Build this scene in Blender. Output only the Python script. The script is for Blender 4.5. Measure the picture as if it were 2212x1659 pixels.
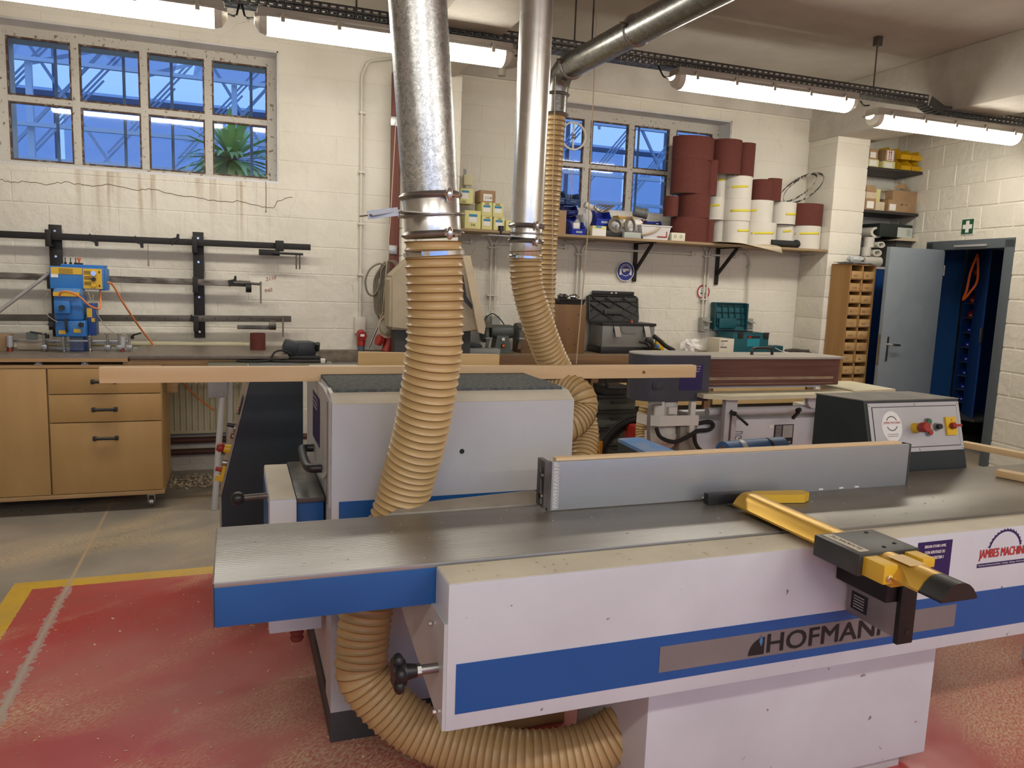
import bpy, bmesh, math, random
from mathutils import Vector as V, Matrix
random.seed(7)
PI=math.pi
for o in list(bpy.data.objects): bpy.data.objects.remove(o)
COL=bpy.context.scene.collection
# ------------------------------------------------------------ camera
F,CX,CY=1660.,1106.,829.5
dn=V((-450.,12300.,1660.)).normalized()
rx=V((4600.,-45.,1660.)); rx=(rx-dn*rx.dot(dn)).normalized()
fy=rx.cross(dn)
# rows = world axes expressed in camera (x right, y down, z forward)
RW=Matrix((rx,fy,-dn))
CAM=V((0,0,1.55))
cd=bpy.data.cameras.new('camera'); cam=bpy.data.objects.new('camera',cd); COL.objects.link(cam)
cd.sensor_width=36; cd.lens=36*F/2212; cd.clip_start=.05; cd.clip_end=200
r_=RW@V((1,0,0)); u_=RW@V((0,-1,0)); b_=RW@V((0,0,-1))
mw=Matrix((r_,u_,b_)).transposed().to_4x4(); mw.translation=CAM
cam.matrix_world=mw
bpy.context.scene.camera=cam
def at(px,py,X=None,Y=None,Z=None):
    r=RW@V(((px-CX)/F,(py-CY)/F,1))
    if Y is not None: t=Y/r.y
    elif X is not None: t=X/r.x
    else: t=(Z-1.55)/r.z
    return CAM+r*t
# ------------------------------------------------------------ world + exposure
sc=bpy.context.scene
sc.view_settings.view_transform='Standard'; sc.view_settings.look='None'
sc.view_settings.gamma=1; sc.view_settings.use_curve_mapping=False
sc.view_settings.exposure=0.13
LAMP=26.0
w=bpy.data.worlds.new('sky'); sc.world=w; w.use_nodes=True
bg=w.node_tree.nodes['Background']; bg.inputs[0].default_value=(.24,.42,.88,1); bg.inputs[1].default_value=1.5
# ------------------------------------------------------------ materials
MC={}
def M(name,col=(.8,.8,.8),rough=.5,metal=0,col2=None,scale=8,bump=0,bscale=60,stretch=(1,1,1),coat=0,det=4,lo=.35,hi=.65,emis=None,es=0,alpha=1,specks=None,spscale=60):
    if name in MC: return MC[name]
    m=bpy.data.materials.new(name); m.use_nodes=True; MC[name]=m
    nt=m.node_tree; N=nt.nodes; L=nt.links; p=N['Principled BSDF']
    p.inputs['Base Color'].default_value=(*col,1); p.inputs['Roughness'].default_value=rough; p.inputs['Metallic'].default_value=metal
    if coat: p.inputs['Coat Weight'].default_value=coat
    if emis: p.inputs['Emission Color'].default_value=(*emis,1); p.inputs['Emission Strength'].default_value=es
    if alpha<1: p.inputs['Alpha'].default_value=alpha
    g=N.new('ShaderNodeNewGeometry'); mp=N.new('ShaderNodeMapping'); mp.inputs['Scale'].default_value=stretch
    L.new(g.outputs['Position'],mp.inputs[0])
    out=None
    if col2 is not None:
        n=N.new('ShaderNodeTexNoise'); n.inputs['Scale'].default_value=scale; n.inputs['Detail'].default_value=det
        L.new(mp.outputs[0],n.inputs[0])
        r=N.new('ShaderNodeValToRGB'); r.color_ramp.elements[0].position=lo; r.color_ramp.elements[1].position=hi
        r.color_ramp.elements[0].color=(*col,1); r.color_ramp.elements[1].color=(*col2,1)
        L.new(n.outputs[0],r.inputs[0]); out=r.outputs[0]
    if specks:
        n=N.new('ShaderNodeTexNoise'); n.inputs['Scale'].default_value=spscale; n.inputs['Detail'].default_value=3
        L.new(g.outputs['Position'],n.inputs[0])
        r2=N.new('ShaderNodeValToRGB'); r2.color_ramp.elements[0].position=specks[1]; r2.color_ramp.elements[1].position=specks[1]+.03
        L.new(n.outputs[0],r2.inputs[0])
        mx=N.new('ShaderNodeMix'); mx.data_type='RGBA'
        L.new(r2.outputs[0],mx.inputs[0])
        if out: L.new(out,mx.inputs[6])
        else: mx.inputs[6].default_value=(*col,1)
        mx.inputs[7].default_value=(*specks[0],1); out=mx.outputs[2]
    if out: L.new(out,p.inputs['Base Color'])
    if bump:
        n2=N.new('ShaderNodeTexNoise'); n2.inputs['Scale'].default_value=bscale; n2.inputs['Detail'].default_value=5
        L.new(mp.outputs[0],n2.inputs[0]); b=N.new('ShaderNodeBump'); b.inputs['Strength'].default_value=bump; b.inputs['Distance'].default_value=.01
        L.new(n2.outputs[0],b.inputs['Height']); L.new(b.outputs[0],p.inputs['Normal'])
    return m
def wood(name,c1,c2,axis='X',sc=30,rough=.55,bump=.15):
    st={'X':(.06,1,1),'Y':(1,.06,1),'Z':(1,1,.06)}[axis]
    return M(name,c1,rough,0,c2,sc,bump,sc*3,st,det=6,lo=.3,hi=.75)
def wall_mat(name,stains=True,base=(.72,.685,.60),base2=(.62,.58,.495)):
    m=M(name,base,.85,0,base2,2.2,.55,16,det=9,lo=.38,hi=.8)
    nt=m.node_tree;N=nt.nodes;L=nt.links;p=N['Principled BSDF']
    src=p.inputs['Base Color'].links[0].from_socket
    g=N.new('ShaderNodeNewGeometry')
    # fine rough relief
    bp=[n for n in N if n.type=='BUMP'][0]; bp.inputs['Distance'].default_value=.02
    def mix(fac,c,src):
        mx=N.new('ShaderNodeMix'); mx.data_type='RGBA'; L.new(fac,mx.inputs[0]); L.new(src,mx.inputs[6]); mx.inputs[7].default_value=(*c,1); return mx.outputs[2]
    # hairline cracks in the old paint
    nz=N.new('ShaderNodeTexNoise'); nz.inputs['Scale'].default_value=5; nz.inputs['Detail'].default_value=5
    L.new(g.outputs['Position'],nz.inputs[0])
    wob=N.new('ShaderNodeVectorMath'); wob.operation='MULTIPLY_ADD'; wob.inputs[1].default_value=(.35,.35,.35)
    L.new(nz.outputs['Color'],wob.inputs[0]); L.new(g.outputs['Position'],wob.inputs[2])
    vo=N.new('ShaderNodeTexVoronoi'); vo.feature='DISTANCE_TO_EDGE'; vo.inputs['Scale'].default_value=1.5
    L.new(wob.outputs[0],vo.inputs[0])
    lt=N.new('ShaderNodeMath'); lt.operation='LESS_THAN'; lt.inputs[1].default_value=.0022; L.new(vo.outputs['Distance'],lt.inputs[0])
    n2=N.new('ShaderNodeTexNoise'); n2.inputs['Scale'].default_value=1.3; L.new(g.outputs['Position'],n2.inputs[0])
    r=N.new('ShaderNodeValToRGB'); r.color_ramp.elements[0].position=.54; r.color_ramp.elements[1].position=.64; L.new(n2.outputs[0],r.inputs[0])
    mu=N.new('ShaderNodeMath'); mu.operation='MULTIPLY'; L.new(lt.outputs[0],mu.inputs[0]); L.new(r.outputs[0],mu.inputs[1])
    mu2=N.new('ShaderNodeMath'); mu2.operation='MULTIPLY'; mu2.inputs[1].default_value=.4; L.new(mu.outputs[0],mu2.inputs[0])
    o=mix(mu2.outputs[0],(.20,.15,.11),src)
    if stains:
        # rusty water runs below the window sill (vertical streaks)
        mp=N.new('ShaderNodeMapping'); mp.inputs['Scale'].default_value=(14,14,.55); L.new(g.outputs['Position'],mp.inputs[0])
        n3=N.new('ShaderNodeTexNoise'); n3.inputs['Scale'].default_value=1.; n3.inputs['Detail'].default_value=3; L.new(mp.outputs[0],n3.inputs[0])
        r3=N.new('ShaderNodeValToRGB'); r3.color_ramp.elements[0].position=.54; r3.color_ramp.elements[1].position=.72; L.new(n3.outputs[0],r3.inputs[0])
        sx=N.new('ShaderNodeSeparateXYZ'); L.new(g.outputs['Position'],sx.inputs[0])
        def band(sock,a,b,c,d):
            m1=N.new('ShaderNodeMapRange'); m1.inputs[1].default_value=a; m1.inputs[2].default_value=b; L.new(sock,m1.inputs[0])
            m2=N.new('ShaderNodeMapRange'); m2.inputs[1].default_value=d; m2.inputs[2].default_value=c; L.new(sock,m2.inputs[0])
            q=N.new('ShaderNodeMath'); q.operation='MULTIPLY'; L.new(m1.outputs[0],q.inputs[0]); L.new(m2.outputs[0],q.inputs[1]); return q.outputs[0]
        bz=band(sx.outputs[2],1.65,2.1,2.22,2.28); bx=band(sx.outputs[0],-1.25,-.8,.2,.4)
        q=N.new('ShaderNodeMath'); q.operation='MULTIPLY'; L.new(bz,q.inputs[0]); L.new(bx,q.inputs[1])
        q2=N.new('ShaderNodeMath'); q2.operation='MULTIPLY'; L.new(q.outputs[0],q2.inputs[0]); L.new(r3.outputs[0],q2.inputs[1])
        q3=N.new('ShaderNodeMath'); q3.operation='MULTIPLY'; q3.inputs[1].default_value=.75; L.new(q2.outputs[0],q3.inputs[0])
        o=mix(q3.outputs[0],(.33,.22,.12),o)
    L.new(o,p.inputs['Base Color'])
    return m
def glass_mat(name,tint=(.93,.97,1),fr=.9):
    if name in MC: return MC[name]
    m=bpy.data.materials.new(name); m.use_nodes=True; MC[name]=m; nt=m.node_tree;N=nt.nodes;L=nt.links
    N.remove(N['Principled BSDF']); out=N['Material Output']
    t=N.new('ShaderNodeBsdfTransparent'); t.inputs[0].default_value=(*tint,1)
    g=N.new('ShaderNodeBsdfGlossy'); g.inputs['Roughness'].default_value=.045
    f=N.new('ShaderNodeFresnel'); f.inputs[0].default_value=1.5
    mu=N.new('ShaderNodeMath'); mu.operation='MULTIPLY_ADD'; mu.inputs[1].default_value=fr; mu.inputs[2].default_value=.02; L.new(f.outputs[0],mu.inputs[0])
    x=N.new('ShaderNodeMixShader'); L.new(mu.outputs[0],x.inputs[0]); L.new(t.outputs[0],x.inputs[1]); L.new(g.outputs[0],x.inputs[2]); L.new(x.outputs[0],out.inputs[0])
    return m
def galv(name,c1,c2,scale=55,rough=.32):
    m=M(name,c1,rough,.95); nt=m.node_tree;N=nt.nodes;L=nt.links;p=N['Principled BSDF']
    g=N.new('ShaderNodeNewGeometry'); v=N.new('ShaderNodeTexVoronoi'); v.inputs['Scale'].default_value=scale
    nz=N.new('ShaderNodeTexNoise'); nz.inputs['Scale'].default_value=scale*.7; L.new(g.outputs['Position'],nz.inputs[0])
    wv=N.new('ShaderNodeVectorMath'); wv.operation='MULTIPLY_ADD'; wv.inputs[1].default_value=(.05,.05,.05); L.new(nz.outputs['Color'],wv.inputs[0]); L.new(g.outputs['Position'],wv.inputs[2])
    L.new(wv.outputs[0],v.inputs[0])
    r=N.new('ShaderNodeValToRGB'); r.color_ramp.elements[0].color=(*c1,1); r.color_ramp.elements[1].color=(*c2,1)
    L.new(v.outputs['Color'],r.inputs[0]); L.new(r.outputs[0],p.inputs['Base Color'])
    b=N.new('ShaderNodeBump'); b.inputs['Strength'].default_value=.25; b.inputs['Distance'].default_value=.004; L.new(v.outputs['Color'],b.inputs['Height']); L.new(b.outputs[0],p.inputs['Normal'])
    return m
WHITE=wall_mat('wall_paint'); WHITE2=wall_mat('wall_paint_plain',False,(.74,.705,.61),(.66,.625,.535))
PAINT=M('white_paint',(.68,.67,.68),.7,0,(.60,.585,.57),5,.3,40)  # faint lavender of the window light mixed into the reveal's white
BEAM=M('beam_paint',(.62,.585,.52),.85,0,(.50,.465,.40),3,.5,22)
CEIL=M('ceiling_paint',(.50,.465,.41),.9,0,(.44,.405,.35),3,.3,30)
FRAMEW=M('old_frame_paint',(.55,.52,.46),.7,0,(.20,.145,.10),38,.6,60,det=8,lo=.60,hi=.68)
BEAD=M('rusty_bead',(.085,.05,.038),.85,0,(.30,.24,.18),28,.5,80,lo=.5,hi=.7)
GREYM=M('machine_grey_paint',(.53,.535,.555),.38,0,(.48,.485,.50),3,.05,60,specks=((.20,.19,.18),.73),spscale=26)
GREYL=M('machine_light_paint',(.61,.635,.69),.40,0,(.56,.58,.63),4,.04,60,specks=((.22,.19,.17),.725),spscale=30)
DUSTY=M('dusty_top',(.62,.58,.47),.8,0,(.52,.48,.39),5,.1,90,det=7)
BLUE=M('machine_blue_paint',(.010,.085,.29),.33,0,(.013,.10,.325),4,.04,60,specks=((.25,.3,.4),.755),spscale=30)
BLUED=M('driller_blue',(.025,.16,.48),.4,0,(.03,.19,.52),6)
BLUEDUST=M('dusty_blue',(.10,.23,.50),.5,0,(.33,.33,.30),7,.05,60,lo=.5,hi=.75)
DARKG=M('anthracite_paint',(.012,.02,.024),.45,0,(.018,.028,.033),5)
BLACK=M('black_plastic',(.012,.012,.013),.4); BLACKM=M('black_steel',(.016,.014,.013),.5,.3)
RUBBER=M('black_rubber',(.015,.014,.014),.75)
STEEL=M('bare_steel',(.42,.41,.39),.35,.9,(.30,.29,.27),8)
CHROME=M('chrome',(.75,.75,.76),.18,1)
ALU=M('aluminium',(.40,.42,.44),.42,.5,(.35,.37,.39),2,.03,300,stretch=(.02,1,1))
ALUP=M('aluminium_panel',(.47,.47,.49),.42,.3,(.43,.43,.45),5)
DKSTEEL=M('dark_steel',(.09,.08,.07),.45,.6,(.16,.145,.13),10)
RUSTY=M('rusty_bar',(.10,.085,.07),.5,.7,(.36,.33,.29),22,.1,90,stretch=(.3,1,1),lo=.4,hi=.7)
RED=M('red_plastic',(.32,.022,.014),.4); YEL=M('yellow_plastic',(.70,.43,.02),.4); GREEN=M('green_plastic',(.02,.12,.06),.4)
GOLD=M('gold_anodised',(.60,.36,.055),.33,.55,(.68,.42,.075),3)
GOLDY=M('gold_yellow_paint',(.68,.42,.03),.45)
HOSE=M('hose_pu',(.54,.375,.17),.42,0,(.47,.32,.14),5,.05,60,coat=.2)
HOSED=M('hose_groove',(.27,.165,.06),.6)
GALV=galv('galvanised',(.30,.31,.31),(.70,.71,.71),110,.33); GALV2=galv('galvanised_smooth',(.62,.62,.60),(.72,.72,.70),30,.27); GALVD=galv('galvanised_dark',(.20,.20,.19),(.36,.36,.35),60,.32)
BIRCH=M('birch_ply_oiled',(.49,.305,.115),.5,0,(.43,.26,.09),6,.03,100,stretch=(1,1,.3)); 
PLYE=wood('ply_edge',(.48,.31,.14),(.36,.21,.09),'X',60)
PINE=wood('planed_pine',(.72,.53,.30),(.62,.40,.20),'X',22,.5,.05)
PINEY=wood('planed_pine_deep',(.74,.55,.30),(.64,.43,.20),'Y',22,.5,.05)
PINE2=wood('pine_yellow',(.68,.48,.21),(.52,.32,.11),'X',14,.5,.08)
OAK=wood('bench_wood',(.22,.12,.055),(.13,.066,.03),'X',20); OAKV=wood('pigeon_wood',(.38,.215,.075),(.27,.14,.045),'Z',14)
OAKF=wood('drawer_front_wood',(.52,.34,.15),(.36,.20,.075),'X',18); MDFB=wood('brown_board',(.20,.10,.035),(.14,.066,.022),'Z',12)
SHELFW=wood('shelf_ply',(.36,.25,.135),(.25,.165,.085),'X',30)
LAM=M('brown_laminate',(.13,.105,.085),.38,0,(.17,.14,.115),20,.05,90)
CARD=M('cardboard',(.36,.23,.12),.8,0,(.31,.195,.10),10); CARDP=M('pale_card',(.60,.50,.36),.8,0,(.52,.43,.30),8)
LEMON=M('lemon_card',(.70,.66,.30),.75,0,(.66,.62,.27),9)
PAPER=M('white_paper',(.78,.76,.72),.75); LBLUE=M('label_blue',(.03,.22,.42),.5); INK=M('black_ink',(.01,.01,.012),.6); NAVY=M('navy_print',(.018,.012,.10),.35); REDP=M('red_print',(.45,.025,.025),.5)
ABR=M('abrasive_red',(.115,.026,.017),.85,0,(.098,.020,.013),40,.15,300); ABRW=M('abrasive_backing',(.67,.64,.57),.75,0,(.63,.60,.53),6)
FELT=M('grey_felt',(.075,.09,.095),.95,0,(.16,.17,.16),60,.6,200)
CREAM=M('radiator_cream',(.58,.54,.37),.5,0,(.50,.46,.31),6)
TABLEM=M('cream_table_paint',(.70,.66,.47),.5,0,(.62,.58,.41),6)
PVC=M('white_pvc',(.62,.585,.51),.55); PVCG=M('grey_socket_plastic',(.30,.30,.27),.5); BROWNP=M('oxide_red_paint',(.13,.035,.022),.6)
ROPE=M('cord',(.50,.40,.28),.8); CABLE=M('grey_cable',(.16,.135,.10),.6); ORANGE=M('orange_hose',(.75,.24,.07),.45)
CANVAS=M('canvas',(.40,.335,.24),.9,0,(.35,.29,.205),4,.4,14)
TEAL=M('teal_plastic',(.006,.085,.105),.4); BINB=M('bin_blue',(.010,.035,.42),.35); BINR=M('bin_red',(.45,.03,.018),.35); BINY=M('bin_yellow',(.72,.42,.012),.38); BINGR=M('bin_greyblue',(.02,.06,.17),.4)
LOCK=M('locker_blue',(.007,.045,.19),.4); DOORG=M('door_grey',(.22,.255,.285),.42,0,(.20,.235,.265),5); FRAMEG=M('frame_grey',(.10,.12,.135),.45)
TRAYM=M('tray_galv',(.13,.135,.135),.4,.7); CLEARP=glass_mat('clear_bag',(.86,.87,.86),.9); CLEARB=M('cloudy_plastic',(.62,.63,.64),.25,0,alpha=.7)
TUBE=M('lit_diffuser',(.9,.9,.9),.4,emis=(1,.94,.82),es=LAMP); DIFF=M('diffuser_end',(.72,.70,.60),.3,0); HOUS=M('fixture_housing',(.42,.39,.33),.6)
CONC=M('concrete_grey',(.30,.275,.23),.8,0,(.22,.20,.17),6,.3,30)
# ------------------------------------------------------------ mesh builder
def bez(*a): pass
class MB:
    def __init__(s): s.bm=bmesh.new()
    def box(s,x0,x1,y0,y1,z0,z1,bev=0,m=None):
        x0,x1=sorted((x0,x1));y0,y1=sorted((y0,y1));z0,z1=sorted((z0,z1))
        vs=[s.bm.verts.new(V(c)) for c in ((x0,y0,z0),(x1,y0,z0),(x1,y1,z0),(x0,y1,z0),(x0,y0,z1),(x1,y0,z1),(x1,y1,z1),(x0,y1,z1))]
        fs=[s.bm.faces.new([vs[i] for i in f]) for f in ((0,3,2,1),(4,5,6,7),(0,1,5,4),(1,2,6,5),(2,3,7,6),(3,0,4,7))]
        if m is not None:
            for v in vs: v.co=m@v.co
        if bev>0:
            es=list({e for f in fs for e in f.edges}); bmesh.ops.bevel(s.bm,geom=es,offset=min(bev,(x1-x0)*.45,(y1-y0)*.45,(z1-z0)*.45),segments=2,affect='EDGES',profile=.6)
        return s
    def obox(s,c,size,rot=(0,0,0),bev=0):
        from mathutils import Euler
        m=Matrix.Translation(V(c))@Euler(rot).to_matrix().to_4x4(); a,b,d=size
        return s.box(-a/2,a/2,-b/2,b/2,-d/2,d/2,bev,m)
    def bar(s,a,b,wd,th,up=V((0,0,1)),bev=0):
        a,b=V(a),V(b); d=(b-a); L=d.length; d.normalize(); up=V(up); sx=d.cross(up)
        if sx.length<1e-4: sx=d.cross(V((0,1,0)))
        sx.normalize(); uz=sx.cross(d)
        m=Matrix((d,sx,uz)).transposed().to_4x4(); m.translation=a
        return s.box(0,L,-wd/2,wd/2,-th/2,th/2,bev,m)
    def frame(s,d):
        d=V(d).normalized(); a=V((0,0,1)) if abs(d.z)<.9 else V((1,0,0)); u=d.cross(a).normalized(); return d,u,d.cross(u)
    def cyl(s,a,b,r,r2=None,n=20,cap=True):
        a,b=V(a),V(b); r2=r if r2 is None else r2; d,u,v=s.frame(b-a)
        A=[];B=[]
        for i in range(n):
            t=2*PI*i/n; e=u*math.cos(t)+v*math.sin(t); A.append(s.bm.verts.new(a+e*r)); B.append(s.bm.verts.new(b+e*r2))
        for i in range(n): j=(i+1)%n; s.bm.faces.new((A[i],B[i],B[j],A[j]))
        if cap: s.bm.faces.new(A); s.bm.faces.new(B[::-1])
        return s
    def lathe(s,o,ax,prof,n=24,sx=1,closed=False):
        d,u,v=s.frame(ax); o=V(o); rings=[]
        for (r,h) in prof:
            rings.append([s.bm.verts.new(o+d*h+(u*math.cos(2*PI*i/n)*sx+v*math.sin(2*PI*i/n))*max(r,1e-4)) for i in range(n)])
        R=list(zip(rings,rings[1:]))+([(rings[-1],rings[0])] if closed else [])
        for A,B in R:
            for i in range(n): j=(i+1)%n; s.bm.faces.new((A[i],B[i],B[j],A[j]))
        if not closed: s.bm.faces.new(rings[0]); s.bm.faces.new(rings[-1][::-1])
        return s
    def sph(s,c,r,n=16,sc=(1,1,1)):
        m=Matrix.Translation(V(c))@Matrix.Diagonal((*sc,1)); bmesh.ops.create_uvsphere(s.bm,u_segments=n,v_segments=max(6,n//2),radius=r,matrix=m); return s
    def prism(s,pts,vec):
        vec=V(vec); A=[s.bm.verts.new(V(p)) for p in pts]; B=[s.bm.verts.new(V(p)+vec) for p in pts]; n=len(A)
        s.bm.faces.new(A); s.bm.faces.new(B[::-1])
        for i in range(n): j=(i+1)%n; s.bm.faces.new((A[j],A[i],B[i],B[j]))
        return s
    def tube(s,path,r,n=8,closed=False,rf=None,mats=None):
        P=[V(p) for p in path]; N=len(P); T=[]
        for i in range(N):
            a=P[(i-1)%N] if (i or closed) else P[i]; b=P[(i+1)%N] if (i<N-1 or closed) else P[i]; T.append((b-a).normalized())
        d,u,v=s.frame(T[0]); rings=[]
        for i in range(N):
            u=(u-T[i]*u.dot(T[i])).normalized(); v=T[i].cross(u); rr=r if rf is None else rf(i)
            rings.append([s.bm.verts.new(P[i]+(u*math.cos(2*PI*k/n)+v*math.sin(2*PI*k/n))*rr) for k in range(n)])
        for i in range(N if closed else N-1):
            A,B=rings[i],rings[(i+1)%N]
            for k in range(n):
                j=(k+1)%n; f=s.bm.faces.new((A[k],A[j],B[j],B[k]))
                if mats: f.material_index=mats(i)
        if not closed: s.bm.faces.new(rings[0][::-1]); s.bm.faces.new(rings[-1])
        return s
def spline(pts,n=8,closed=False):
    P=[V(p) for p in pts]; out=[]; N=len(P)
    for i in range(N if closed else N-1):
        if closed: a,b,c,d=P[i-1],P[i],P[(i+1)%N],P[(i+2)%N]
        else: a=P[i-1] if i else P[0]*2-P[1]; b=P[i]; c=P[i+1]; d=P[i+2] if i+2<N else P[-1]*2-P[-2]
        for k in range(n):
            t=k/n; out.append(.5*((2*b)+(-a+c)*t+(2*a-5*b+4*c-d)*t*t+(-a+3*b-3*c+d)*t**3))
    if not closed: out.append(P[-1])
    return out
def resample(path,ds):
    out=[path[0]]; acc=0
    for a,b in zip(path,path[1:]):
        L=(b-a).length; p=ds-acc
        while p<=L: out.append(a+(b-a)*(p/L)); p+=ds
        acc=L-(p-ds)
    return out
def wpos(o):
    p=V((0,0,0))
    while o: p+=o.location; o=o.parent
    return p
def link(o,parent=None,local=False):
    COL.objects.link(o)
    if parent is not None:
        o.parent=parent
        if not local: o.location=-wpos(parent)
    return o
def B(name,mb,mat,parent=None,local=False,smooth=True,mats=None,label=None,kind=None):
    me=bpy.data.meshes.new(name); bmesh.ops.recalc_face_normals(mb.bm,faces=mb.bm.faces); mb.bm.to_mesh(me); mb.bm.free()
    for m in (mats or [mat]): me.materials.append(m)
    if smooth:
        me.shade_smooth(); me.set_sharp_from_angle(angle=math.radians(35))
    o=bpy.data.objects.new(name,me); link(o,parent,local)
    if label: o['label']=label
    if kind: o['kind']=kind
    return o
def T(name,label,cat,loc,group=None,rz=0):
    o=bpy.data.objects.new(name,None); o.empty_display_size=.05; COL.objects.link(o); o.location=loc; o.rotation_euler.z=rz
    o['label']=label; o['category']=cat
    if group: o['group']=group
    return o
def tag(o,label,cat,group=None,kind=None):
    o['label']=label; o['category']=cat
    if group: o['group']=group
    if kind: o['kind']=kind
    # put the origin at the base of the thing
    if o.type=='MESH':
        co=[v.co for v in o.data.vertices]; mn=V((min(c.x for c in co)+max(c.x for c in co),min(c.y for c in co)+max(c.y for c in co),2*min(c.z for c in co)))/2
        o.data.transform(Matrix.Translation(-mn)); o.location=o.location+mn
    return o
def st(o): o['kind']='structure'; return o
def dup(root,loc,rz=None,label=None,group=None):
    r=root.copy(); COL.objects.link(r); r.location=loc
    if rz is not None: r.rotation_euler.z=rz
    if label: r['label']=label
    if group: r['group']=group
    for ch in root.children:
        c=ch.copy(); COL.objects.link(c); c.parent=r
        for g in ch.children:
            d=g.copy(); COL.objects.link(d); d.parent=c
    return r
def pbx(x0,y0,x1,y1,Y):
    a=at(x0,(y0+y1)/2,Y=Y); b=at(x1,(y0+y1)/2,Y=Y); c=at((x0+x1)/2,y0,Y=Y); d=at((x0+x1)/2,y1,Y=Y)
    return a.x,b.x,d.z,c.z
def text(s,loc,xd,up,mat,parent,h=None,w=None,name='lettering',ext=.0006,local=False,label=None,bold=0):
    cu=bpy.data.curves.new('t','FONT'); cu.body=s; cu.extrude=0; cu.resolution_u=3
    o=bpy.data.objects.new('t',cu); COL.objects.link(o); bpy.context.view_layer.update()
    me=bpy.data.meshes.new_from_object(o.evaluated_get(bpy.context.evaluated_depsgraph_get())); bpy.data.objects.remove(o)
    xs=[v.co.x for v in me.vertices]; ys=[v.co.y for v in me.vertices]; W=max(xs)-min(xs); H=max(ys)-min(ys)
    if h is None: h=w*H/W
    if w is None: w=h*W/H
    xd=V(xd).normalized(); up=V(up).normalized(); nn=xd.cross(up)
    for v in me.vertices:
        a=(v.co.x-min(xs))/W*w; b=(v.co.y-min(ys))/H*h; v.co=V(loc)+xd*a+up*b+nn*ext
    if bold:
        # heavier strokes: the same glyphs laid again, shifted a little sideways and up
        bmx=bmesh.new()
        for k,(du,dv) in enumerate(((0,0),(bold,0),(-bold,0),(0,bold*.6),(0,-bold*.6),(bold,bold*.6),(-bold,-bold*.6))):
            m2=me.copy(); m2.transform(Matrix.Translation(xd*du*h+up*dv*h+nn*k*.00004)); bmx.from_mesh(m2); bpy.data.meshes.remove(m2)
        bmx.to_mesh(me); bmx.free()
    me.materials.clear(); me.materials.append(mat); me.name=name
    q=bpy.data.objects.new(name,me); link(q,parent,local)
    if label: q['label']=label
    return q
def plate(c0,xd,up,w,h,th=.001):
    """thin sheet with its lower-left corner at c0, facing xd x up"""
    xd=V(xd).normalized(); up=V(up).normalized(); n=xd.cross(up); c0=V(c0)
    return MB().prism([c0,c0+xd*w,c0+xd*w+up*h,c0+up*h],n*th)
# ============================================================ THE SETTING
YL,YB,YP=6.3,6.6,6.2          # left wall face, bay wall face, pillar face
XP0,XP1=5.53,5.93             # right pillar / beam
XQ0,XQ1=1.24,1.70             # pilaster left of the bay
ZC=3.53
def WX(y): return 6.5+.12*(y-5)
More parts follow.
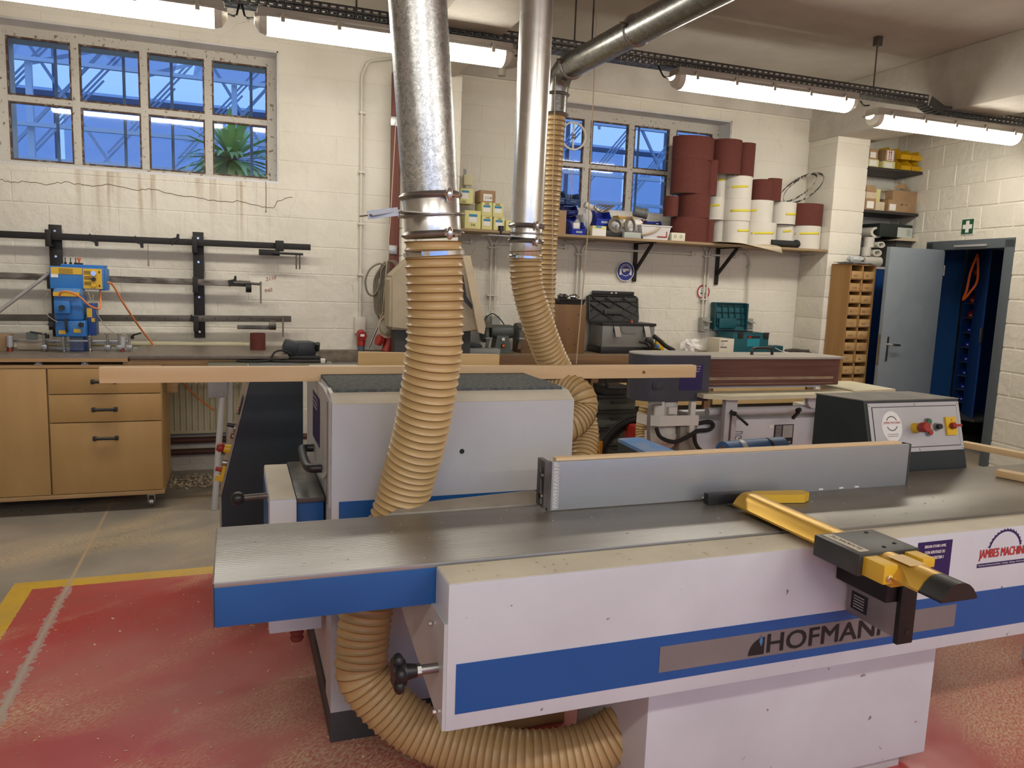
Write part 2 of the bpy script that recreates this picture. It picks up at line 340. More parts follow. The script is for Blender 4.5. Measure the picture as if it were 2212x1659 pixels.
# floor with painted zone
def floor_mat():
    m=bpy.data.materials.new('workshop_floor'); m.use_nodes=True; nt=m.node_tree;N=nt.nodes;L=nt.links;p=N['Principled BSDF']
    g=N.new('ShaderNodeNewGeometry'); s=N.new('ShaderNodeSeparateXYZ'); L.new(g.outputs['Position'],s.inputs[0])
    def noise(sc,det=5,st=(1,1,1),rot=0):
        mp=N.new('ShaderNodeMapping'); mp.inputs['Scale'].default_value=st; mp.inputs['Rotation'].default_value=(0,0,rot); L.new(g.outputs['Position'],mp.inputs[0])
        n=N.new('ShaderNodeTexNoise'); n.inputs['Scale'].default_value=sc; n.inputs['Detail'].default_value=det; L.new(mp.outputs[0],n.inputs[0]); return n.outputs[0]
    def ramp(x,a,b,c0=(0,0,0),c1=(1,1,1)):
        r=N.new('ShaderNodeValToRGB'); r.color_ramp.elements[0].position=a; r.color_ramp.elements[1].position=b; r.color_ramp.elements[0].color=(*c0,1); r.color_ramp.elements[1].color=(*c1,1); L.new(x,r.inputs[0]); return r.outputs[0]
    def op(o,a,b=None,c=None):
        q=N.new('ShaderNodeMath'); q.operation=o
        for i,x in enumerate((a,b,c)):
            if x is None: continue
            if isinstance(x,(int,float)): q.inputs[i].default_value=x
            else: L.new(x,q.inputs[i])
        return q.outputs[0]
    def mix(f,a,b):
        x=N.new('ShaderNodeMix'); x.data_type='RGBA'
        for i,v in ((0,f),(6,a),(7,b)):
            if isinstance(v,tuple): x.inputs[i].default_value=(*v,1)
            elif isinstance(v,float): x.inputs[i].default_value=v
            else: L.new(v,x.inputs[i])
        return x.outputs[2]
    X,Y=s.outputs[0],s.outputs[1]
    def dirn(sc,det,al,ang=-.70):
        m1=N.new('ShaderNodeMapping'); m1.inputs['Rotation'].default_value=(0,0,ang); L.new(g.outputs['Position'],m1.inputs[0])
        m2=N.new('ShaderNodeMapping'); m2.inputs['Scale'].default_value=(al,1,1); L.new(m1.outputs[0],m2.inputs[0])
        n=N.new('ShaderNodeTexNoise'); n.inputs['Scale'].default_value=sc; n.inputs['Detail'].default_value=det; n.inputs['Distortion'].default_value=.35; L.new(m2.outputs[0],n.inputs[0]); return n.outputs[0]
    conc=ramp(noise(2.2,8),.35,.7,(.33,.305,.255),(.235,.22,.195))
    red=ramp(dirn(2.4,6,.45),.3,.75,(.48,.050,.055),(.40,.095,.085))
    yel=ramp(noise(8,6),.35,.75,(.68,.43,.035),(.55,.36,.08))
    jag=op('MULTIPLY',op('SUBTRACT',noise(40,4),.5),.012)
    Xj=op('ADD',X,jag); Yj=op('ADD',Y,jag)
    inY=op('MULTIPLY',op('GREATER_THAN',Xj,-1.02),op('LESS_THAN',Yj,4.17))
    inR=op('MULTIPLY',op('GREATER_THAN',Xj,-.925),op('LESS_THAN',Yj,4.07))
    c=mix(inY,conc,yel); c=mix(inR,c,red)
    # worn paint patches
    chip=op('GREATER_THAN',noise(11,6),.71); c=mix(op('MULTIPLY',chip,op('MULTIPLY',inR,.6)),c,(.36,.25,.20))
    # saw dust drifts
    d1=ramp(dirn(2.1,9,.38),.47,.62); d2=ramp(dirn(120,5,.5),.38,.62); d=op('MULTIPLY',op('MULTIPLY',d1,d2),.82)
    c=mix(d,c,(.66,.50,.29))
    d3=ramp(noise(1.1,4,(1,1,1),1.),.42,.66); c=mix(op('MULTIPLY',d3,.28),c,(.52,.38,.30))
    fl=op('GREATER_THAN',noise(95,2),.755); c=mix(op('MULTIPLY',fl,.8),c,(.72,.58,.38))
    # joint in the slab
    jx=op('ADD',X,.775); jj=op('ABSOLUTE',op('ADD',jx,jag)); jl=op('LESS_THAN',jj,.008); c=mix(op('MULTIPLY',jl,.85),c,(.50,.37,.24))
    je=op('MULTIPLY',op('LESS_THAN',op('ABSOLUTE',op('ADD',jj,op('MULTIPLY',op('SUBTRACT',noise(25,3),.64),.07))),.012),inR); c=mix(op('MULTIPLY',je,.6),c,(.42,.40,.37))
    L.new(c,p.inputs['Base Color'])
    rr=ramp(noise(4,5),.35,.7,(.26,)*3,(.46,)*3); rr2=op('ADD',rr,op('MULTIPLY',op('ADD',d,d3),.25)); L.new(rr2,p.inputs['Roughness'])
    b=N.new('ShaderNodeBump'); b.inputs['Strength'].default_value=.25; b.inputs['Distance'].default_value=.004; L.new(d,b.inputs['Height']); L.new(b.outputs[0],p.inputs['Normal'])
    return m
fl=st(B('floor',MB().box(-4,6.5,-4,7,-.1,0).box(6.5,9,4,8,-.1,0),floor_mat()))
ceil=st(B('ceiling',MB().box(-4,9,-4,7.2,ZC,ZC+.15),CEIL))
st(B('wall_left',MB().box(-4.2,-4,-4.2,7,0,ZC),WHITE2)); 
def hole_rects(u0,u1,z0,z1,holes):
    R=[(u0,u1,z0,z1)]
    for (a,b,c,d) in holes:
        out=[]
        for (p,q,r,s) in R:
            if b<=p or a>=q or d<=r or c>=s: out.append((p,q,r,s)); continue
            if a>p: out.append((p,a,r,s))
            if b<q: out.append((b,q,r,s))
            p2,q2=max(p,a),min(q,b)
            if c>r: out.append((p2,q2,r,c))
            if d<s: out.append((p2,q2,d,s))
        R=out
    return [r for r in R if r[1]-r[0]>.012 and r[3]-r[2]>.012]
def wall_slab(name,O,u,n,u0,u1,z0,z1,th,holes,mat):
    O,u,n=V(O),V(u).normalized(),V(n).normalized(); mb=MB()
    m=Matrix((u,-n,V((0,0,1)))).transposed().to_4x4(); m.translation=O
    for (a,b,c,d) in hole_rects(u0,u1,z0,z1,holes): mb.box(a,b,0,th,c,d,0,m)
    return st(B(name,mb,mat))
def blocks(wall,O,u,n,u0,u1,z0,z1,L,H,zo,uo,holes,joint,proud,mat,bev=.006,jit=.001,name='block'):
    O,u,n=V(O),V(u).normalized(),V(n).normalized(); cache={}
    k0=int(math.floor((z0-zo)/H)); k=k0
    rot=Matrix((u,-n,V((0,0,1)))).transposed().to_4x4()
    while zo+k*H<z1:
        c0,c1=max(z0,zo+k*H),min(z1,zo+(k+1)*H); x=uo+(L/2 if k%2 else 0); x-=math.ceil((x-u0)/L)*L
        while x<u1:
            a,b=max(u0,x),min(u1,x+L)
            rr=hole_rects(a+joint/2,b-joint/2,c0+joint/2,c1-joint/2,holes) if b-a>.03 else []
            if rr:
                full=len(rr)==1
                key=tuple(round(v,3) for r in rr for v in (r[0]-a,r[1]-a,r[2]-c0,r[3]-c0)) if full else None
                if full and key in cache: me=cache[key]
                else:
                    mb=MB()
                    for (p,q,r,s) in rr: mb.box(p-a,q-a,-proud,.01,r-c0,s-c0,0)
                    if full and bev:
                        bm=mb.bm; ed=[e for e in bm.edges if all(vv.co.y<0 for vv in e.verts)]; bmesh.ops.bevel(bm,geom=ed,offset=bev,segments=1,affect='EDGES')
                    me=bpy.data.meshes.new(name); bmesh.ops.recalc_face_normals(mb.bm,faces=mb.bm.faces); mb.bm.to_mesh(me); mb.bm.free(); me.materials.append(mat); me.transform(rot)
                    if full: cache[key]=me
                o=bpy.data.objects.new(name,me); COL.objects.link(o); o.parent=wall; o.location=O+u*a+V((0,0,c0))+n*random.uniform(-jit,jit)-wpos(wall)
            x+=L
        k+=1
FO=(-3.2,6.2,.9,3.15)
wall_slab('wall_front',(0,-4,0),(-1,0,0),(0,1,0),-7,4,0,ZC,.2,[(-FO[1],-FO[0],FO[2],FO[3])],WHITE2)
W1=(-1.55,.333,2.222,3.186); W2=(2.63,4.585,2.222,3.162)
wl=wall_slab('wall_back_left',(0,YL,0),(1,0,0),(0,-1,0),-4,XQ0+.1,0,ZC,.75,[W1],WHITE)
blocks(wl,(0,YL,0),(1,0,0),(0,-1,0),-2.4,XQ0,0,ZC,.44,.2135,.0425,.1,[W1],.004,.0028,WHITE,.0045,.0006)
wb=wall_slab('wall_back_bay',(0,YB,0),(1,0,0),(0,-1,0),XQ0,7.2,0,ZC,.45,[W2],WHITE2)
blocks(wb,(0,YB,0),(1,0,0),(0,-1,0),XQ1,XP0,0,ZC,.44,.2135,.0425,.05,[W2],.004,.0028,WHITE2,.0045,.0006)
blocks(wb,(0,YB,0),(1,0,0),(0,-1,0),XP1,6.69,0,ZC,.44,.2135,.0425,.2,[],.008,.005,WHITE2)
def pillar(name,x0,x1,y0,y1,z1):
    o=st(B(name,MB().box(x0+.006,x1-.006,y0+.006,y1,0,z1,.004),WHITE2))
    H=.2135; k=0
    while k*H<z1-.02:
        a=k*H; b=min(z1,a+H); m=x0+(x1-x0)*(.62 if k%2 else 1)
        mb=MB().box(x0,x1,y0+random.uniform(-.003,.003),y1-.001,a+.003,b-.003,.008)
        q=B('block',mb,WHITE2,o)
        k+=1
    return o
pillar('trim_1',XP0,XP1,YP,YB,3.07); pillar('trim_2',XQ0,XQ1,6.05,YB,3.12)
st(B('trim_3',MB().box(XP0-.02,XP1+.12,-4,YB+.05,3.05,ZC,.01),BEAM)); st(B('trim_4',MB().box(XQ0-.05,XQ1-.06,-4,YB+.05,3.10,ZC,.01),BEAM))
st(B('trim_5',MB().box(XQ1-.04,XP0-.01,YB-.025,YB+.05,3.27,ZC,.006),BEAM))
# right wall, slightly out of square
uR=V((.12,1,0)).normalized(); nR=V((-1,.12,0)).normalized(); OR=V((6.5,5,0)); kR=math.sqrt(1+.0144)
DOOR=(.03*kR,.99*kR,0,2.075)
wr=wall_slab('wall_right',OR,uR,nR,-9.2*1.007,2.2,0,ZC,.16,[DOOR],WHITE2)
blocks(wr,OR,uR,nR,-1.2,1.62,0,ZC,.36,.2135,.0425,.035,[DOOR],.011,.006,WHITE2)
# lintel over the door
# old settlement crack running through the paint under the left window
ckp=[at(x,y,Y=YL-.004) for x,y in ((0,388),(28,395),(60,391),(100,398),(140,393),(190,402),(240,399),(300,410),(335,408),(380,423),(430,428),(480,436),(520,434),(560,446),(590,449),(600,434),(640,424))]
cpp=[]
for a_,b_2 in zip(ckp,ckp[1:]):
    for i in range(5): cpp.append(a_.lerp(b_2,i/5)+V((0,0,random.uniform(-.007,.007))))
B('paint_crack',MB().tube(cpp,.0022,5),M('crack_brown',(.19,.13,.085),.9),wl)
mb=MB(); pz=at(574,392,Y=YL-.004); mb.tube([pz,pz+V((.002,0,-.10)),pz+V((0,0,-.22))],.0028,6).sph(pz+V((0,0,-.225)),.006,8); B('drip_mark',mb,M('crack_brown'),wl)
B('sill_gap',MB().box(.02,.30,YL-.003,YL+.01,2.212,2.221),M('crack_brown'),wl)
# windows
def window(name,x0,x1,z0,z1,yw,yf,pxs,pzs):
    """x0..z1 opening, yw wall face, yf frame plane, panes by their edges"""
    w_=T(name,'','',(0,0,0)); 
    for k in ('label','category'): del w_[k]
    w_['kind']='structure'; w_.location=((x0+x1)/2,yf,z0)
    mb=MB(); px=pxs; 
    mb.box(x0-.02,x1+.02,yf-.01,yf+.05,z0-.02,pzs[0][0]); mb.box(x0-.02,x1+.02,yf-.01,yf+.05,pzs[-1][1],z1+.02)
    mb.box(x0-.02,px[0][0],yf-.01,yf+.05,pzs[0][0],pzs[-1][1]); mb.box(px[-1][1],x1+.02,yf-.01,yf+.05,pzs[0][0],pzs[-1][1])
    B('window_frame',mb,FRAMEW,w_)
    for (a,b),(c,d) in zip(px,px[1:]): B('muntin',MB().box(b,c,yf-.015,yf+.045,pzs[0][0],pzs[-1][1],.002),FRAMEW,w_)
    for (a,b),(c,d) in zip(pzs,pzs[1:]): B('muntin',MB().box(px[0][0],px[-1][1],yf-.013,yf+.043,b,c,.004),FRAMEW,w_)
    for (a,b) in px:
        for (c,d) in pzs:
            p=B('pane',MB().box(a,b,yf+.014,yf+.018,c,d),glass_mat('window_glass'),w_)
            t=.0115; mb=MB()
            mb.box(a,b,yf-.012,yf+.014,c,c+t).box(a,b,yf-.012,yf+.014,d-t,d).box(a,a+t,yf-.012,yf+.014,c+t,d-t).box(b-t,b,yf-.012,yf+.014,c+t,d-t)
            B('glazing_bead',mb,BEAD,p)
    # painted reveal lining
    B('reveal',MB().box(x0-.001,x1+.001,yw+.002,yf+.02,z1-.012,z1+.004).box(x1-.010,x1+.004,yw+.002,yf+.02,z0,z1).box(x0-.004,x0+.01,yw+.002,yf+.02,z0,z1).box(x0,x1,yw-.004,yf+.02,z0-.006,z0+.012),PAINT,w_)
    return w_
window('window_1',*W1,YL,6.49,[(-1.473,-1.075),(-1.024,-.63),(-.579,-.192),(-.138,.258)],[(2.268,2.669),(2.712,3.108)])
window('window_2',*W2,YB,6.80,[(2.72,3.098),(3.163,3.565),(3.627,4.012),(4.085,4.50)],[(2.245,2.625),(2.66,3.062)])
# unseen glazed front behind the photographer, added for fill daylight
wf=T('fill_window','','',(1.5,-4.1,FO[2]))
for k in ('label','category'): del wf[k]
wf['kind']='structure'
mb=MB().box(FO[0],FO[1],-4.13,-4.07,FO[2],FO[2]+.06).box(FO[0],FO[1],-4.13,-4.07,FO[3]-.06,FO[3]); B('window_frame',mb,PAINT,wf)
nF=8; wF=(FO[1]-FO[0])/nF
for i in range(nF+1): B('muntin',MB().box(FO[0]+i*wF-.03,FO[0]+i*wF+.03,-4.13,-4.07,FO[2]+.06,FO[3]-.06),PAINT,wf)
for i in range(nF): B('pane',MB().box(FO[0]+i*wF+.03,FO[0]+(i+1)*wF-.03,-4.102,-4.098,FO[2]+.06,FO[3]-.06),glass_mat('window_glass'),wf)
pl=bpy.data.lights.new('window_portal','AREA'); pl.shape='RECTANGLE'; pl.size=FO[1]-FO[0]; pl.size_y=FO[3]-FO[2]; pl.cycles.is_portal=True
po_=bpy.data.objects.new('window_portal',pl); COL.objects.link(po_); po_.location=((FO[0]+FO[1])/2,-4.16,(FO[2]+FO[3])/2); po_.rotation_euler=(math.radians(90),0,0)
# ------------------------------------------------------------ outdoors
PALE=M('greenhouse_white_steel',(.62,.70,.78),.5); GLH=glass_mat('greenhouse_glass_panel',(.60,.66,.74),.25); OUTG=M('outdoor_ground',(.10,.11,.10),.9)
B('trim_7',MB().box(-14,22,-20,-4.3,-.3,-.05),M('yard_paving',(.30,.29,.27),.9))['kind']='structure'
B('trim_6',MB().box(-14,22,7.1,26,-.3,-.05),OUTG)['kind']='structure'
gh=T('greenhouse','large greenhouse with white steel trusses seen through the workshop windows','greenhouse',(2,14,0))
for x in range(-10,20,2): B('post',MB().box(x,x+.06,9.5,9.56,0,3.6),PALE,gh)
for x in range(-9,20,2): B('post',MB().box(x+.6,x+.66,13,13.06,0,5.2),M('post_blue_grey',(.18,.24,.32),.5),gh)
for z in (2.25,2.6,2.95,3.6): B('rail',MB().box(-12,21,9.44,9.49,z,z+.04),PALE,gh)
for z in (3.9,5.2,6.1): B('rail',MB().box(-12,26,12.9,12.98,z,z+.07),M('post_blue_grey'),gh)
for i in range(16):
    x=-11+i*2; B('brace',MB().bar((x,10.5,2.1),(x+1.9,10.5,4.4),.035,.035),PALE,gh); B('brace',MB().bar((x+1.9,10.8,2.3),(x+.2,10.8,5.0),.035,.035),PALE,gh)
for i in range(34): B('roof_bar',MB().bar((-13+i*1.1,9.6,3.6),(-10.6+i*1.1,15,5.9),.035,.04),PALE,gh)
for i in range(44):
    x=-6+i*.28; B('lattice_bar',MB().bar((x,11.5,2.6+.4*(i%3)),(x+1.1,11.5,3.9+.4*(i%3)),.022,.022),PALE,gh)
for i in range(12):
    x=-14+i*3.4; B('roof_panel',MB().prism([(x,9.6,3.64),(x+3.2,9.6,3.64),(x+3.2,15.4,6.1),(x,15.4,6.1)],(0,0,.02)),GLH,gh)
for i in range(14):
    x=-14+i*2.8; B('glass_panel',MB().box(x,x+2.7,16,16.03,0,4.6),GLH,gh)
for i in range(9): B('pipe',MB().cyl((-12,8.7+.15*(i%3),2.0+.14*i),(20,8.7+.15*(i%3),2.0+.14*i),.022,n=8),PALE,gh) if i<4 else None
for x in (-1.32,-.83,-.47,.16,3.0,3.42,3.95): B('rod',MB().cyl((x,7.3,1.9),(x,7.3,4.2),.012,n=8),M('post_blue_grey'),gh)
LEAF=M('yucca_leaf',(.36,.60,.17),.5,0,(.50,.72,.26),4)
def yucca(x,y,z,R,n,label):
    t=T('yucca',label,'plant',(x,y,0)); B('stem',MB().cyl((x,y,0),(x,y,z),.07,.05,10),M('yucca_stem',(.10,.07,.045),.9),t)
    mb=MB()
    for i in range(n):
        a=random.uniform(0,2*PI); e=random.uniform(-.5,1.3); L_=R*random.uniform(.75,1.1); d=V((math.cos(a)*math.cos(e),math.sin(a)*math.cos(e),math.sin(e))); s=d.cross(V((0,0,1))).normalized(); o=V((x,y,z))
        p=[o,o+d*L_*.35+V((0,0,-.02)),o+d*L_*.7+V((0,0,-.08)),o+d*L_+V((0,0,-.2))]; w=[.018,.032,.024,.002]
        r=[[mb.bm.verts.new(q+s*ww),mb.bm.verts.new(q-s*ww)] for q,ww in zip(p,w)]
        for A_,B_ in zip(r,r[1:]): mb.bm.faces.new((A_[0],A_[1],B_[1],B_[0]))
    B('leaves',mb,LEAF,t,kind='stuff')
yucca(0.0,7.9,2.58,.62,150,'spiky green yucca outside the lower right panes of the left window')
yucca(-1.15,8.4,2.25,.5,70,'low yucca showing its leaf tips in the second lower pane of the left window')
yucca(3.0,8.6,2.75,.7,90,'yucca with narrow leaves outside the window behind the shelf')
# ------------------------------------------------------------ door to the store room
def Wp(a,d,z): return OR+uR*a+nR*d+V((0,0,z))
mW=Matrix((uR,nR,V((0,0,1)))).transposed().to_4x4(); mW.translation=OR
d0,d1,dz=DOOR[0],DOOR[1],DOOR[3]
dr=T('door_1','','',Wp((d0+d1)/2,0,0))
for k in ('label','category'): del dr[k]
dr['kind']='structure'
B('door_frame',MB().box(d0-.045,d0+.06,-.12,.012,0,dz+.0,.003,mW).box(d1-.05,d1+.04,-.12,.012,0,dz,.003,mW).box(d0-.045,d1+.04,-.12,.012,dz-.075,dz+.012,.003,mW),FRAMEG,dr)
B('closer_rail',MB().box(.28,.66,.012,.03,dz-.055,dz-.035,.003,mW),ALUP,dr)
hx=WX(5.93); lx0,lx1=hx-.70,hx-.0
ly=5.80
lf=B('door_leaf',MB().box(lx0,lx1,ly,ly+.045,.01,2.0,.004),DOORG,dr)
hd=MB().box(lx0+.055,lx0+.09,ly-.008,ly,.90,1.14,.003).cyl((lx0+.072,ly-.01,1.065),(lx0+.072,ly-.05,1.065),.009,n=10).bar((lx0+.072,ly-.05,1.065),(lx0+.19,ly-.05,1.06),.016,.02,bev=.003)
B('door_handle',hd,CHROME,lf); B('lock_plate',MB().box(lx0-.002,lx0+.001,ly+.01,ly+.035,.86,1.16),STEEL,lf)
B('strike_plate',MB().box(d0+.058,d0+.064,-.10,-.06,.97,1.12,.001,mW).box(d0+.06,d0+.09,-.09,-.07,1.01,1.06,.004,mW),BLACKM,dr)
B('hinge',MB().cyl((hx,ly-.01,1.75),(hx,ly-.01,1.85),.008,n=10).cyl((hx,ly-.01,.25),(hx,ly-.01,.35),.008,n=10),STEEL,dr)
# store room shell behind the door
st(B('wall_store',MB().box(8.6,8.7,4.2,8,0,2.6).box(6.95,8.7,7.2,7.3,0,2.6).box(6.66,8.7,4.2,4.3,0,2.6).box(6.7,8.7,4.2,7.3,2.6,2.7),WHITE2))
# ============================================================ LIGHT FITTINGS AND CABLE TRAY
def fixture(x0,x1,y,z,label,group='fluorescent fittings hung under the cable tray'):
    L=x1-x0; t=T('fluorescent_fitting',label,'ceiling light',((x0+x1)/2,y,z),group)
    B('housing',MB().box(x0+.02,x1-.02,y-.07,y+.07,z+.045,z+.10,.02).box(x0+.005,x1-.005,y-.082,y+.082,z+.04,z+.056,.008),HOUS,t)
    # prismatic bowl: rounded trough, lit over the tubes, dull at both ends
    def trough(a,b,ra,rb,mb):
        n=10; R=[]
        for k,(x,s) in enumerate(((a,ra),(b,rb))):
            R.append([mb.bm.verts.new((x,y+.078*math.cos(PI+PI*i/n)*(.35+.65*s),z+.045-.085*s*abs(math.sin(PI+PI*i/n))**.75)) for i in range(n+1)])
        for i in range(n): mb.bm.faces.new((R[0][i],R[0][i+1],R[1][i+1],R[1][i]))
    mb=MB(); trough(x0+.075,x1-.075,1,1,mb); B('diffuser',mb,TUBE,t)
    mb=MB(); trough(x0+.008,x0+.035,.35,.85,mb); trough(x0+.035,x0+.075,.85,1,mb); B('diffuser_end',mb,DIFF,t)
    mb=MB(); trough(x1-.075,x1-.035,1,.85,mb); trough(x1-.035,x1-.008,.85,.35,mb); B('diffuser_end',mb,DIFF,t)
    for i in range(5):
        x=x0+.16+i*(L-.32)/4; B('clip',MB().box(x-.012,x+.012,y-.089,y-.07,z+.02,z+.075,.003),HOUS,t)
    return t
fixture(-1.58,-.01,4.87,2.935,'fluorescent fitting at the far left end of the tray, cut by the picture edge')
fixture(.12,1.70,4.87,2.935,'fluorescent fitting crossing behind the wide galvanised pipe')
fixture(2.86,4.47,4.87,2.945,'fluorescent fitting hung over the shelf of sanding belt rolls')
fixture(4.62,6.24,4.87,2.865,'rightmost fluorescent fitting, hung lower than the one beside it')
for x,n in ((-2.6,'first'),(-.5,'second'),(1.6,'third'),(3.7,'fourth')):  # two unseen rows of fittings behind the camera, added for fill light
    fixture(x,x+1.57,-.6,2.94,n+' unseen fluorescent fitting from the left, added for fill over the near side of the workshop','fittings behind the photographer'); fixture(x,x+1.57,-2.6,2.94,n+' unseen fluorescent fitting from the left, added for fill in the rearmost row','fittings behind the photographer')
def perf(mb,o,u,v,nu,nv,cu,cv,hu,hv):
    o,u,v=V(o),V(u),V(v)
    for i in range(nu):
        for j in range(nv):
            c=o+u*cu*i+v*cv*j; a,b=(cu-hu)/2,(cv-hv)/2
            P=[c,c+u*cu,c+u*cu+v*cv,c+v*cv]; Q=[c+u*a+v*b,c+u*(cu-a)+v*b,c+u*(cu-a)+v*(cv-b),c+u*a+v*(cv-b)]
            P=[mb.bm.verts.new(p) for p in P]; Q=[mb.bm.verts.new(p) for p in Q]
            for k in range(4): l=(k+1)%4; mb.bm.faces.new((P[k],P[l],Q[l],Q[k]))
def tray(x0,x1,z,par):
    n=int((x1-x0)/.05)
    for y in (4.92,5.04):
        mb=MB(); perf(mb,(x0,y,z),(1,0,0),(0,0,1),n,2,.05,.036,.028,.009)
        o=B('side_rail',mb,TRAYM,par); o.modifiers.new('s','SOLIDIFY').thickness=.0015
    mb=MB(); perf(mb,(x0,4.92,z),(1,0,0),(0,1,0),n,3,.05,.04,.028,.009)
    o=B('tray_floor',mb,TRAYM,par); o.modifiers.new('s','SOLIDIFY').thickness=.0015
tr=T('cable_tray','long perforated grey steel cable tray running under the beams','cable tray',(2,4.98,3.07))
tray(-3,5.26,3.068,tr); tray(5.42,6.5,3.005,tr)
mb=MB(); mT=Matrix.Translation((5.26,0,3.068))@Matrix.Rotation(math.radians(22),4,'Y')
for y in (4.92,5.04): mb.box(0,.19,y,y+.002,0,.072,0,mT)
for i in range(5): mb.box(.01+i*.036,.03+i*.036,4.92,5.04,0,.002,0,mT)
B('drop_piece',mb,TRAYM,tr)
for x,z in ((4.74,3.07),(2.17,3.07),(.72,3.07)):
    B('threaded_rod',MB().cyl((x,4.98,z),(x,4.98,ZC),.006,n=8).box(x-.025,x+.025,4.955,5.005,ZC-.07,ZC,.003),DKSTEEL,tr)
B('threaded_rod',MB().cyl((2.30,4.98,3.07),(2.30,4.98,ZC),.006,n=8),DKSTEEL,tr)
for x in (-.01,.12,1.70,2.86,4.62):
    s=-1 if x in(.12,2.86,4.62) else 1
    tag(B('lamp_cable',MB().tube(spline([(x-s*.02,4.9,2.99),(x+s*.035,4.9,2.985),(x+s*.05,4.93,3.03),(x+s*.06,4.96,3.08)]),.006,6),BLACK),{-.01:'short black cable from the leftmost fitting up to the tray',.12:'short black cable at the left end of the fitting behind the wide pipe',1.70:'short black cable at the right end of the fitting behind the wide pipe',2.86:'short black cable at the left end of the fitting over the shelf',4.62:'bent grey cable feeding the rightmost fitting'}[x],'cable')
tag(B('bell_reflector',MB().lathe((1.87,5.6,3.09),(0,0,1),[(.001,0),(.05,.004),(.12,.025),(.155,.06),(.16,.075),(.15,.075),(.05,.06),(.03,.12)],28).cyl((1.87,5.6,3.035),(1.87,5.6,3.095),.03,n=16).cyl((1.87,5.6,3.15),(1.87,5.6,ZC),.012,n=8),M('bell_grey',(.30,.28,.22),.5)),'round grey bell reflector hanging behind the fluorescent fitting near the slim pipe','bell')
# bundle of white conduits along the left beam
cb=T('conduit_bundle','bundle of pale conduits running along the side of the left beam','conduit',(1.1,4.6,3.2))
for i in range(5): B('conduit',MB().cyl((1.14-.035*(i%2),2.5,3.22+.04*i),(1.14-.035*(i%2),6.0,3.22+.04*i),.012,n=8),PVC,cb)
# ============================================================ DUST EXTRACTION
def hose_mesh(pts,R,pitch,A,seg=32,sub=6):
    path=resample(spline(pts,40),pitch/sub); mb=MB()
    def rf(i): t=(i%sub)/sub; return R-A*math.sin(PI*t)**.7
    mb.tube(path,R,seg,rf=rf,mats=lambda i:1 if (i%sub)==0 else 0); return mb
def sleeve(name,c,ax,prof,mat,par,n=40): return B(name,MB().lathe(c,ax,prof,n),mat,par)
# wide pipe
pa,pb_=at(938,545,Y=2.16),at(902,0,Y=2.16); pdir=(pb_-pa).normalized()
gp=T('galvanised_pipe','wide spangled galvanised extraction pipe coming down left of centre','duct pipe',pa)
PR=.079
ptop=pa+pdir*((ZC-pa.z)/pdir.z); j0=pa+pdir*.155
mbp=MB().cyl(j0,ptop,PR,n=48); B('pipe',mbp,GALV,gp)
B('joint_bead',MB().lathe(pa+pdir*1.02,pdir,[(PR,0),(PR+.003,.004),(PR+.003,.010),(PR,.014)],40),GALV,gp)
def flange(c,ax,R,par,name='clamp_ring'):
    ax=V(ax).normalized(); o=B(name,MB().lathe(c,ax,[(R,-.010),(R+.009,-.004),(R+.011,0),(R+.009,.004),(R,.010)],44),STEEL,par)
    return o
def clampnut(c,R,par,side):
    a=c+V((math.sin(side)*(R+.012),-math.cos(side)*(R+.012),0)); tdir=V((math.cos(side),math.sin(side),0))
    return B('clamp_bolt',MB().sph(a,.014,12,(.7,.7,1.3)).cyl(a-tdir*.02,a+tdir*.035,.004,n=8).cyl(a+tdir*.014,a+tdir*.022,.008,n=6).cyl(a-tdir*.018,a-tdir*.011,.008,n=6),CHROME,par)
flange(j0,pdir,PR,gp); clampnut(j0,PR,gp,.35)
B('gate_collar',MB().lathe(pa+pdir*.045,pdir,[(PR-.002,0),(PR+.001,.002),(PR+.001,.10),(PR-.002,.105)],44),GALV2,gp)
gz=pa+pdir*.102
gb=MB().lathe(gz,pdir,[(PR+.002,-.002),(PR+.016,-.002),(PR+.016,.002),(PR+.002,.002)],44)
B('gate_ring',gb,STEEL,gp)
s0=at(975,490,Y=2.14); s1=at(845,497,Y=2.06); s2=at(795,500,Y=2.03)
B('gate_slide',MB().bar((s0.x-.02,gz.y-.02,gz.z),(s1.x+.01,gz.y-.07,gz.z-.002),.10,.003).bar((s1.x+.015,gz.y-.07,gz.z),(s2.x,gz.y-.09,gz.z-.018),.085,.004).bar((s2.x+.002,gz.y-.11,gz.z-.018),(s1.x+.015,gz.y-.115,gz.z-.004),.004,.022),STEEL,gp)
flange(pa+pdir*.05,pdir,PR,gp); clampnut(pa+pdir*.05,PR,gp,.28)
hp=[(938,545,2.16),(939,610,2.16),(940,680,2.16),(938,750,2.165),(925,850,2.19),(905,950,2.23),(882,1030,2.27),(863,1100,2.29),(835,1180,2.30),(805,1260,2.30),(788,1340,2.29),(783,1400,2.28),(790,1470,2.26)]
HP=[at(x,y,Y=Y) for x,y,Y in hp]
HP[0]=pa+pdir*.03
HP+= [V((.50,2.20,.165)),V((.66,2.12,.105)),V((.84,2.02,.10)),V((1.02,1.97,.13)),V((1.16,1.95,.22)),V((1.24,1.95,.33))]
h1=T('corrugated_hose','wide ochre corrugated hose hanging from the spangled pipe and looping under the long steel table','hose',V((.7,2.2,0)))
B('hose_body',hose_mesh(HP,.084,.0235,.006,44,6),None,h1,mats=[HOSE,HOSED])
B('jubilee_clip',MB().lathe(pa+pdir*-.004,pdir,[(.085,-.006),(.0875,-.006),(.0875,.006),(.085,.006)],44).cyl(pa+V((-.085,-.035,-.006)),pa+V((-.05,-.075,-.006)),.008,n=8),CHROME,h1)
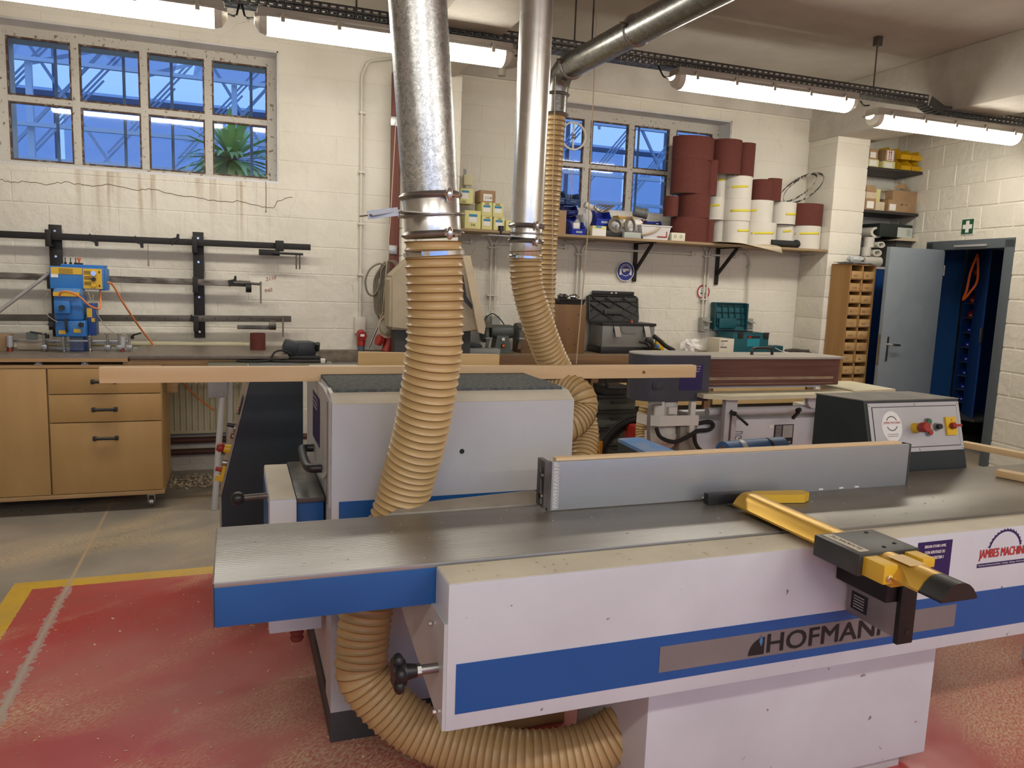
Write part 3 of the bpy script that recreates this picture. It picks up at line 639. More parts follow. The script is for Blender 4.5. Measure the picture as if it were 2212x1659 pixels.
# slim pipe
pa2,pc=at(1135,553,Y=3.0),at(1160,0,Y=3.0); pd2=(pc-pa2).normalized(); PR2=.066
gp2=T('galvanised_pipe','slimmer smooth galvanised extraction pipe coming down right of the spangled one','duct pipe',pa2)
j2=pa2+pd2*.12
B('pipe',MB().cyl(j2,pa2+pd2*((ZC-pa2.z)/pd2.z),PR2,n=44),GALV2,gp2)
flange(j2,pd2,PR2,gp2); clampnut(j2,PR2,gp2,.2); flange(pa2+pd2*.06,pd2,PR2,gp2); clampnut(pa2+pd2*.055,PR2,gp2,.2)
B('gate_collar',MB().lathe(pa2,pd2,[(PR2-.002,0),(PR2-.001,.002),(PR2-.001,.118),(PR2-.002,.12)],40),GALV2,gp2)
B('gate_ring',MB().lathe(pa2+pd2*.09,pd2,[(PR2+.002,-.002),(PR2+.012,-.002),(PR2+.012,.002),(PR2+.002,.002)],40),STEEL,gp2)
a=at(1048,508,Y=2.97); b=at(1120,510,Y=2.97)
B('gate_slide',MB().bar(a,(b.x,b.y,a.z),.08,.003),STEEL,gp2); c=at(1082,497,Y=2.97); B('slide_knob',MB().cyl((c.x,c.y,a.z),(c.x,c.y,a.z+.022),.005,n=8).cyl((c.x,c.y,a.z+.02),(c.x,c.y,a.z+.04),.012,n=12),BLACK,gp2)
q=[(1135,553,3.0),(1137,600,3.0),(1147,650,3.0),(1163,700,3.02),(1185,760,3.05),(1212,815,3.08)]
H2=[at(x,y,Y=Y) for x,y,Y in q]; H2[0]=pa2+pd2*.02
H2+=[V((1.42,3.09,1.05)),V((1.50,3.02,.93)),V((1.475,2.92,.96)),V((1.39,2.82,1.07)),V((1.28,2.78,1.10))]
H2=H2[:6]+[at(1245,870,Y=3.1),at(1262,935,Y=3.08),at(1255,1000,Y=3.0)]
h2=T('corrugated_hose','ochre corrugated hose from the slim pipe, slanting down behind the machines','hose',V((1.4,3.0,.5)))
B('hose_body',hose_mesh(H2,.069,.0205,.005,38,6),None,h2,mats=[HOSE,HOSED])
B('jubilee_clip',MB().lathe(pa2+pd2*-.006,pd2,[(.0695,-.005),(.072,-.005),(.072,.005),(.0695,.005)],40).cyl(pa2+V((-.075,-.02,-.006)),pa2+V((-.055,-.05,-.006)),.008,n=8),CHROME,h2)
h2b=T('corrugated_hose','short ochre hose elbow at the right end of the grey thickness planer','hose',V((1.25,2.8,1.0)))
B('hose_body',hose_mesh([at(1195,828,Y=2.95),at(1225,838,Y=2.9),at(1252,856,Y=2.85),at(1256,885,Y=2.83),at(1232,915,Y=2.8),at(1200,925,Y=2.8)],.068,.017,.0045,38,5),None,h2b,mats=[HOSE,HOSED])
B('hose_spigot',MB().cyl(at(1165,823,Y=2.98),at(1205,830,Y=2.94),.062,.066,n=32),GALV2,h2b)
# far hose and the horizontal duct
hc=at(1183,400,Y=5.0)
h3=T('corrugated_hose','distant ochre hose dropping straight down behind the slim pipe','hose',(hc.x,5.0,.9))
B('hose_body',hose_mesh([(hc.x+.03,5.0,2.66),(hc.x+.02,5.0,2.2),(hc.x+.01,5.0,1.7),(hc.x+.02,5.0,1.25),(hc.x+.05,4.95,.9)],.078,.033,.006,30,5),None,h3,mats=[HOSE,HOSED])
gd=T('galvanised_duct','dark galvanised duct with an elbow, rising across the ceiling','duct pipe',(2.15,4.5,2.9))
dz_=2.955; ex=hc.x+.035
B('vertical_pipe',MB().cyl((ex,5.0,2.66),(ex,5.0,2.80),.076,n=32),GALVD,gd)
el=[V((ex,5.0,2.80)),V((ex+.005,4.995,2.86)),V((ex+.012,4.965,2.915)),V((ex+.02,4.91,2.95)),V((ex+.03,4.82,2.955))]
B('elbow',MB().tube(el,.078,32),GALVD,gd); 
B('horizontal_pipe',MB().cyl((ex+.03,4.82,2.955),(ex+.09,4.05,2.97),.079,n=40),GALVD,gd); B('horizontal_pipe',MB().cyl((ex+.09,4.07,2.97),(ex+.42,.6,3.04),.083,n=40),GALVD,gd)
for c,ax in (((ex,5.0,2.67),(0,0,1)),((ex,5.0,2.80),(0,0,1)),((ex+.03,4.83,2.955),(0,1,0)),((ex+.09,4.07,2.97),(0,1,0))):
    flange(V(c),ax,.081,gd)
    B('clamp_bolt',MB().sph(V(c)+V((-.09,-.02,.01)),.014,8).cyl(V(c)+V((-.12,-.03,.02)),V(c)+V((-.06,-.03,.0)),.004,n=6),DKSTEEL,gd)
# thin pull cords
def cord(pts,r,label,mat=ROPE): return tag(B('pull_cord',MB().tube(pts,r,6),mat),label,'cord')
cord([V((at(1292,-60,Y=4.6).x,4.6,ZC)),at(1270,500,Y=4.6),at(1245,785,Y=4.6)],.0035,'thin cord hanging from the ceiling in front of the window behind the shelf')
cord([V((at(1200,170,Y=4.8).x,4.8,2.865)),at(1194,400,Y=4.8),at(1193,700,Y=4.8)],.003,'thin cord hanging down in front of the distant ochre hose')
cord([V((at(862,180,Y=6.0).x,6.1,2.74)),at(843,480,Y=6.0),at(824,700,Y=6.0)],.003,'thin twine hanging down beside the oxide red post')
# ============================================================ LONG JOINTER
jn=T('surface_planer','long surface planer with ribbed steel table, blue stripe and pale grey front casing','planer',(1.6,1.95,0))
RIB=M('ribbed_steel_table',(.44,.44,.43),.40,.6,(.25,.235,.205),3,0,60,(.25,1,1),det=7)
_nt=RIB.node_tree; _b=_nt.nodes.new('ShaderNodeBump'); _b.inputs['Strength'].default_value=.22; _b.inputs['Distance'].default_value=.002
_g=_nt.nodes.new('ShaderNodeNewGeometry'); _w=_nt.nodes.new('ShaderNodeTexWave'); _w.bands_direction='Y'; _w.inputs['Scale'].default_value=26; _w.inputs['Distortion'].default_value=0
_nt.links.new(_g.outputs['Position'],_w.inputs[0]); _nt.links.new(_w.outputs[0],_b.inputs['Height']); _nt.links.new(_b.outputs[0],_nt.nodes['Principled BSDF'].inputs['Normal'])
SMT=M('smooth_steel_table',(.15,.135,.11),.36,.4,(.26,.24,.205),4,0,60,(.3,1,1),det=7)
def table(x0,x1,y0,y1,z,mat,zb):
    o=B('table',MB().box(x0,x1,y0,y1,z-.012,z,.002),mat,jn)
    B('table_casting',MB().box(x0,x1,y0,y0+.03,zb,z-.010,.004).box(x0,x1,y0+.03,y1-.005,zb+.03,z-.012),BLUE,jn)
    B('table_edge',MB().box(x0-.003,x0,y0,y1,zb,z-.002),DKSTEEL,jn)
table(-.05,1.50,1.775,2.181,.85,RIB,.743); table(1.66,3.6,1.745,2.27,.853,SMT,.748)
B('table_lip',MB().box(1.50,1.555,1.775,2.2,.838,.849,.002).box(1.60,1.66,1.745,2.2,.838,.851,.002),STEEL,jn)
B('cutter_block',MB().cyl((1.58,1.78,.80),(1.58,2.2,.80),.045,n=24),DKSTEEL,jn)
B('rear_ledge',MB().prism([(.42,2.181,.835),(.93,2.181,.835),(.93,2.30,.845),(.50,2.235,.845)],(0,0,.02)),M('ledge_dust',(.36,.33,.27),.6,0,(.26,.235,.19),8),jn)
# front casing
fc=B('front_casing',MB().box(.463,3.6,1.65,1.772,.474,.842,.004),GREYL,jn)
B('dusty_casing_top',MB().box(.466,3.6,1.653,1.770,.8415,.8435,.001),DUSTY,fc)
B('blue_stripe',MB().box(.486,3.6,1.6485,1.651,.516,.643),M('stripe_blue',(.010,.085,.31),.35,0,(.013,.095,.33),3,specks=((.35,.4,.5),.76),spscale=22),fc)
BAND=M('nameplate_grey',(.23,.215,.22),.42,.2,(.21,.195,.20),5)
nb0=at(1424,1430,Y=1.648); nb1=at(2064,1322,Y=1.648)
B('name_band',MB().box(nb0.x,nb1.x,1.6472,1.6488,.541,.613),BAND,fc)
t0=at(1648,1410,Y=1.646); t1=at(1928,1350,Y=1.646)
text('HOFMANN',(1.381,1.6468,.551),(1,0,0),(0,0,1),INK,fc,h=.054,w=.453,name='lettering',ext=.0004,bold=.028)
lg=at(1645,1415,Y=1.646); lx=1.371
mb=MB(); pts=[(lx-.052,1.6466,.549)]+[(lx-.052+.052*(1-math.cos(i*PI/16)),1.6466,.549+.050*math.sin(i*PI/16)) for i in range(1,9)]+[(lx,1.6466,.549)]
B('emblem',mb.prism(pts,(0,-.0006,0)),INK,fc)
B('paint_chip',MB().prism([(1.352,1.6455,.588),(1.358,1.6455,.606),(1.364,1.6455,.590),(1.360,1.6455,.572)],(0,-.0006,0)),M('chip_blue',(.06,.20,.42),.5),fc)
def saw_emblem(c,xd,up,R,par,mat=NAVY,a0=15,a1=165,nt=14,lab=None,inner=.86,hook=1):
    xd=V(xd).normalized();up=V(up).normalized();n=xd.cross(up);mb=MB()
    for i in range(nt):
        f0=math.radians(a0+(a1-a0)*i/nt); f1=math.radians(a0+(a1-a0)*(i+1)/nt)
        def P(a,r): return V(c)+xd*(math.cos(a)*r)+up*(math.sin(a)*r)
        mb.prism([P(f0,R*inner),P(f1,R*inner),P(f1,R*.95),P(f1,R*1.0),P((f0+f1)/2,R*.94),P(f0,R*.94)][::1],n*.0005)
    return B('saw_emblem',mb,mat,par,smooth=False)
e0=at(2163,1228,Y=1.649); s_=(at(2212,1200,Y=1.65).x-at(2105,1220,Y=1.65).x)
def logo_jambes(c,xd,up,W,par,dark=NAVY):
    xd=V(xd).normalized();up=V(up).normalized();n=xd.cross(up); c=V(c)
    saw_emblem(c+up*W*.10,xd,up,W*.36,par)
    text('JAMBES MACHINES',c-xd*W*.5,xd,up,REDP,par,h=W*.17,w=W,bold=.025)
    B('rule',plate(c-xd*W*.52-up*W*.10,xd,up,W*1.04,W*.06,.0006),dark,par,smooth=False)
    text('Machines de Menuiserie & Métal - Outillage - Affutage - Service technique',c-xd*W*.50-up*W*.085,xd,up,PAPER,par,h=W*.032,w=W,ext=.0014)
logo_jambes((e0.x+.005,1.6493,.742),(1,0,0),(0,0,1),.215,fc)
def poster(c0,xd,up,w,h,par,name='lame_poster'):
    xd=V(xd).normalized();up=V(up).normalized();n=xd.cross(up);c0=V(c0)
    q=B(name,plate(c0,xd,up,w,h,.0008),NAVY,par,smooth=False)
    for i,(s,wf) in enumerate((("BESOIN D'UNE LAME,",.62),("D'UN AFFUTAGE OU",.58),("D'UN ENTRETIEN ?",.54))):
        text(s,c0+xd*w*(1-wf)/2+up*h*(.87-.115*i)+n*.001,xd,up,PAPER,q if q.parent.parent is None else par,h=h*.062,w=w*wf,bold=.03)
    return q
p0=at(1972,1285,Y=1.6485); p1=at(2059,1160,Y=1.6485)
poster((p0.x,1.6492,.668),(1,0,0),(0,0,1),p1.x-p0.x,.155,jn)
# end cheek and its screws
ck=B('end_cheek',MB().prism([(.455,1.66,.474),(.455,1.70,.452),(.455,1.80,.447),(.455,2.24,.70 if 0 else .452),(.455,2.26,.52),(.455,2.26,.745),(.455,1.66,.745)][:0] or [(.455,1.652,.476),(.455,1.765,.50),(.455,2.235,.60),(.455,2.26,.745),(.455,1.652,.745)],(.02,0,0)),GREYM,jn)
for (x,y,z) in ((.452,1.76,.70),(.452,1.70,.50),(.452,2.2,.63)): B('screw',MB().cyl((x,y,z),(x-.008,y,z),.006,n=6),CHROME,jn)
kb=at(945,1442,Y=1.70)
B('clamp_shaft',MB().cyl((.455,1.70,kb.z),(.40,1.70,kb.z),.012,n=16).cyl((.412,1.70,kb.z),(.402,1.70,kb.z),.016,n=6),STEEL,jn)
mb=MB().cyl((.402,1.70,kb.z),(.372,1.70,kb.z),.016,.021,16)
for k in range(5): a=2*PI*k/5+.3; mb.sph((.357,1.70+.030*math.cos(a),kb.z+.030*math.sin(a)),.019,14,(.75,1,1))
mb.cyl((.374,1.70,kb.z),(.344,1.70,kb.z),.031,.028,20); B('star_knob',mb,BLACK,jn)
# base
B('base_leg',MB().box(1.078,2.145,1.75,2.2,.045,.47,.004),GREYL,jn); B('base_plinth',MB().box(1.16,2.06,1.77,2.18,0,.05,.003),GREYM,jn)
B('rear_base',MB().box(3.2,3.6,1.95,2.2,0,.74,.005),GREYL,jn)
B('body_casting',MB().box(.50,3.4,1.80,2.16,.50,.78),GREYM,jn)
# fence
fn=T('planing_fence','long brushed aluminium fence with a plywood backing standing on the steel table','fence',(1.6,2.12,.853))
fz0,fz1=.853,1.010
B('fence_face',MB().box(.905,2.33,2.105,2.118,fz0,fz1-.004,.001),ALU,fn)
B('ply_backing',MB().box(.925,2.30,2.118,2.145,fz0+.02,fz1+.004,.001),PINE,fn)
B('end_strip',MB().box(.896,.906,2.103,2.120,fz0,fz1-.003),DKSTEEL,fn); B('end_strip',MB().box(2.33,2.336,2.103,2.14,fz0,fz1-.002),DKSTEEL,fn)
sc_=B('scale_strip',MB().box(.912,.932,2.1038,2.1052,fz0+.004,fz1-.006),M('scale_alu',(.55,.55,.55),.4),fn)
mb=MB()
for i in range(30): z=fz0+.006+i*.005; mb.box(.926 if i%2 else .921,.932,2.1032,2.1040,z,z+.0008)
B('scale_ticks',mb,INK,sc_)
for i in range(12): text(str(i+3),(.914,2.1036,fz0+.006+i*.0118),(1,0,0),(0,0,1),INK,sc_,h=.0045,name='numeral')
B('end_bracket',MB().box(.880,.897,2.10,2.16,fz0+.01,fz1-.0,.003).cyl((.872,2.112,.90),(.884,2.112,.90),.009,n=10).cyl((.872,2.112,.965),(.884,2.112,.965),.009,n=10).bar((.876,2.115,.875),(.876,2.128,.985),.008,.02,bev=.002),DKSTEEL,fn)
B('rear_support',MB().box(1.45,1.75,2.15,2.24,.87,.95,.004).box(1.5,1.7,2.15,2.55,.80,.85,.004),DKSTEEL,fn)
for x in (1.45,1.93,2.02,2.09): B('edge_nick',MB().box(x,x+.018,2.1035,2.1052,fz0+.004,fz0+.009),PAPER,fn)
# bridge guard with its arm
gu=T('bridge_guard','gold anodised bridge guard arm with black holder block, bridging the planer table','guard',(1.6,1.6,.79))
ax0,ax1=1.488,1.597; zA=.905
def arm(y0,y1,w0=0):
    mb=MB(); n=8; R=[]
    for y in (y0,y1):
        R.append([mb.bm.verts.new((ax0+(ax1-ax0)*t,y,zA-.034+.036*(1-abs(2*t-1)**2.6))) for t in [i/n for i in range(n+1)]]+[mb.bm.verts.new((ax1,y,zA-.040)),mb.bm.verts.new((ax0,y,zA-.040))])
    k=len(R[0])
    for i in range(k): j=(i+1)%k; mb.bm.faces.new((R[0][i],R[0][j],R[1][j],R[1][i]))
    mb.bm.faces.new(R[0]); mb.bm.faces.new(R[1][::-1]); return mb
B('arm',arm(1.275,1.99),GOLD,gu)
B('arm_sticker',MB().bar((1.540,1.40,zA+.002),(1.540,1.33,zA+.002),.05,.001),M('pale_gold_label',(.66,.47,.20),.5),gu)
mb=arm(1.215,1.278); B('arm_end_cap',mb,BLACK,gu)
bz=.90
blk=B('holder_block',MB().box(1.450,1.648,1.423,1.583,bz-.05,bz+.008,.006),M('holder_black',(.02,.022,.022),.42,0,(.05,.047,.042),8),gu)
lbm=M('pale_label',(.55,.50,.40),.6); 
B('label_strip',MB().box(1.466,1.497,1.44,1.57,bz+.0078,bz+.0094),lbm,blk)
text('SUVAMATIC',(1.490,1.45,bz+.0100),(0,1,0),(-1,0,0),INK,blk,h=.014,w=.11,ext=.0002)
for x,y in ((1.605,1.56),(1.56,1.455),(1.61,1.47)): B('screw',MB().cyl((x,y,bz+.006),(x,y,bz+.010),.005,n=8),INK,blk)
B('clamp_block',MB().box(1.462,1.505,1.355,1.423,bz-.045,bz+.003,.003),GOLDY,gu); B('clamp_block',MB().box(1.595,1.635,1.365,1.423,bz-.02,bz+.004,.003),GOLDY,gu)
B('clamp_block_base',MB().box(1.50,1.60,1.365,1.423,bz-.06,bz-.036,.003),GOLDY,gu)
B('screw',MB().cyl((1.478,1.356,bz-.028),(1.478,1.351,bz-.028),.009,n=14).cyl((1.478,1.3515,bz-.028),(1.478,1.3495,bz-.028),.005,n=6),CHROME,gu)
mz0=.700
B('mount_bracket',MB().box(1.60,1.688,1.468,1.648,mz0+.045,bz-.045,.004),BLACKM,gu)
B('mount_plate',MB().box(1.636,1.690,1.452,1.467,.632,bz-.052,.003),BLACKM,gu)
gm=B('spring_housing',MB().box(1.640,1.684,1.466,1.640,.645,mz0+.045,.004),M('cast_alu',(.30,.28,.275),.42,.5,(.24,.22,.215),9),gu)
lb=B('type_label',MB().box(1.6383,1.6402,1.565,1.622,.665,.715),INK,gm); 
for i in range(5): B('label_line',MB().box(1.6375,1.6384,1.575,1.613,.672+i*.008,.675+i*.008),M('grey_line',(.4,.4,.38),.6),gm)
B('socket_hole',MB().cyl((1.668,1.452,.665),(1.668,1.4505,.665),.008,n=12),INK,gu)
# push block and black end stop at the fence
B('end_bracket',MB().bar((1.43,2.055,.872),(1.60,2.045,.872),.028,.036,bev=.004),BLACK,gu)
hb=MB().prism([(1.56,2.03,.855),(1.60,2.07,.855),(1.80,2.04,.855),(1.805,2.01,.855),(1.77,1.99,.855)],(0,0,.028))
tag(B('push_handle',hb,GOLDY),'flat yellow push handle lying on the table beside the gold arm','push handle')
# ============================================================ THICKNESS PLANER
tp=T('thickness_planer','big pale grey thickness planer with blue stripe and felt-covered top behind the long table','planer',(.7,2.9,0))
tx0,tx1,ty0,ty1=.285,1.115,2.42,3.30
B('plinth',MB().box(tx0+.0,tx1,ty0+.004,ty1,0,.11,.004),M('plinth_dark',(.05,.05,.055),.5),tp)
fp=B('front_casing',MB().prism([(tx0,ty0,.11),(tx0,ty0,1.145),(tx0,ty0+.055,1.172),(tx0,ty0+.14,1.178),(tx0,ty0+.14,.11)],(tx1-tx0,0,0)),GREYM,tp)
B('chamfer_dust',MB().prism([(tx0+.002,ty0-.001,1.1455),(tx0+.002,ty0+.055,1.1735),(tx0+.002,ty0+.055,1.172),(tx0+.002,ty0,1.144)],(tx1-tx0-.004,0,0)),DUSTY,fp)
B('blue_stripe',MB().box(.308,tx1,ty0-.0015,ty0,.74,.829),BLUE,fp)
B('round_hole',MB().cyl((.712,ty0-.001,.977),(.712,ty0+.001,.977),.0085,n=24),INK,fp)
B('body',MB().prism([(tx0+.008,ty0+.14,.11),(tx0+.008,ty0+.14,1.172),(tx0+.008,ty1,1.168),(tx0+.008,ty1,.11)],(tx1-tx0-.01,0,0)),GREYM,tp)
sd=B('side_hood',MB().prism([(tx0-.004,ty0+.035,.80),(tx0-.004,ty0+.035,1.150),(tx0-.004,ty0+.22,1.166),(tx0-.004,ty1-.05,1.15),(tx0-.004,ty1-.05,.82),(tx0-.004,2.78,.82),(tx0-.004,2.62,.855),(tx0-.004,2.52,.90),(tx0-.004,2.52,.80)],(.014,0,0)),GREYM,tp)
B('felt_mat',MB().box(tx0+.012,tx1-.02,ty0+.062,ty1-.18,1.170,1.183,.003),FELT,tp)
B('side_seam',MB().box(tx0-.006,tx0-.003,2.50,2.504,.80,1.14),DKSTEEL,tp)
a0=at(677,985,X=.28); a1=at(692,990,X=.28)
B('pull_handle',MB().tube(spline([(.278,2.93,.895),(.245,2.93,.895),(.232,2.90,.895),(.230,2.72,.888),(.24,2.66,.884),(.278,2.65,.884)],5),.0155,12),BLACK,tp)
po=at(677,848,X=.28); 
pst=B('lame_poster',plate((tx0-.0055,2.98,.935),(0,-1,0),(0,.0,1),.24,.175,.0008),NAVY,tp,smooth=False)
for i,s in enumerate(("BESOIN D'UNE LAME,","D'UN AFFUTAGE OU","D'UN ENTRETIEN ?")): text(s,(tx0-.0075,2.96,1.092-.017*i),(0,-1,0),(0,0,1),PAPER,pst,h=.009,w=.18-.01*i)
# infeed side
ic=B('roller_cover',MB().box(.103,.192,2.60,3.10,.37,.795,.008),GREYL,tp); B('cover_dust',MB().box(.106,.189,2.605,3.095,.7945,.7965),DUSTY,ic)
B('cover_blue_side',MB().box(.1005,.103,2.68,3.08,.40,.765),BLUE,ic)
it=B('bed_extension',MB().box(.193,.284,2.62,3.15,.775,.792,.003),M('bed_dusty_steel',(.13,.125,.11),.35,.6,(.30,.27,.21),7,lo=.45,hi=.7),tp); B('bed_casting',MB().box(.194,.284,2.635,3.14,.45,.775,.004),BLUE,it)
B('lever',MB().cyl((.10,2.66,.795),(.02,2.66,.792),.011,n=12),DKSTEEL,tp); B('ball_knob',MB().sph((.005,2.66,.791),.0235,20),BLACK,tp)
B('lower_tray',MB().box(.10,.275,2.60,3.1,.325,.372,.005),GREYL,tp)
rf=T('rubber_foot','ribbed red rubber boot hanging under the planer bed above the painted floor','boot',(.20,2.75,.2))
B('boot',MB().lathe((.20,2.72,.235),(0,0,1),[(.02+.005*(i%2),i*.01) for i in range(10)],16),M('dull_red_rubber',(.22,.035,.025),.7),rf)
# control tower
TY=3.56
ct=T('control_tower','tall dark anthracite control tower with sloping button panel left of the thickness planer','control cabinet',(.1,3.8,0))
B('cabinet',MB().prism([(-.062,TY,0),(-.062,TY,.545),(.070,TY,1.09),(.29,TY,1.09),(.29,TY,0)],(0,.5,0)),DARKG,ct)
sl=V((.132,0,.545)).normalized(); nn=V((-.545,0,.132)).normalized()
B('panel_plate',MB().prism([V((-.060,TY+.005,.555))+nn*.001,V((-.060,TY+.49,.555))+nn*.001,V((.068,TY+.49,1.085))+nn*.001,V((.068,TY+.005,1.085))+nn*.001],nn*.007),M('dusty_panel',(.32,.28,.22),.5,0,(.25,.22,.175),12),ct)
def onp(t,y,h=0): return V((-.062,y,.545))+sl*t+nn*(.008+h)
B('edge_strip',MB().box(-.070,-.062,TY,TY+.49,0,.54,.002),M('dusty_panel'),ct)
def pbtn(name,t,y,r,h,mat,r2=None): return B(name,MB().cyl(onp(t,y),onp(t,y,h),r,r2 or r,n=20),mat,ct)
pbtn('button_collar',.30,TY+0.090,.018,.008,STEEL); pbtn('turn_switch',.31,TY+0.090,.010,.040,BLACK); pbtn('button_collar',.262,TY+0.090,.016,.008,STEEL); pbtn('red_button',.262,TY+0.090,.012,.014,RED)
pbtn('emergency_stop_base',.20,TY+0.090,.021,.028,YEL,.019); B('emergency_stop',MB().lathe(onp(.20,TY+0.090,.028),nn,[(.017,0),(.021,.008),(.021,.022),(.014,.032)],20),RED,ct)
pbtn('key_switch',.135,TY+0.090,.017,.02,STEEL)
mb=MB().prism([onp(.055,TY+0.065),onp(.055,TY+0.120),onp(.125,TY+0.120),onp(.125,TY+0.065)],nn*.014); B('main_switch_plate',mb,YEL,ct)
B('main_switch_hook',MB().prism([onp(.050,TY+0.070,.0),onp(.050,TY+0.110,.0),onp(.068,TY+0.110,.0),onp(.068,TY+0.070,.0)],nn*.034),YEL,ct); B('main_switch_knob',MB().cyl(onp(.10,TY+0.092,.014),onp(.10,TY+0.092,.042),.011,n=12),RED,ct)
B('display',MB().prism([onp(.375,TY+0.020),onp(.375,TY+0.100),onp(.455,TY+0.100),onp(.455,TY+0.020)],nn*.006),BLACK,ct); pbtn('round_button',.37,TY+0.130,.014,.01,STEEL)
pbtn('button_collar',.40,TY+0.050,.012,.01,RED)
# boards lying across the planer
bd=T('pine_board','long planed pine board lying across the felt top of the planer','board',(.7,2.89,1.183))
B('board',MB().box(-.432,1.905,2.865,2.905,1.184,1.238,.0015) if 0 else MB().box(-.428,1.90,2.868,2.905,1.157,1.211,.0012),PINE,bd)
B('knot',MB().cyl((1.64,2.8676,1.182),(1.64,2.866,1.182),.007,n=14),M('knot_brown',(.20,.09,.035),.6),bd)
bd.location.z=1.157
for ch in bd.children: ch.location=-wpos(bd)
k0=at(775,773,Y=3.02); k1=at(1072,778,Y=3.02)
mb=MB().bar((k0.x,3.04,1.2185),(k1.x,2.99,1.2135),.028,.062,bev=.0012); tag(B('pine_offcut',mb,PINE2),'shorter yellow pine board with wavy grain lying on the planer behind the long one','board')
# boards on the right of the jointer
for (pa_,pb2,lab) in ((((3.20,2.60),(3.40,1.78)),.868,'pale pine batten crossing the right end of the steel table, the farther of two'),(((2.83,2.13),(2.965,1.76)),.868,'pale pine batten nearer the camera at the right edge of the steel table')):
    (xa,ya),(xb,yb)=pa_; 
    tag(B('pine_batten',MB().bar((xa,ya,pb2),(xb,yb,pb2),.05,.026,bev=.001),PINEY),lab,'board')
# jointer control box
cx=T('control_box','dark jointer control box with a sloping grey button panel behind the steel table','control cabinet',(2.6,2.5,.83))
lx0_,lx1_=2.435,2.90
def cbx(u,v): # panel coordinates: u 0..1 along x, v 0..1 up the slope
    lo=V((2.52,2.30,.835)).lerp(V((2.87,2.30,.835)),u); hi=V((2.385,2.36,1.118)).lerp(V((2.845,2.36,1.118)),u); return lo.lerp(hi,v)
B('cabinet',MB().prism([(2.35,2.285,.80),(2.35,2.285,.84),(2.35,2.365,1.125),(2.29,2.56,1.125),(2.29,2.56,.80)],(.505,0,0)),DARKG,cx)
B('cabinet_top',MB().prism([(2.347,2.362,1.1245),(2.857,2.362,1.1245),(2.80,2.565,1.1245),(2.287,2.565,1.1245)],(0,0,.004)),M('dusty_dark_top',(.13,.125,.105),.6,0,(.20,.18,.14),10),cx)
B('pedestal',MB().box(2.42,2.76,2.36,2.54,0,.80),DARKG,cx)
pn=V((0,-.285,.08)).normalized(); ps=V((0,.08,.285)).normalized()
def P2(x,t,h=0): return V((x,2.285,.84))+ps*t+pn*h
B('panel_frame',MB().prism([P2(2.365,.085,.001),P2(2.85,.085,.001),P2(2.85,.285,.001),P2(2.365,.285,.001)],pn*.003),ALUP,cx)
B('panel_gap',MB().prism([P2(2.382,.102,.0035),P2(2.834,.102,.0035),P2(2.834,.270,.0035),P2(2.382,.270,.0035)],pn*.001),INK,cx)
pf=B('panel_face',MB().prism([P2(2.385,.105,.004),P2(2.831,.105,.004),P2(2.831,.267,.004),P2(2.385,.267,.004)],pn*.002),ALUP,cx)
for x in (2.372,2.61,2.843):
    for t in (.094,.277): B('panel_screw',MB().sph(P2(x,t,.004),.005,10),CHROME,cx)
mb=MB(); c=P2(2.475,.190,.0062); n=32; mb.prism([c+V((1,0,0))*.052*math.cos(2*PI*i/n)+ps*.062*math.sin(2*PI*i/n) for i in range(n)],pn*.0006); sk=B('round_sticker',mb,PAPER,cx,smooth=False)
saw_emblem(c+pn*.001+ps*.012,(1,0,0),ps,.031,sk,INK,25,155,13); saw_emblem(c+pn*.001+ps*.012,(-1,0,0),-ps,.031,sk,INK,25,155,13)
for q in sk.children: pass
text('JAMBES MACHINES',c-V((1,0,0))*.044+ps*.008+pn*.002,(1,0,0),ps,REDP,sk,h=.012,w=.088)
text('WWW.JAMBES-MACHINES.BE',c-V((1,0,0))*.028-ps*.034+pn*.001,(1,0,0),ps,INK,sk,h=.0045,w=.056); text('WWW.JAMBES-MACHINES.NL',c-V((1,0,0))*.028-ps*.042+pn*.001,(1,0,0),ps,INK,sk,h=.0045,w=.056)
def pb2(name,x,t,r,h,mat,r2=None,h0=.006): return B(name,MB().cyl(P2(x,t,h0),P2(x,t,h0+h),r,r2 or r,n=22),mat,cx)
pb2('emergency_stop_base',2.592,.180,.0215,.026,YEL,.019); B('emergency_stop',MB().lathe(P2(2.592,.180,.032),pn,[(.014,0),(.019,.006),(.021,.016),(.021,.034),(.018,.038)],22),RED,cx)
B('start_stop_body',MB().prism([P2(2.662+.014*math.cos(a)*1.1,.182+(.022 if math.sin(a)>0 else -.022)+.015*math.sin(a),.006) for a in [2*PI*i/24 for i in range(24)]],pn*.01),STEEL,cx)
pb2('green_button',2.662,.205,.011,.005,GREEN,h0=.016); pb2('red_button',2.662,.160,.011,.005,RED,h0=.016); B('indicator',MB().prism([P2(2.654,.177,.016),P2(2.670,.177,.016),P2(2.670,.187,.016),P2(2.654,.187,.016)],pn*.003),PAPER,cx)
pb2('switch_collar',2.708,.182,.0165,.010,STEEL); pb2('turn_switch',2.708,.182,.011,.014,BLACK,h0=.016)
B('main_switch_plate',MB().prism([P2(2.756,.145,.006),P2(2.812,.145,.006),P2(2.812,.220,.006),P2(2.756,.220,.006)],pn*.009),YEL,cx)
text('O',P2(2.781,.203,.0155),(1,0,0),ps,INK,cx,h=.008); pb2('main_switch_hub',2.786,.183,.014,.012,RED,h0=.015); B('main_switch_handle',MB().prism([P2(2.764,.178,.027),P2(2.812,.178,.027),P2(2.812,.188,.027),P2(2.764,.188,.027)],pn*.014),RED,cx)
B('switch_slots',MB().prism([P2(2.762,.150,.015),P2(2.777,.150,.015),P2(2.777,.156,.015),P2(2.762,.156,.015)],pn*.001),GOLDY,cx)
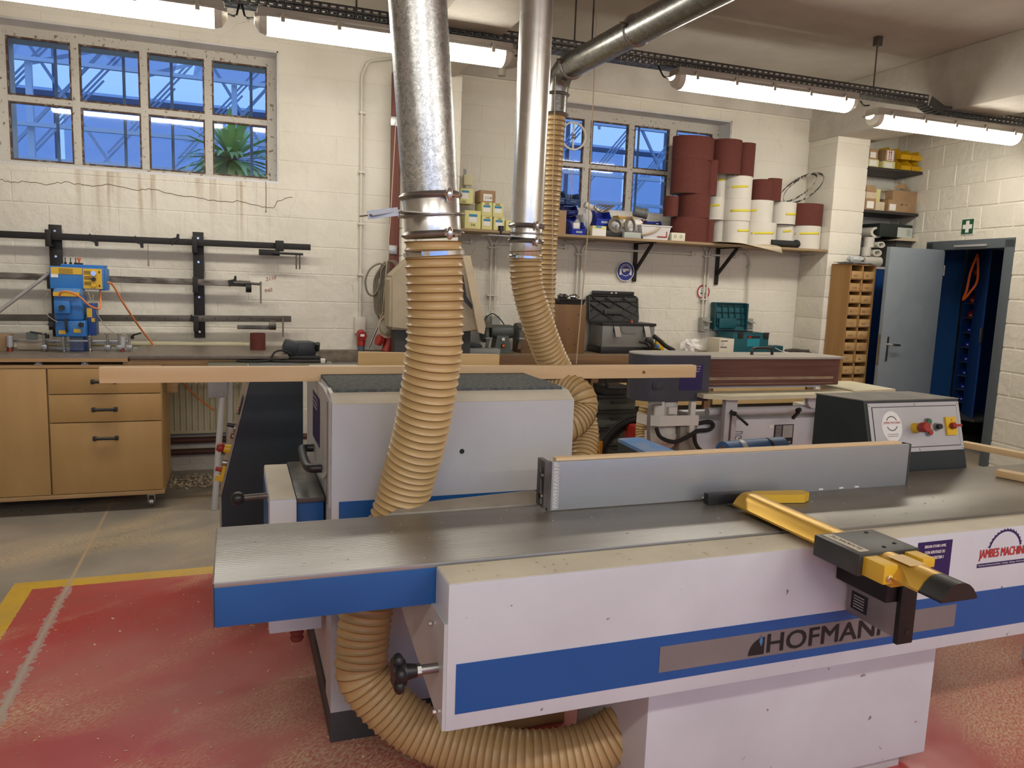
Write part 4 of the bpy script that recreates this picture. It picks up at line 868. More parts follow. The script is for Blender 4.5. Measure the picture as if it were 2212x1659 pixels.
# brown board and offcut under the casing
tag(B('leaning_board',MB().obox((.88,2.35,.20),(.42,.018,.40),(math.radians(-6),0,0)),M('hardboard',(.33,.20,.09),.7,0,(.27,.16,.07),9)),'brown wooden panel leaning against the planer foot inside the hose loop','board')
tag(B('wood_offcut',MB().box(-.075,.02,4.55,4.66,0,.02,.002),PINE2),'tiny triangular pine scrap on the floor at the corner of the steel table','wood scrap')
# ============================================================ EDGE SANDER
sn=T('edge_sander','belt edge sander with red-brown belt, cream tables and dark pulley hood','sander',(3.0,4.3,0))
sy=4.0
B('belt',MB().tube([V((x,y,1.05)) for x,y in [(2.45,4.0+.0)]+[(2.70,4.0),(3.72,4.0)]+[(3.72+.07*math.sin(a),4.07-.07*math.cos(a)) for a in [PI*i/8 for i in range(1,8)]]+[(3.72,4.14),(2.45,4.14)]],.001,4) if 0 else MB().prism([(2.5,4.0,.945),(3.715,4.0,.945)]+[(3.715+.075*math.sin(PI*i/10),4.075-.075*math.cos(PI*i/10),.945) for i in range(1,11)]+[(2.5,4.15,.945)],(0,0,.170)),M('sanding_belt',(.115,.042,.030),.8,0,(.155,.07,.052),14,.1,200,stretch=(.15,1,3)),sn)
B('worn_band',MB().box(2.66,3.70,3.9985,4.0,.985,1.002).box(2.66,3.70,3.9985,4.0,.958,.962),M('worn_belt',(.36,.28,.18),.8,0,(.26,.17,.11),30,stretch=(.3,1,2)),sn)
B('belt_housing',MB().box(2.5,3.62,4.02,4.30,.93,1.118),GREYM,sn)
B('top_cover',MB().prism([(2.62,3.985,1.116),(3.72,3.985,1.116),(3.80,4.02,1.116),(3.80,4.12,1.116),(3.72,4.32,1.116),(2.62,4.32,1.116)],(0,0,.012)),M('cover_grey',(.36,.35,.33),.5,0,(.42,.38,.30),9),sn)
B('cover_handle',MB().tube(spline([(3.16,4.15,1.126),(3.165,4.15,1.16),(3.19,4.15,1.170),(3.29,4.15,1.170),(3.315,4.15,1.16),(3.32,4.15,1.126)],4),.010,8),BLACK,sn)
HD=M('hood_slate',(.045,.045,.062),.5,0,(.055,.055,.07),6)
hp_=[(2.70,3.93)]+[(2.30+.145*-1*math.sin(PI*i/12),4.075-.145*math.cos(PI*i/12)) for i in range(0,13)]+[(2.70,4.22)]
hp_=[(2.70,3.93)]+[(2.37-.135*math.sin(PI*i/12),4.065-.135*math.cos(PI*i/12)) for i in range(13)]+[(2.70,4.20)]
hd_=B('pulley_hood',MB().prism([(x,y,.868) for x,y in hp_],(0,0,.275)),HD,sn); B('hood_top',MB().prism([(x,y,1.143) for x,y in hp_],(0,0,.006)),M('cover_grey'),sn)
B('hinge',MB().box(2.315,2.385,3.924,3.932,.945,.985,.002).cyl((2.335,3.922,.945),(2.335,3.922,.985),.006,n=8),HD,sn)
g0=at(1468,832,Y=3.925); g1=at(1517,832,Y=3.925)
pq=B('lame_poster',plate((g0.x,3.929,.935),(1,0,0),(0,0,1),g1.x-g0.x,.155,.0008),NAVY,sn,smooth=False)
for i,(s,wf) in enumerate((("BESOIN D'UNE LAME,",.8),("D'UN AFFUTAGE OU",.75),("D'UN ENTRETIEN ?",.7))): text(s,(g0.x+(g1.x-g0.x)*(1-wf)/2,3.9275,1.075-.015*i),(1,0,0),(0,0,1),PAPER,pq,h=.009,w=(g1.x-g0.x)*wf)
B('front_table',MB().prism([(2.62,3.86,.918),(2.76,3.78,.918),(3.74,3.80,.918),(3.74,3.985,.918),(2.62,3.985,.918)],(0,0,-.024)),TABLEM,sn)
B('end_table',MB().prism([(3.76,3.86,.925),(4.14,3.90,.925),(4.14,4.30,.925),(3.76,4.34,.925)],(0,0,-.022)),TABLEM,sn)
B('table_beam',MB().cyl((2.70,3.93,.80),(3.60,3.93,.80),.026,n=16),GREYM,sn)
for x in (2.76,3.50):
    B('slotted_bracket',MB().box(x,x+.085,3.83,3.87,.60,.895,.005),GREYM,sn); B('slot',MB().box(x+.035,x+.048,3.827,3.831,.63,.83),DKSTEEL,sn)
    B('clamp_lever',MB().cyl((x+.042,3.83,.81),(x+.042,3.79,.81),.014,n=10).bar((x+.042,3.79,.81),(x+.115,3.76,.745),.02,.016,bev=.004),BLACK,sn)
B('clamp_lever',MB().cyl((3.33,3.86,.81),(3.30,3.84,.81),.016,n=10).bar((3.31,3.84,.80),(3.25,3.82,.765),.02,.016,bev=.004),BLACK,sn)
bd_=B('base_cabinet',MB().box(2.64,3.62,3.93,4.32,0,.745,.005),GREYL,sn)
B('base_side',MB().box(2.52,2.642,3.93,4.30,0,.775,.005),M('side_putty',(.27,.245,.21),.5),sn)
for z0_,z1_ in ((.555,.566),(.535,.549),(.49,.525)): B('dark_stripe',MB().box(2.645,3.618,3.9285,3.93,z0_,z1_),M('stripe_dark',(.06,.06,.06),.5),bd_)
tpx=at(1675,898,Y=3.928); tq=at(1713,937,Y=3.928)
tl=B('type_plate',MB().box(tpx.x,tq.x,3.926,3.9285,.575,.705),INK,bd_); 
# joined print lines on the rating plate
mb=MB(); 
for i in range(9): mb.box(tpx.x+.01,tpx.x+.055,3.9248,3.9262,.695-.009*i,.698-.009*i); mb.box(tpx.x+.065,tq.x-.008,3.9248,3.9262,.693-.009*i,.699-.009*i)
B('print_lines',mb,M('plate_print',(.55,.55,.52),.5),bd_,kind='stuff'); text('CE',(tq.x-.035,3.9255,.585),(1,0,0),(0,0,1),PAPER,bd_,h=.012)
B('small_label',MB().box(tpx.x-.045,tpx.x-.01,3.926,3.9285,.687,.705),PAPER,bd_)
# outlined VG emblem on the cabinet
mb=MB(); v0=at(1568,952,Y=3.926); 
def st_(pts):
    for a_,b_2 in zip(pts,pts[1:]): mb.cyl((v0.x+a_[0]*.8,3.9275,v0.z+a_[1]*.9),(v0.x+b_2[0]*.8,3.9275,v0.z+b_2[1]*.9),.0016,n=5)
st_([(0,.06),(.022,.06),(.030,.0),(.055,.06),(.150,.06),(.144,.043),(.070,.043),(.040,-.03),(.012,-.03),(0,.06)])
st_([(.075,-.03),(.092,.030),(.138,.030),(.142,.012),(.120,.012),(.116,-.004),(.150,-.004)]); st_([(.058,-.03),(.078,.036)])
B('emblem_outline',mb,INK,bd_)
B('end_post',MB().box(3.62,3.66,3.95,4.1,0,.80,.003),GREYM,sn)
mt=T('tension_unit','','',(0,0,0)); bpy.data.objects.remove(mt)
B('table_support',MB().box(3.80,3.90,3.90,3.98,.70,.86,.006).cyl((3.72,3.92,.735),(3.82,3.92,.735),.03,n=20).cyl((3.86,3.93,.86),(3.86,3.93,.905),.018,n=12).cyl((3.86,3.93,.66),(3.86,3.93,.70),.02,n=8),GREYM,sn)
B('support_block',MB().box(3.96,4.04,3.95,4.0,.83,.905,.003),GREYM,sn)
B('quadrant',MB().cyl((3.45,3.90,.865),(3.45,3.87,.865),.05,n=20),GREYM,sn)
# motor under the hood
MOT=M('motor_paint',(.66,.65,.61),.45)
mx,my=2.455,4.04
B('motor_body',MB().cyl((mx,my,.655),(mx,my,.862),.088,n=28),MOT,sn)
for i in range(14):
    a=PI*(1.02+i*.065); B('cooling_fin',MB().bar((mx+.087*math.cos(a),my+.087*math.sin(a),.66),(mx+.087*math.cos(a),my+.087*math.sin(a),.855),.012,.005,up=(math.cos(a),math.sin(a),0)),MOT,sn)
B('fan_cowl',MB().lathe((mx,my,.565),(0,0,1),[(.062,0),(.085,.015),(.097,.04),(.099,.095),(.092,.097)],28),M('motor_cowl',(.68,.66,.62),.45),sn)
B('guard_band',MB().tube([V((mx+.13*math.cos(a)*1.0,my+.13*math.sin(a),.758)) for a in [PI*(.9+i*.11) for i in range(11)]],.003,6) if 0 else MB().prism([(2.285,4.05,.725),(2.30,3.95,.725),(2.36,3.905,.725),(2.625,3.90,.725),(2.625,3.91,.725),(2.36,3.916,.725),(2.31,3.96,.725),(2.295,4.05,.725)],(0,0,.062)),MOT,sn)
B('mount_plate',MB().box(2.34,2.40,3.93,3.95,.78,.868,.003),MOT,sn); B('mount_plate',MB().box(2.565,2.60,3.90,3.93,.68,.868,.003),MOT,sn)
B('terminal_box',MB().box(2.43,2.49,3.925,3.955,.79,.835,.006),MOT,sn)
B('hanging_rod',MB().tube(spline([(2.36,3.90,.862),(2.30,3.90,.862),(2.283,3.90,.84),(2.283,3.90,.72),(2.292,3.90,.63)],4),.011,8),M('rod_grey',(.18,.18,.18),.5),sn)
B('motor_cable',MB().tube(spline([(2.335,3.90,.72),(2.36,3.885,.665),(2.45,3.875,.635),(2.55,3.88,.665),(2.62,3.90,.69),(2.70,3.90,.695),(2.73,3.90,.72),(2.70,3.90,.745),(2.64,3.93,.73)],6),.0125,8).tube(spline([(2.585,3.88,.675),(2.60,3.88,.62),(2.64,3.88,.575),(2.71,3.88,.545)],6),.0125,8),RUBBER,sn)
# ochre hose behind motor
h4=T('corrugated_hose','ochre hose running down behind the motor of the edge sander','hose',(2.35,4.2,.3))
B('hose_body',hose_mesh([at(1400,880,Y=4.25),at(1392,930,Y=4.25),at(1398,970,Y=4.2),at(1430,1010,Y=4.15)],.060,.02,.0045,28,5),None,h4,mats=[HOSE,HOSED])
# blue machine parts behind the fence
v=at(1330,950,Y=3.1); 
bm_=T('blue_machine_guard','dusty blue metal guard with sloping top standing behind the fence at left','machine guard',(1.75,3.1,.5))
c4=[at(1338,946,Z=.80),at(1378,943,Z=.80),at(1452,972,Z=.80),at(1425,978,Z=.80)]
qz=.74
c4=[at(1335,947,Z=qz),at(1382,944,Z=qz),at(1462,975,Z=qz),at(1412,985,Z=qz)]
B('guard_top',MB().prism([tuple(p) for p in c4],(0,0,-.018)),BLUEDUST,bm_)
B('guard_body',MB().prism([(p.x,p.y,qz-.0185) for p in c4],(0,0,-.10)),DARKG,bm_); B('guard_leg',MB().box(c4[0].x+.05,c4[0].x+.14,c4[0].y-.12,c4[0].y-.04,0,qz-.1),DARKG,bm_)
bc=T('blue_motor','horizontal blue drum motor with a silver band behind the fence','motor',(2.1,3.0,.55))
m0=at(1562,975,Y=3.0); m1=at(1702,968,Y=3.0); zc=.745
rad=.052; zc=m0.z-.005
B('drum',MB().cyl((m0.x,3.0,zc),(m1.x,3.05,zc),rad,n=30),M('drum_blue',(.03,.10,.27),.45,0,(.06,.14,.28),8),bc); B('silver_band',MB().cyl((m0.x+.085,3.006,zc),(m0.x+.11,3.008,zc),rad+.002,n=30),ALUP,bc); B('black_strap',MB().cyl((m0.x+.27,3.03,zc),(m0.x+.28,3.03,zc),rad+.002,n=30),BLACK,bc)
B('drum_end',MB().cyl((m0.x-.004,3.0,zc),(m0.x+.001,3.0,zc),.03,n=20),OAK,bc); B('drum_foot',MB().box(m0.x+.1,m1.x-.1,2.98,3.06,0,zc-rad+.005),DARKG,bc)
# ============================================================ LEFT SIDE BENCH AND DRILLER
cb_=T('drawer_cabinet','oiled birch plywood cabinet on castors with three drawers and black handles','cabinet',(-1.2,5.6,0))
B('carcass',MB().box(-2.4,-.44,5.325,5.92,.125,.925,.002),BIRCH,cb_)
B('base_board',MB().box(-2.4,-.437,5.30,5.92,.100,.126,.001),PLYE,cb_); B('top_board',MB().box(-2.4,-.437,5.30,5.92,.918,.938,.001),PLYE,cb_)
dl=B('door',MB().box(-2.0,-1.078,5.30,5.322,.130,.915,.0015),BIRCH,cb_)
B('handle',MB().tube(spline([(-1.36,5.30,.655),(-1.36,5.27,.655),(-1.36,5.27,.60),(-1.36,5.30,.60)],4),.011,8),BLACK,dl)
for z0_,z1_,hz in ((.761,.915,.836),(.583,.755,.661),(.130,.577,.478)):
    d=B('drawer',MB().box(-1.068,-.445,5.30,5.322,z0_,z1_,.0015),BIRCH,cb_); hx=-.765
    B('handle',MB().box(hx-.072,hx-.052,5.28,5.30,hz-.014,hz+.014,.004).box(hx+.052,hx+.072,5.28,5.30,hz-.014,hz+.014,.004).cyl((hx-.055,5.282,hz),(hx+.055,5.282,hz),.009,n=12),BLACK,d)
for x,y in ((-.52,5.37),(-.50,5.82),(-1.9,5.37)):
    B('castor',MB().cyl((x-.012,y,.033),(x+.012,y,.033),.033,n=20).box(x-.022,x-.016,y-.02,y+.02,.03,.085,.001).box(x+.016,x+.022,y-.02,y+.02,.03,.085,.001).box(x-.024,x+.024,y-.024,y+.024,.08,.10,.002),STEEL,cb_)
dk=T('worktop','dark laminate worktop with ply edge above the drawer cabinet','worktop',(-1.3,5.6,.938))
B('top',MB().box(-2.4,-.628,5.30,5.92,.957,.985,.002),LAM,dk); B('ply_edge',MB().box(-2.4,-.628,5.297,5.3,.958,.981),PLYE,dk)
for x in (-1.12,-.87): B('alu_profile',MB().box(x-.02,x+.02,5.32,5.36,.939,.945).box(x-.006,x+.006,5.32,5.36,.945,.957).box(x-.016,x+.016,5.32,5.9,.951,.957),ALUP,dk)
B('front_rail',MB().box(-.66,-.2,5.33,5.36,.939,.957).box(-2.4,-1.9,5.34,5.9,.938,.957),PLYE,dk); B('back_strip',MB().box(-1.5,-.63,5.88,5.9,.985,.992),ALUP,dk)
dt=T('side_table','brown laminate side table with dark edge carrying the abrasive roll','table',(-.1,5.6,0))
B('top',MB().box(-.62,.34,5.30,6.0,.975,.998,.003),LAM,dt); B('apron',MB().box(-.62,.1,5.34,5.37,.925,.975),PLYE,dt); B('apron',MB().box(-.6,.3,5.9,5.93,.925,.975),PLYE,dt); B('leg',MB().box(.25,.30,5.92,5.97,0,.975),PLYE,dt); B('leg',MB().box(-.60,-.56,5.93,5.97,0,.975),PLYE,dt)
B('bracket_board',MB().box(-.43,-.36,5.55,5.58,.72,.96,.01),PLYE,dt)
fs=T('steel_stand','pale grey tubular steel stand legs with a cast bracket under the side table','stand',(-.1,5.3,0))
B('cast_bracket',MB().box(-.165,-.045,5.24,5.30,.73,.93,.012),M('cast_grey',(.28,.28,.29),.45),fs); B('bolt',MB().cyl((-.125,5.24,.755),(-.125,5.232,.755),.009,n=10).cyl((-.085,5.24,.755),(-.085,5.232,.755),.009,n=10),STEEL,fs)
B('leg',MB().cyl((-.08,5.27,.74),(-.135,5.20,0),.02,n=14),GREYM,fs); B('leg',MB().cyl((-.03,5.34,.90),(-.05,5.55,0),.02,n=14),GREYM,fs)
B('tabletop',MB().box(-.16,.62,5.12,5.36,.93,.955,.003),M('olive_steel',(.12,.115,.08),.5),fs)
# mitre-saw like black tool and cables on it
bt=T('black_power_tool','black power tool with its cable coiled on the stand behind the long board','power tool',(.45,5.45,.955))
B('tool_body',MB().obox((.43,5.5,1.03),(.20,.14,.10),(0,0,.2),.03).obox((.36,5.46,1.045),(.10,.12,.09),(0,.3,0),.03),M('tool_slate',(.03,.035,.042),.45),bt)
B('tool_foot',MB().box(.32,.56,5.42,5.58,.955,.985,.006),BLACK,bt); B('knob',MB().cyl((.54,5.46,1.02),(.54,5.42,1.07),.016,n=10),BLACK,bt)
B('cable',MB().tube(spline([(.34,5.35,.975),(.22,5.30,.965),(.10,5.26,.965),(.02,5.3,.965),(.12,5.34,.97),(.26,5.28,.965),(.40,5.24,.965),(.58,5.24,.965)],6),.008,6).tube(spline([(.36,5.36,1.0),(.30,5.32,1.03),(.25,5.3,1.02),(.22,5.28,.97)],6),.007,6),RUBBER,bt)
tag(B('white_plug',MB().box(.54,.57,5.22,5.25,.955,.985,.004),PAPER),'small white plug on the stand beside the black power tool','plug')
# abrasive roll on the table
def rollmesh(x,y,z,rx_,ry_,h,th=.004,n=36):
    mb=MB(); R=[]
    for k,(s,zz) in enumerate(((0,z),(0,z+h),(1,z+h),(1,z))):
        R.append([mb.bm.verts.new((x+(rx_-th*s)*math.cos(2*PI*i/n),y+(ry_-th*s)*math.sin(2*PI*i/n),zz)) for i in range(n)])
    for k in range(4):
        A_,B_=R[k],R[(k+1)%4]
        for i in range(n): j=(i+1)%n; mb.bm.faces.new((A_[i],A_[j],B_[j],B_[i]))
    return mb
tag(B('abrasive_roll',rollmesh(.155,5.7,.998,.052,.05,.118),ABR),'red-brown roll of abrasive cloth standing on the brown side table','abrasive roll')
# radiator
rd=T('radiator','cream panel radiator under the clamp racks','radiator',(-.6,6.2,.31))
B('panel',MB().box(-1.33,.10,6.17,6.21,.315,.985,.006),CREAM,rd)
mb=MB()
for i in range(34): x=-1.31+i*.0417; mb.prism([(x,6.17,.34),(x+.03,6.17,.34),(x+.022,6.158,.34),(x+.008,6.158,.34)],(0,0,.62))
B('convector_flutes',mb,CREAM,rd,kind='stuff'); B('top_grille',MB().box(-1.335,.105,6.15,6.27,.985,1.005,.003),CREAM,rd); 
mb=MB()
for i in range(22): x=-1.28+i*.062; mb.prism([(x,6.149,.925),(x+.03,6.149,.965),(x+.06,6.149,.925)],(0,.02,0))
B('vent_zigzag',mb,M('cream_shade',(.50,.46,.31),.5),rd,kind='stuff')
B('valve',MB().box(.10,.125,6.17,6.2,.94,.98,.004),STEEL,rd)
hpz=T('heating_pipe','pair of rusty brown heating pipes below the radiator','pipe',(-.3,6.2,.12))
for z in (.255,.165): B('pipe',MB().cyl((-2.0,6.22,z),(1.0,6.22,z),.024,n=14),M('rust_pipe',(.09,.035,.025),.6),hpz)
# wood shavings by the wall
mb=MB()
for i in range(260):
    x=random.uniform(-.45,-.05); y=random.uniform(5.75,6.12); mb.obox((x,y,random.uniform(.002,.02)),(random.uniform(.01,.03),random.uniform(.008,.02),.002),(random.uniform(-.6,.6),random.uniform(-.6,.6),random.uniform(0,6)))
tag(B('wood_chips',mb,CARDP,kind='stuff'),'heap of pale wood chips on the floor beneath the radiator','wood chips',kind='stuff')
# clamp racks on the wall
def rack(x0,x1,label):
    t=T('clamp_rack',label,'wall rack',((x0+x1)/2,6.28,1.03),'black steel clamp racks on the wall')
    B('plate',MB().box(x0,x1,6.245,6.262,1.035,1.82,.002),BLACKM,t)
    for z in (1.735,1.445,1.16): B('hook',MB().box(x0+.0,x0+.035,6.13,6.25,z-.07,z-.055,.002).box(x0+.0,x0+.035,6.125,6.14,z-.07,z+.045,.002),BLACKM,t)
    for z in (1.775,1.60,1.34,1.08): B('bolt',MB().cyl(((x0+x1)/2,6.245,z),((x0+x1)/2,6.238,z),.009,n=6),CHROME,t)
    return t
rack(-1.215,-1.135,'black steel clamp rack half hidden behind the blue boring machine'); rack(-.283,-.207,'black steel clamp rack in plain view right of the blue boring machine')
def bar_clamp(z0,z1,xe,mat,label,jaws,th=.020,h=.046):
    t=T('bar_clamp',label,'clamp',(-.6,6.17,(z0+z1)/2),'long bar clamps hung on the wall')
    xs=-2.3; s=(z1-z0)/(xe+1.5); zz=lambda x:z0+s*(x+1.5)
    B('bar',MB().bar((xs,6.185,zz(xs)),(xe,6.185,zz(xe)),th,h,bev=.002),mat,t)
    for (x,dn_) in jaws: B('sliding_jaw',MB().prism([(x,6.165,zz(x)+.03*dn_*-1),(x+.05,6.165,zz(x)-.02*dn_*-1),(x+.05,6.165,zz(x)+.055*dn_),(x+.035,6.165,zz(x)+.055*dn_),(x+.03,6.165,zz(x)+.03*dn_),(x-.01,6.165,zz(x)+.02*dn_)],(0,.045,0)),BLACKM,t)
    return t,zz
bm1,zf=bar_clamp(1.735,1.745,.56,BLACKM,'topmost long bar clamp, black with a screw head at its right end',[(-.95,-1),(-.66,-1),(-.42,1)])
B('screw_head',MB().box(.30,.36,6.14,6.2,zf(.3)-.04,zf(.3)+.04,.004).cyl((.28,6.13,zf(.3)-.055),(.50,6.13,zf(.3)-.055),.009,n=10).box(.18,.33,6.14,6.19,zf(.3)-.075,zf(.3)-.03,.003),BLACKM,bm1); B('tommy_bar',MB().cyl((.45,6.13,zf(.4)-.17),(.45,6.13,zf(.4)-.05),.006,n=8).cyl((.475,6.13,zf(.4)-.17),(.475,6.13,zf(.4)-.05),.006,n=8),DKSTEEL,bm1)
bm2,zf=bar_clamp(1.455,1.452,.12,RUSTY,'middle long bar clamp with a scratched bare steel bar',[(-.03,1)])
B('screw',MB().cyl((.0,6.16,zf(0)+.005),(.20,6.16,zf(0)+.0),.010,n=10),DKSTEEL,bm2); B('tommy_bar',MB().cyl((.192,6.15,zf(0)-.145),(.192,6.15,zf(0)+.02),.007,n=8),STEEL,bm2); B('jaw_pad',MB().cyl((.085,6.16,zf(0)-.03),(.125,6.16,zf(0)-.03),.036,n=14),BLACKM,bm2)
bm3,zf=bar_clamp(1.168,1.192,.415,M('brown_bar',(.085,.075,.06),.5,.5,(.15,.13,.11),18,stretch=(.2,1,1)),'lowest long bar clamp, brown with rivet holes along its bar',[(-.30,-1)])
B('hole_row',MB().box(-1.1,-1.09,6.16,6.17,1.18,1.19),BLACKM,bm3)
for i in range(14): B('hole',MB().cyl((-.90+i*.085,6.1745,zf(-.90+i*.085)),(-.90+i*.085,6.172,zf(-.9+i*.085)),.005,n=8),INK,bm3)
B('screw_head',MB().box(.02,.28,6.15,6.19,1.11,1.14,.003).cyl((.25,6.14,1.145),(.30,6.14,1.145),.036,n=12),DKSTEEL,bm3); B('tommy_bar',MB().cyl((.352,6.15,1.055),(.352,6.15,1.20),.007,n=8),STEEL,bm3)
for x,z,lab in ((-.575,1.60,'thin chain with a pin hanging from the middle of the topmost bar clamp'),(-.20,1.53,'thin chain hanging beside the right hand clamp rack')):
    tag(B('chain',MB().cyl((x,6.15,z+.12),(x,6.15,z),.0025,n=6).cyl((x,6.15,z),(x,6.15,z-.045),.006,n=8),STEEL),lab,'chain')
for s,x,z in (('2110',.235,1.475),('940',.225,1.385)):
    o=text(s,(x,6.291,z),(1,0,.25),(0,0,1),M('red_pencil',(.35,.10,.08),.8),wl,h=.028,name='pencil_mark')
# blue hinge boring machine
dm=T('boring_machine','light blue hinge boring machine with yellow instruction panels on the worktop','boring machine',(-1.0,5.7,.985))
hb_=B('control_head',MB().box(-1.113,-.80,5.70,5.86,1.39,1.535,.004).box(-.83,-.79,5.72,5.86,1.385,1.525,.004),BLUED,dm); B('head_lid',MB().box(-1.05,-.80,5.71,5.86,1.535,1.55,.003),BLUED,dm)
B('yellow_panel',MB().box(-1.105,-.927,5.697,5.70,1.485,1.528),GOLDY,hb_); B('yellow_panel',MB().box(-.922,-.812,5.697,5.70,1.395,1.525),GOLDY,hb_); B('white_label',MB().box(-1.105,-1.065,5.697,5.70,1.462,1.484),PAPER,hb_)
mb=MB()
for i in range(5): mb.box(-1.06,-.98,5.6955,5.697,1.518-i*.007,1.5195-i*.007)
for j in range(3):
    for i in range(4): mb.box(-.917,-.877,5.6955,5.697,1.508-j*.035-i*.006,1.510-j*.035-i*.006)
B('panel_print',mb,INK,hb_,kind='stuff')
B('gauge',MB().cyl((-.86,5.697,1.495),(-.86,5.68,1.495),.016,n=18),CHROME,hb_); B('turn_knob',MB().cyl((-.86,5.697,1.458),(-.86,5.67,1.458),.013,n=14),BLACK,hb_); B('yellow_button',MB().cyl((-.86,5.697,1.42),(-.86,5.68,1.42),.014,n=16),YEL,hb_)
for s,z in ((1,1.50),(-1,1.42)): B('down_arrow',MB().prism([(-.828-.006,5.6965,z+.01*s),(-.828+.006,5.6965,z+.01*s),(-.828,5.6965,z-.008*s)],(0,-.001,0)),INK,hb_)
B('motor_hood',MB().box(-1.085,-.925,5.62,5.80,1.345,1.395,.02),M('hood_pale_blue',(.10,.25,.50),.35),dm); B('yellow_strip',MB().box(-1.082,-.935,5.612,5.62,1.345,1.372),GOLDY,dm)
mo=B('motor_body',MB().box(-1.085,-.92,5.63,5.82,1.19,1.35,.02),BLUED,dm); sw=B('switch_box',MB().box(-1.075,-.985,5.585,5.63,1.235,1.318,.008),BLUED,mo); B('switch_knob',MB().cyl((-1.028,5.585,1.275),(-1.028,5.56,1.275),.016,n=12).bar((-1.028,5.565,1.275),(-1.04,5.562,1.255),.012,.012),BLACK,dm)
B('gear_head',MB().box(-1.08,-.905,5.62,5.80,1.085,1.19,.012),BLUED,dm); B('feed_lever',MB().bar((-1.015,5.60,1.205),(-1.01,5.60,1.115),.022,.014,bev=.005),BLACK,dm)
for x,z in ((-1.04,1.115),(-.955,1.125)): B('yellow_sign',MB().box(x-.02,x+.02,5.617,5.62,z-.012,z+.012),GOLDY,dm)
for x in (-1.10,-.93): B('star_knob',MB().cyl((x,5.62,1.165),(x,5.60,1.165),.018,n=5),BLACK,dm)
cl_=B('column_housing',MB().box(-.905,-.855,5.68,5.80,1.09,1.30,.006),M('deep_blue',(.012,.05,.22),.4),dm); B('yellow_sign',MB().box(-.905,-.875,5.677,5.68,1.21,1.27).box(-.88,-.86,5.677,5.68,1.18,1.205),GOLDY,cl_)
B('base_body',MB().box(-1.02,-.92,5.72,5.86,.985,1.08,.004),M('deep_blue'),dm)
for x in (-1.045,-.895):
    mb=MB(); mb.tube([V((x+.014*math.cos(i*.7),5.68+.014*math.sin(i*.7),.99+i*.0012)) for i in range(84)],.0028,5); B('spring',mb,STEEL,dm); B('guide_column',MB().cyl((x,5.68,.985),(x,5.68,1.095),.009,n=10),CHROME,dm)
B('clear_guard',MB().box(-1.07,-.92,5.60,5.604,1.0,1.085),glass_mat('clear_guard'),dm)
B('fence_bar',MB().box(-1.36,-.66,5.70,5.73,1.045,1.058,.002).box(-1.16,-.68,5.74,5.76,1.03,1.04,.002),STEEL,dm)
B('back_plate',MB().box(-1.265,-1.20,5.72,5.73,1.058,1.105,.006),M('grey_green',(.13,.15,.13),.6),dm)
for x,lev in ((-1.155,1),(-.79,0),(-.72,0),(-.66,1)):
    B('clamp_post',MB().cyl((x,5.67,.99),(x,5.67,1.10),.007,n=8).box(x-.018,x+.018,5.65,5.70,1.0,1.03,.003).cyl((x,5.67,1.10),(x,5.67,1.106),.014,n=12),STEEL,dm)
    if lev: B('clamp_lever',MB().cyl((x+.02,5.67,1.07),(x+.02,5.67,1.095),.011,n=10).bar((x+.02,5.67,1.095),(x+.075*(1 if x>-.8 else -1),5.66,1.112),.014,.012,bev=.004),BLACK,dm)
for x in (-1.345,-.70):
    B('pneumatic_clamp',MB().cyl((x,5.67,1.015),(x,5.67,1.085),.018,n=14).cyl((x,5.67,1.005),(x,5.67,1.015),.009,n=8),ALUP,dm); B('red_foot',MB().cyl((x,5.67,.987),(x,5.67,1.007),.013,.009,n=12),RED,dm)
B('air_hose',MB().tube(spline([(-1.045,5.60,1.345),(-1.03,5.585,1.372),(-.985,5.58,1.375),(-.93,5.60,1.345),(-.88,5.62,1.29),(-.845,5.66,1.268),(-.828,5.70,1.275),(-.83,5.73,1.33),(-.833,5.74,1.39)],6),.0058,8),ORANGE,dm)
B('grey_airline',MB().tube(spline([(-1.12,5.66,1.36),(-1.145,5.66,1.30),(-1.12,5.64,1.22),(-1.06,5.60,1.18)],6).__add__([]),.003,6).tube(spline([(-.87,5.70,1.36),(-.86,5.70,1.26),(-.80,5.70,1.15),(-.72,5.68,1.09)],6),.003,6).tube(spline([(-.90,5.70,1.38),(-.88,5.70,1.30),(-.90,5.70,1.24)],5),.003,6),M('airline_grey',(.35,.34,.28),.5),dm)
for i,x in enumerate((-1.035,-1.005,-.975)): B('spare_bit',MB().cyl((x,5.78,1.55),(x,5.78,1.562),.008,n=8).cyl((x,5.78,1.562),(x,5.78,1.592),.003,n=6),BLACKM,dm)
B('bit_holder',MB().box(-.985,-.935,5.77,5.80,1.55,1.56,.002),BLACKM,dm); B('orange_knob',MB().cyl((-.955,5.78,1.558),(-.955,5.78,1.58),.006,n=8).cyl((-.955,5.78,1.58),(-.955,5.78,1.592),.012,n=10),M('orange_knob',(.65,.12,.03),.4),dm)
tag(B('support_strut',MB().cyl((-1.50,5.50,1.12),(-1.125,5.75,1.485),.012,n=12),M('strut_grey',(.26,.25,.24),.5)),'slanting grey tube leaning left of the blue boring machine','tube')
tag(B('compressed_air_hose',MB().tube(spline([(-.79,5.74,1.44),(-.76,5.78,1.42),(-.70,5.86,1.28),(-.62,6.05,1.10),(-.56,6.12,1.0),(-.50,6.09,.90),(-.38,6.08,.74),(-.25,6.05,.60),(-.15,6.0,.52)],8),.0065,8),ORANGE),'orange air hose running from the blue machine down behind the worktop','hose')
tag(B('wooden_box',MB().box(-1.5,-1.365,5.68,5.85,.985,1.085,.003),CARD),'brown box on the worktop at the left picture edge','box')
tag(B('pale_block',MB().box(-1.33,-1.17,5.76,5.86,.985,1.05,.01),CARDP),'pale block behind the boring machine fence','block')
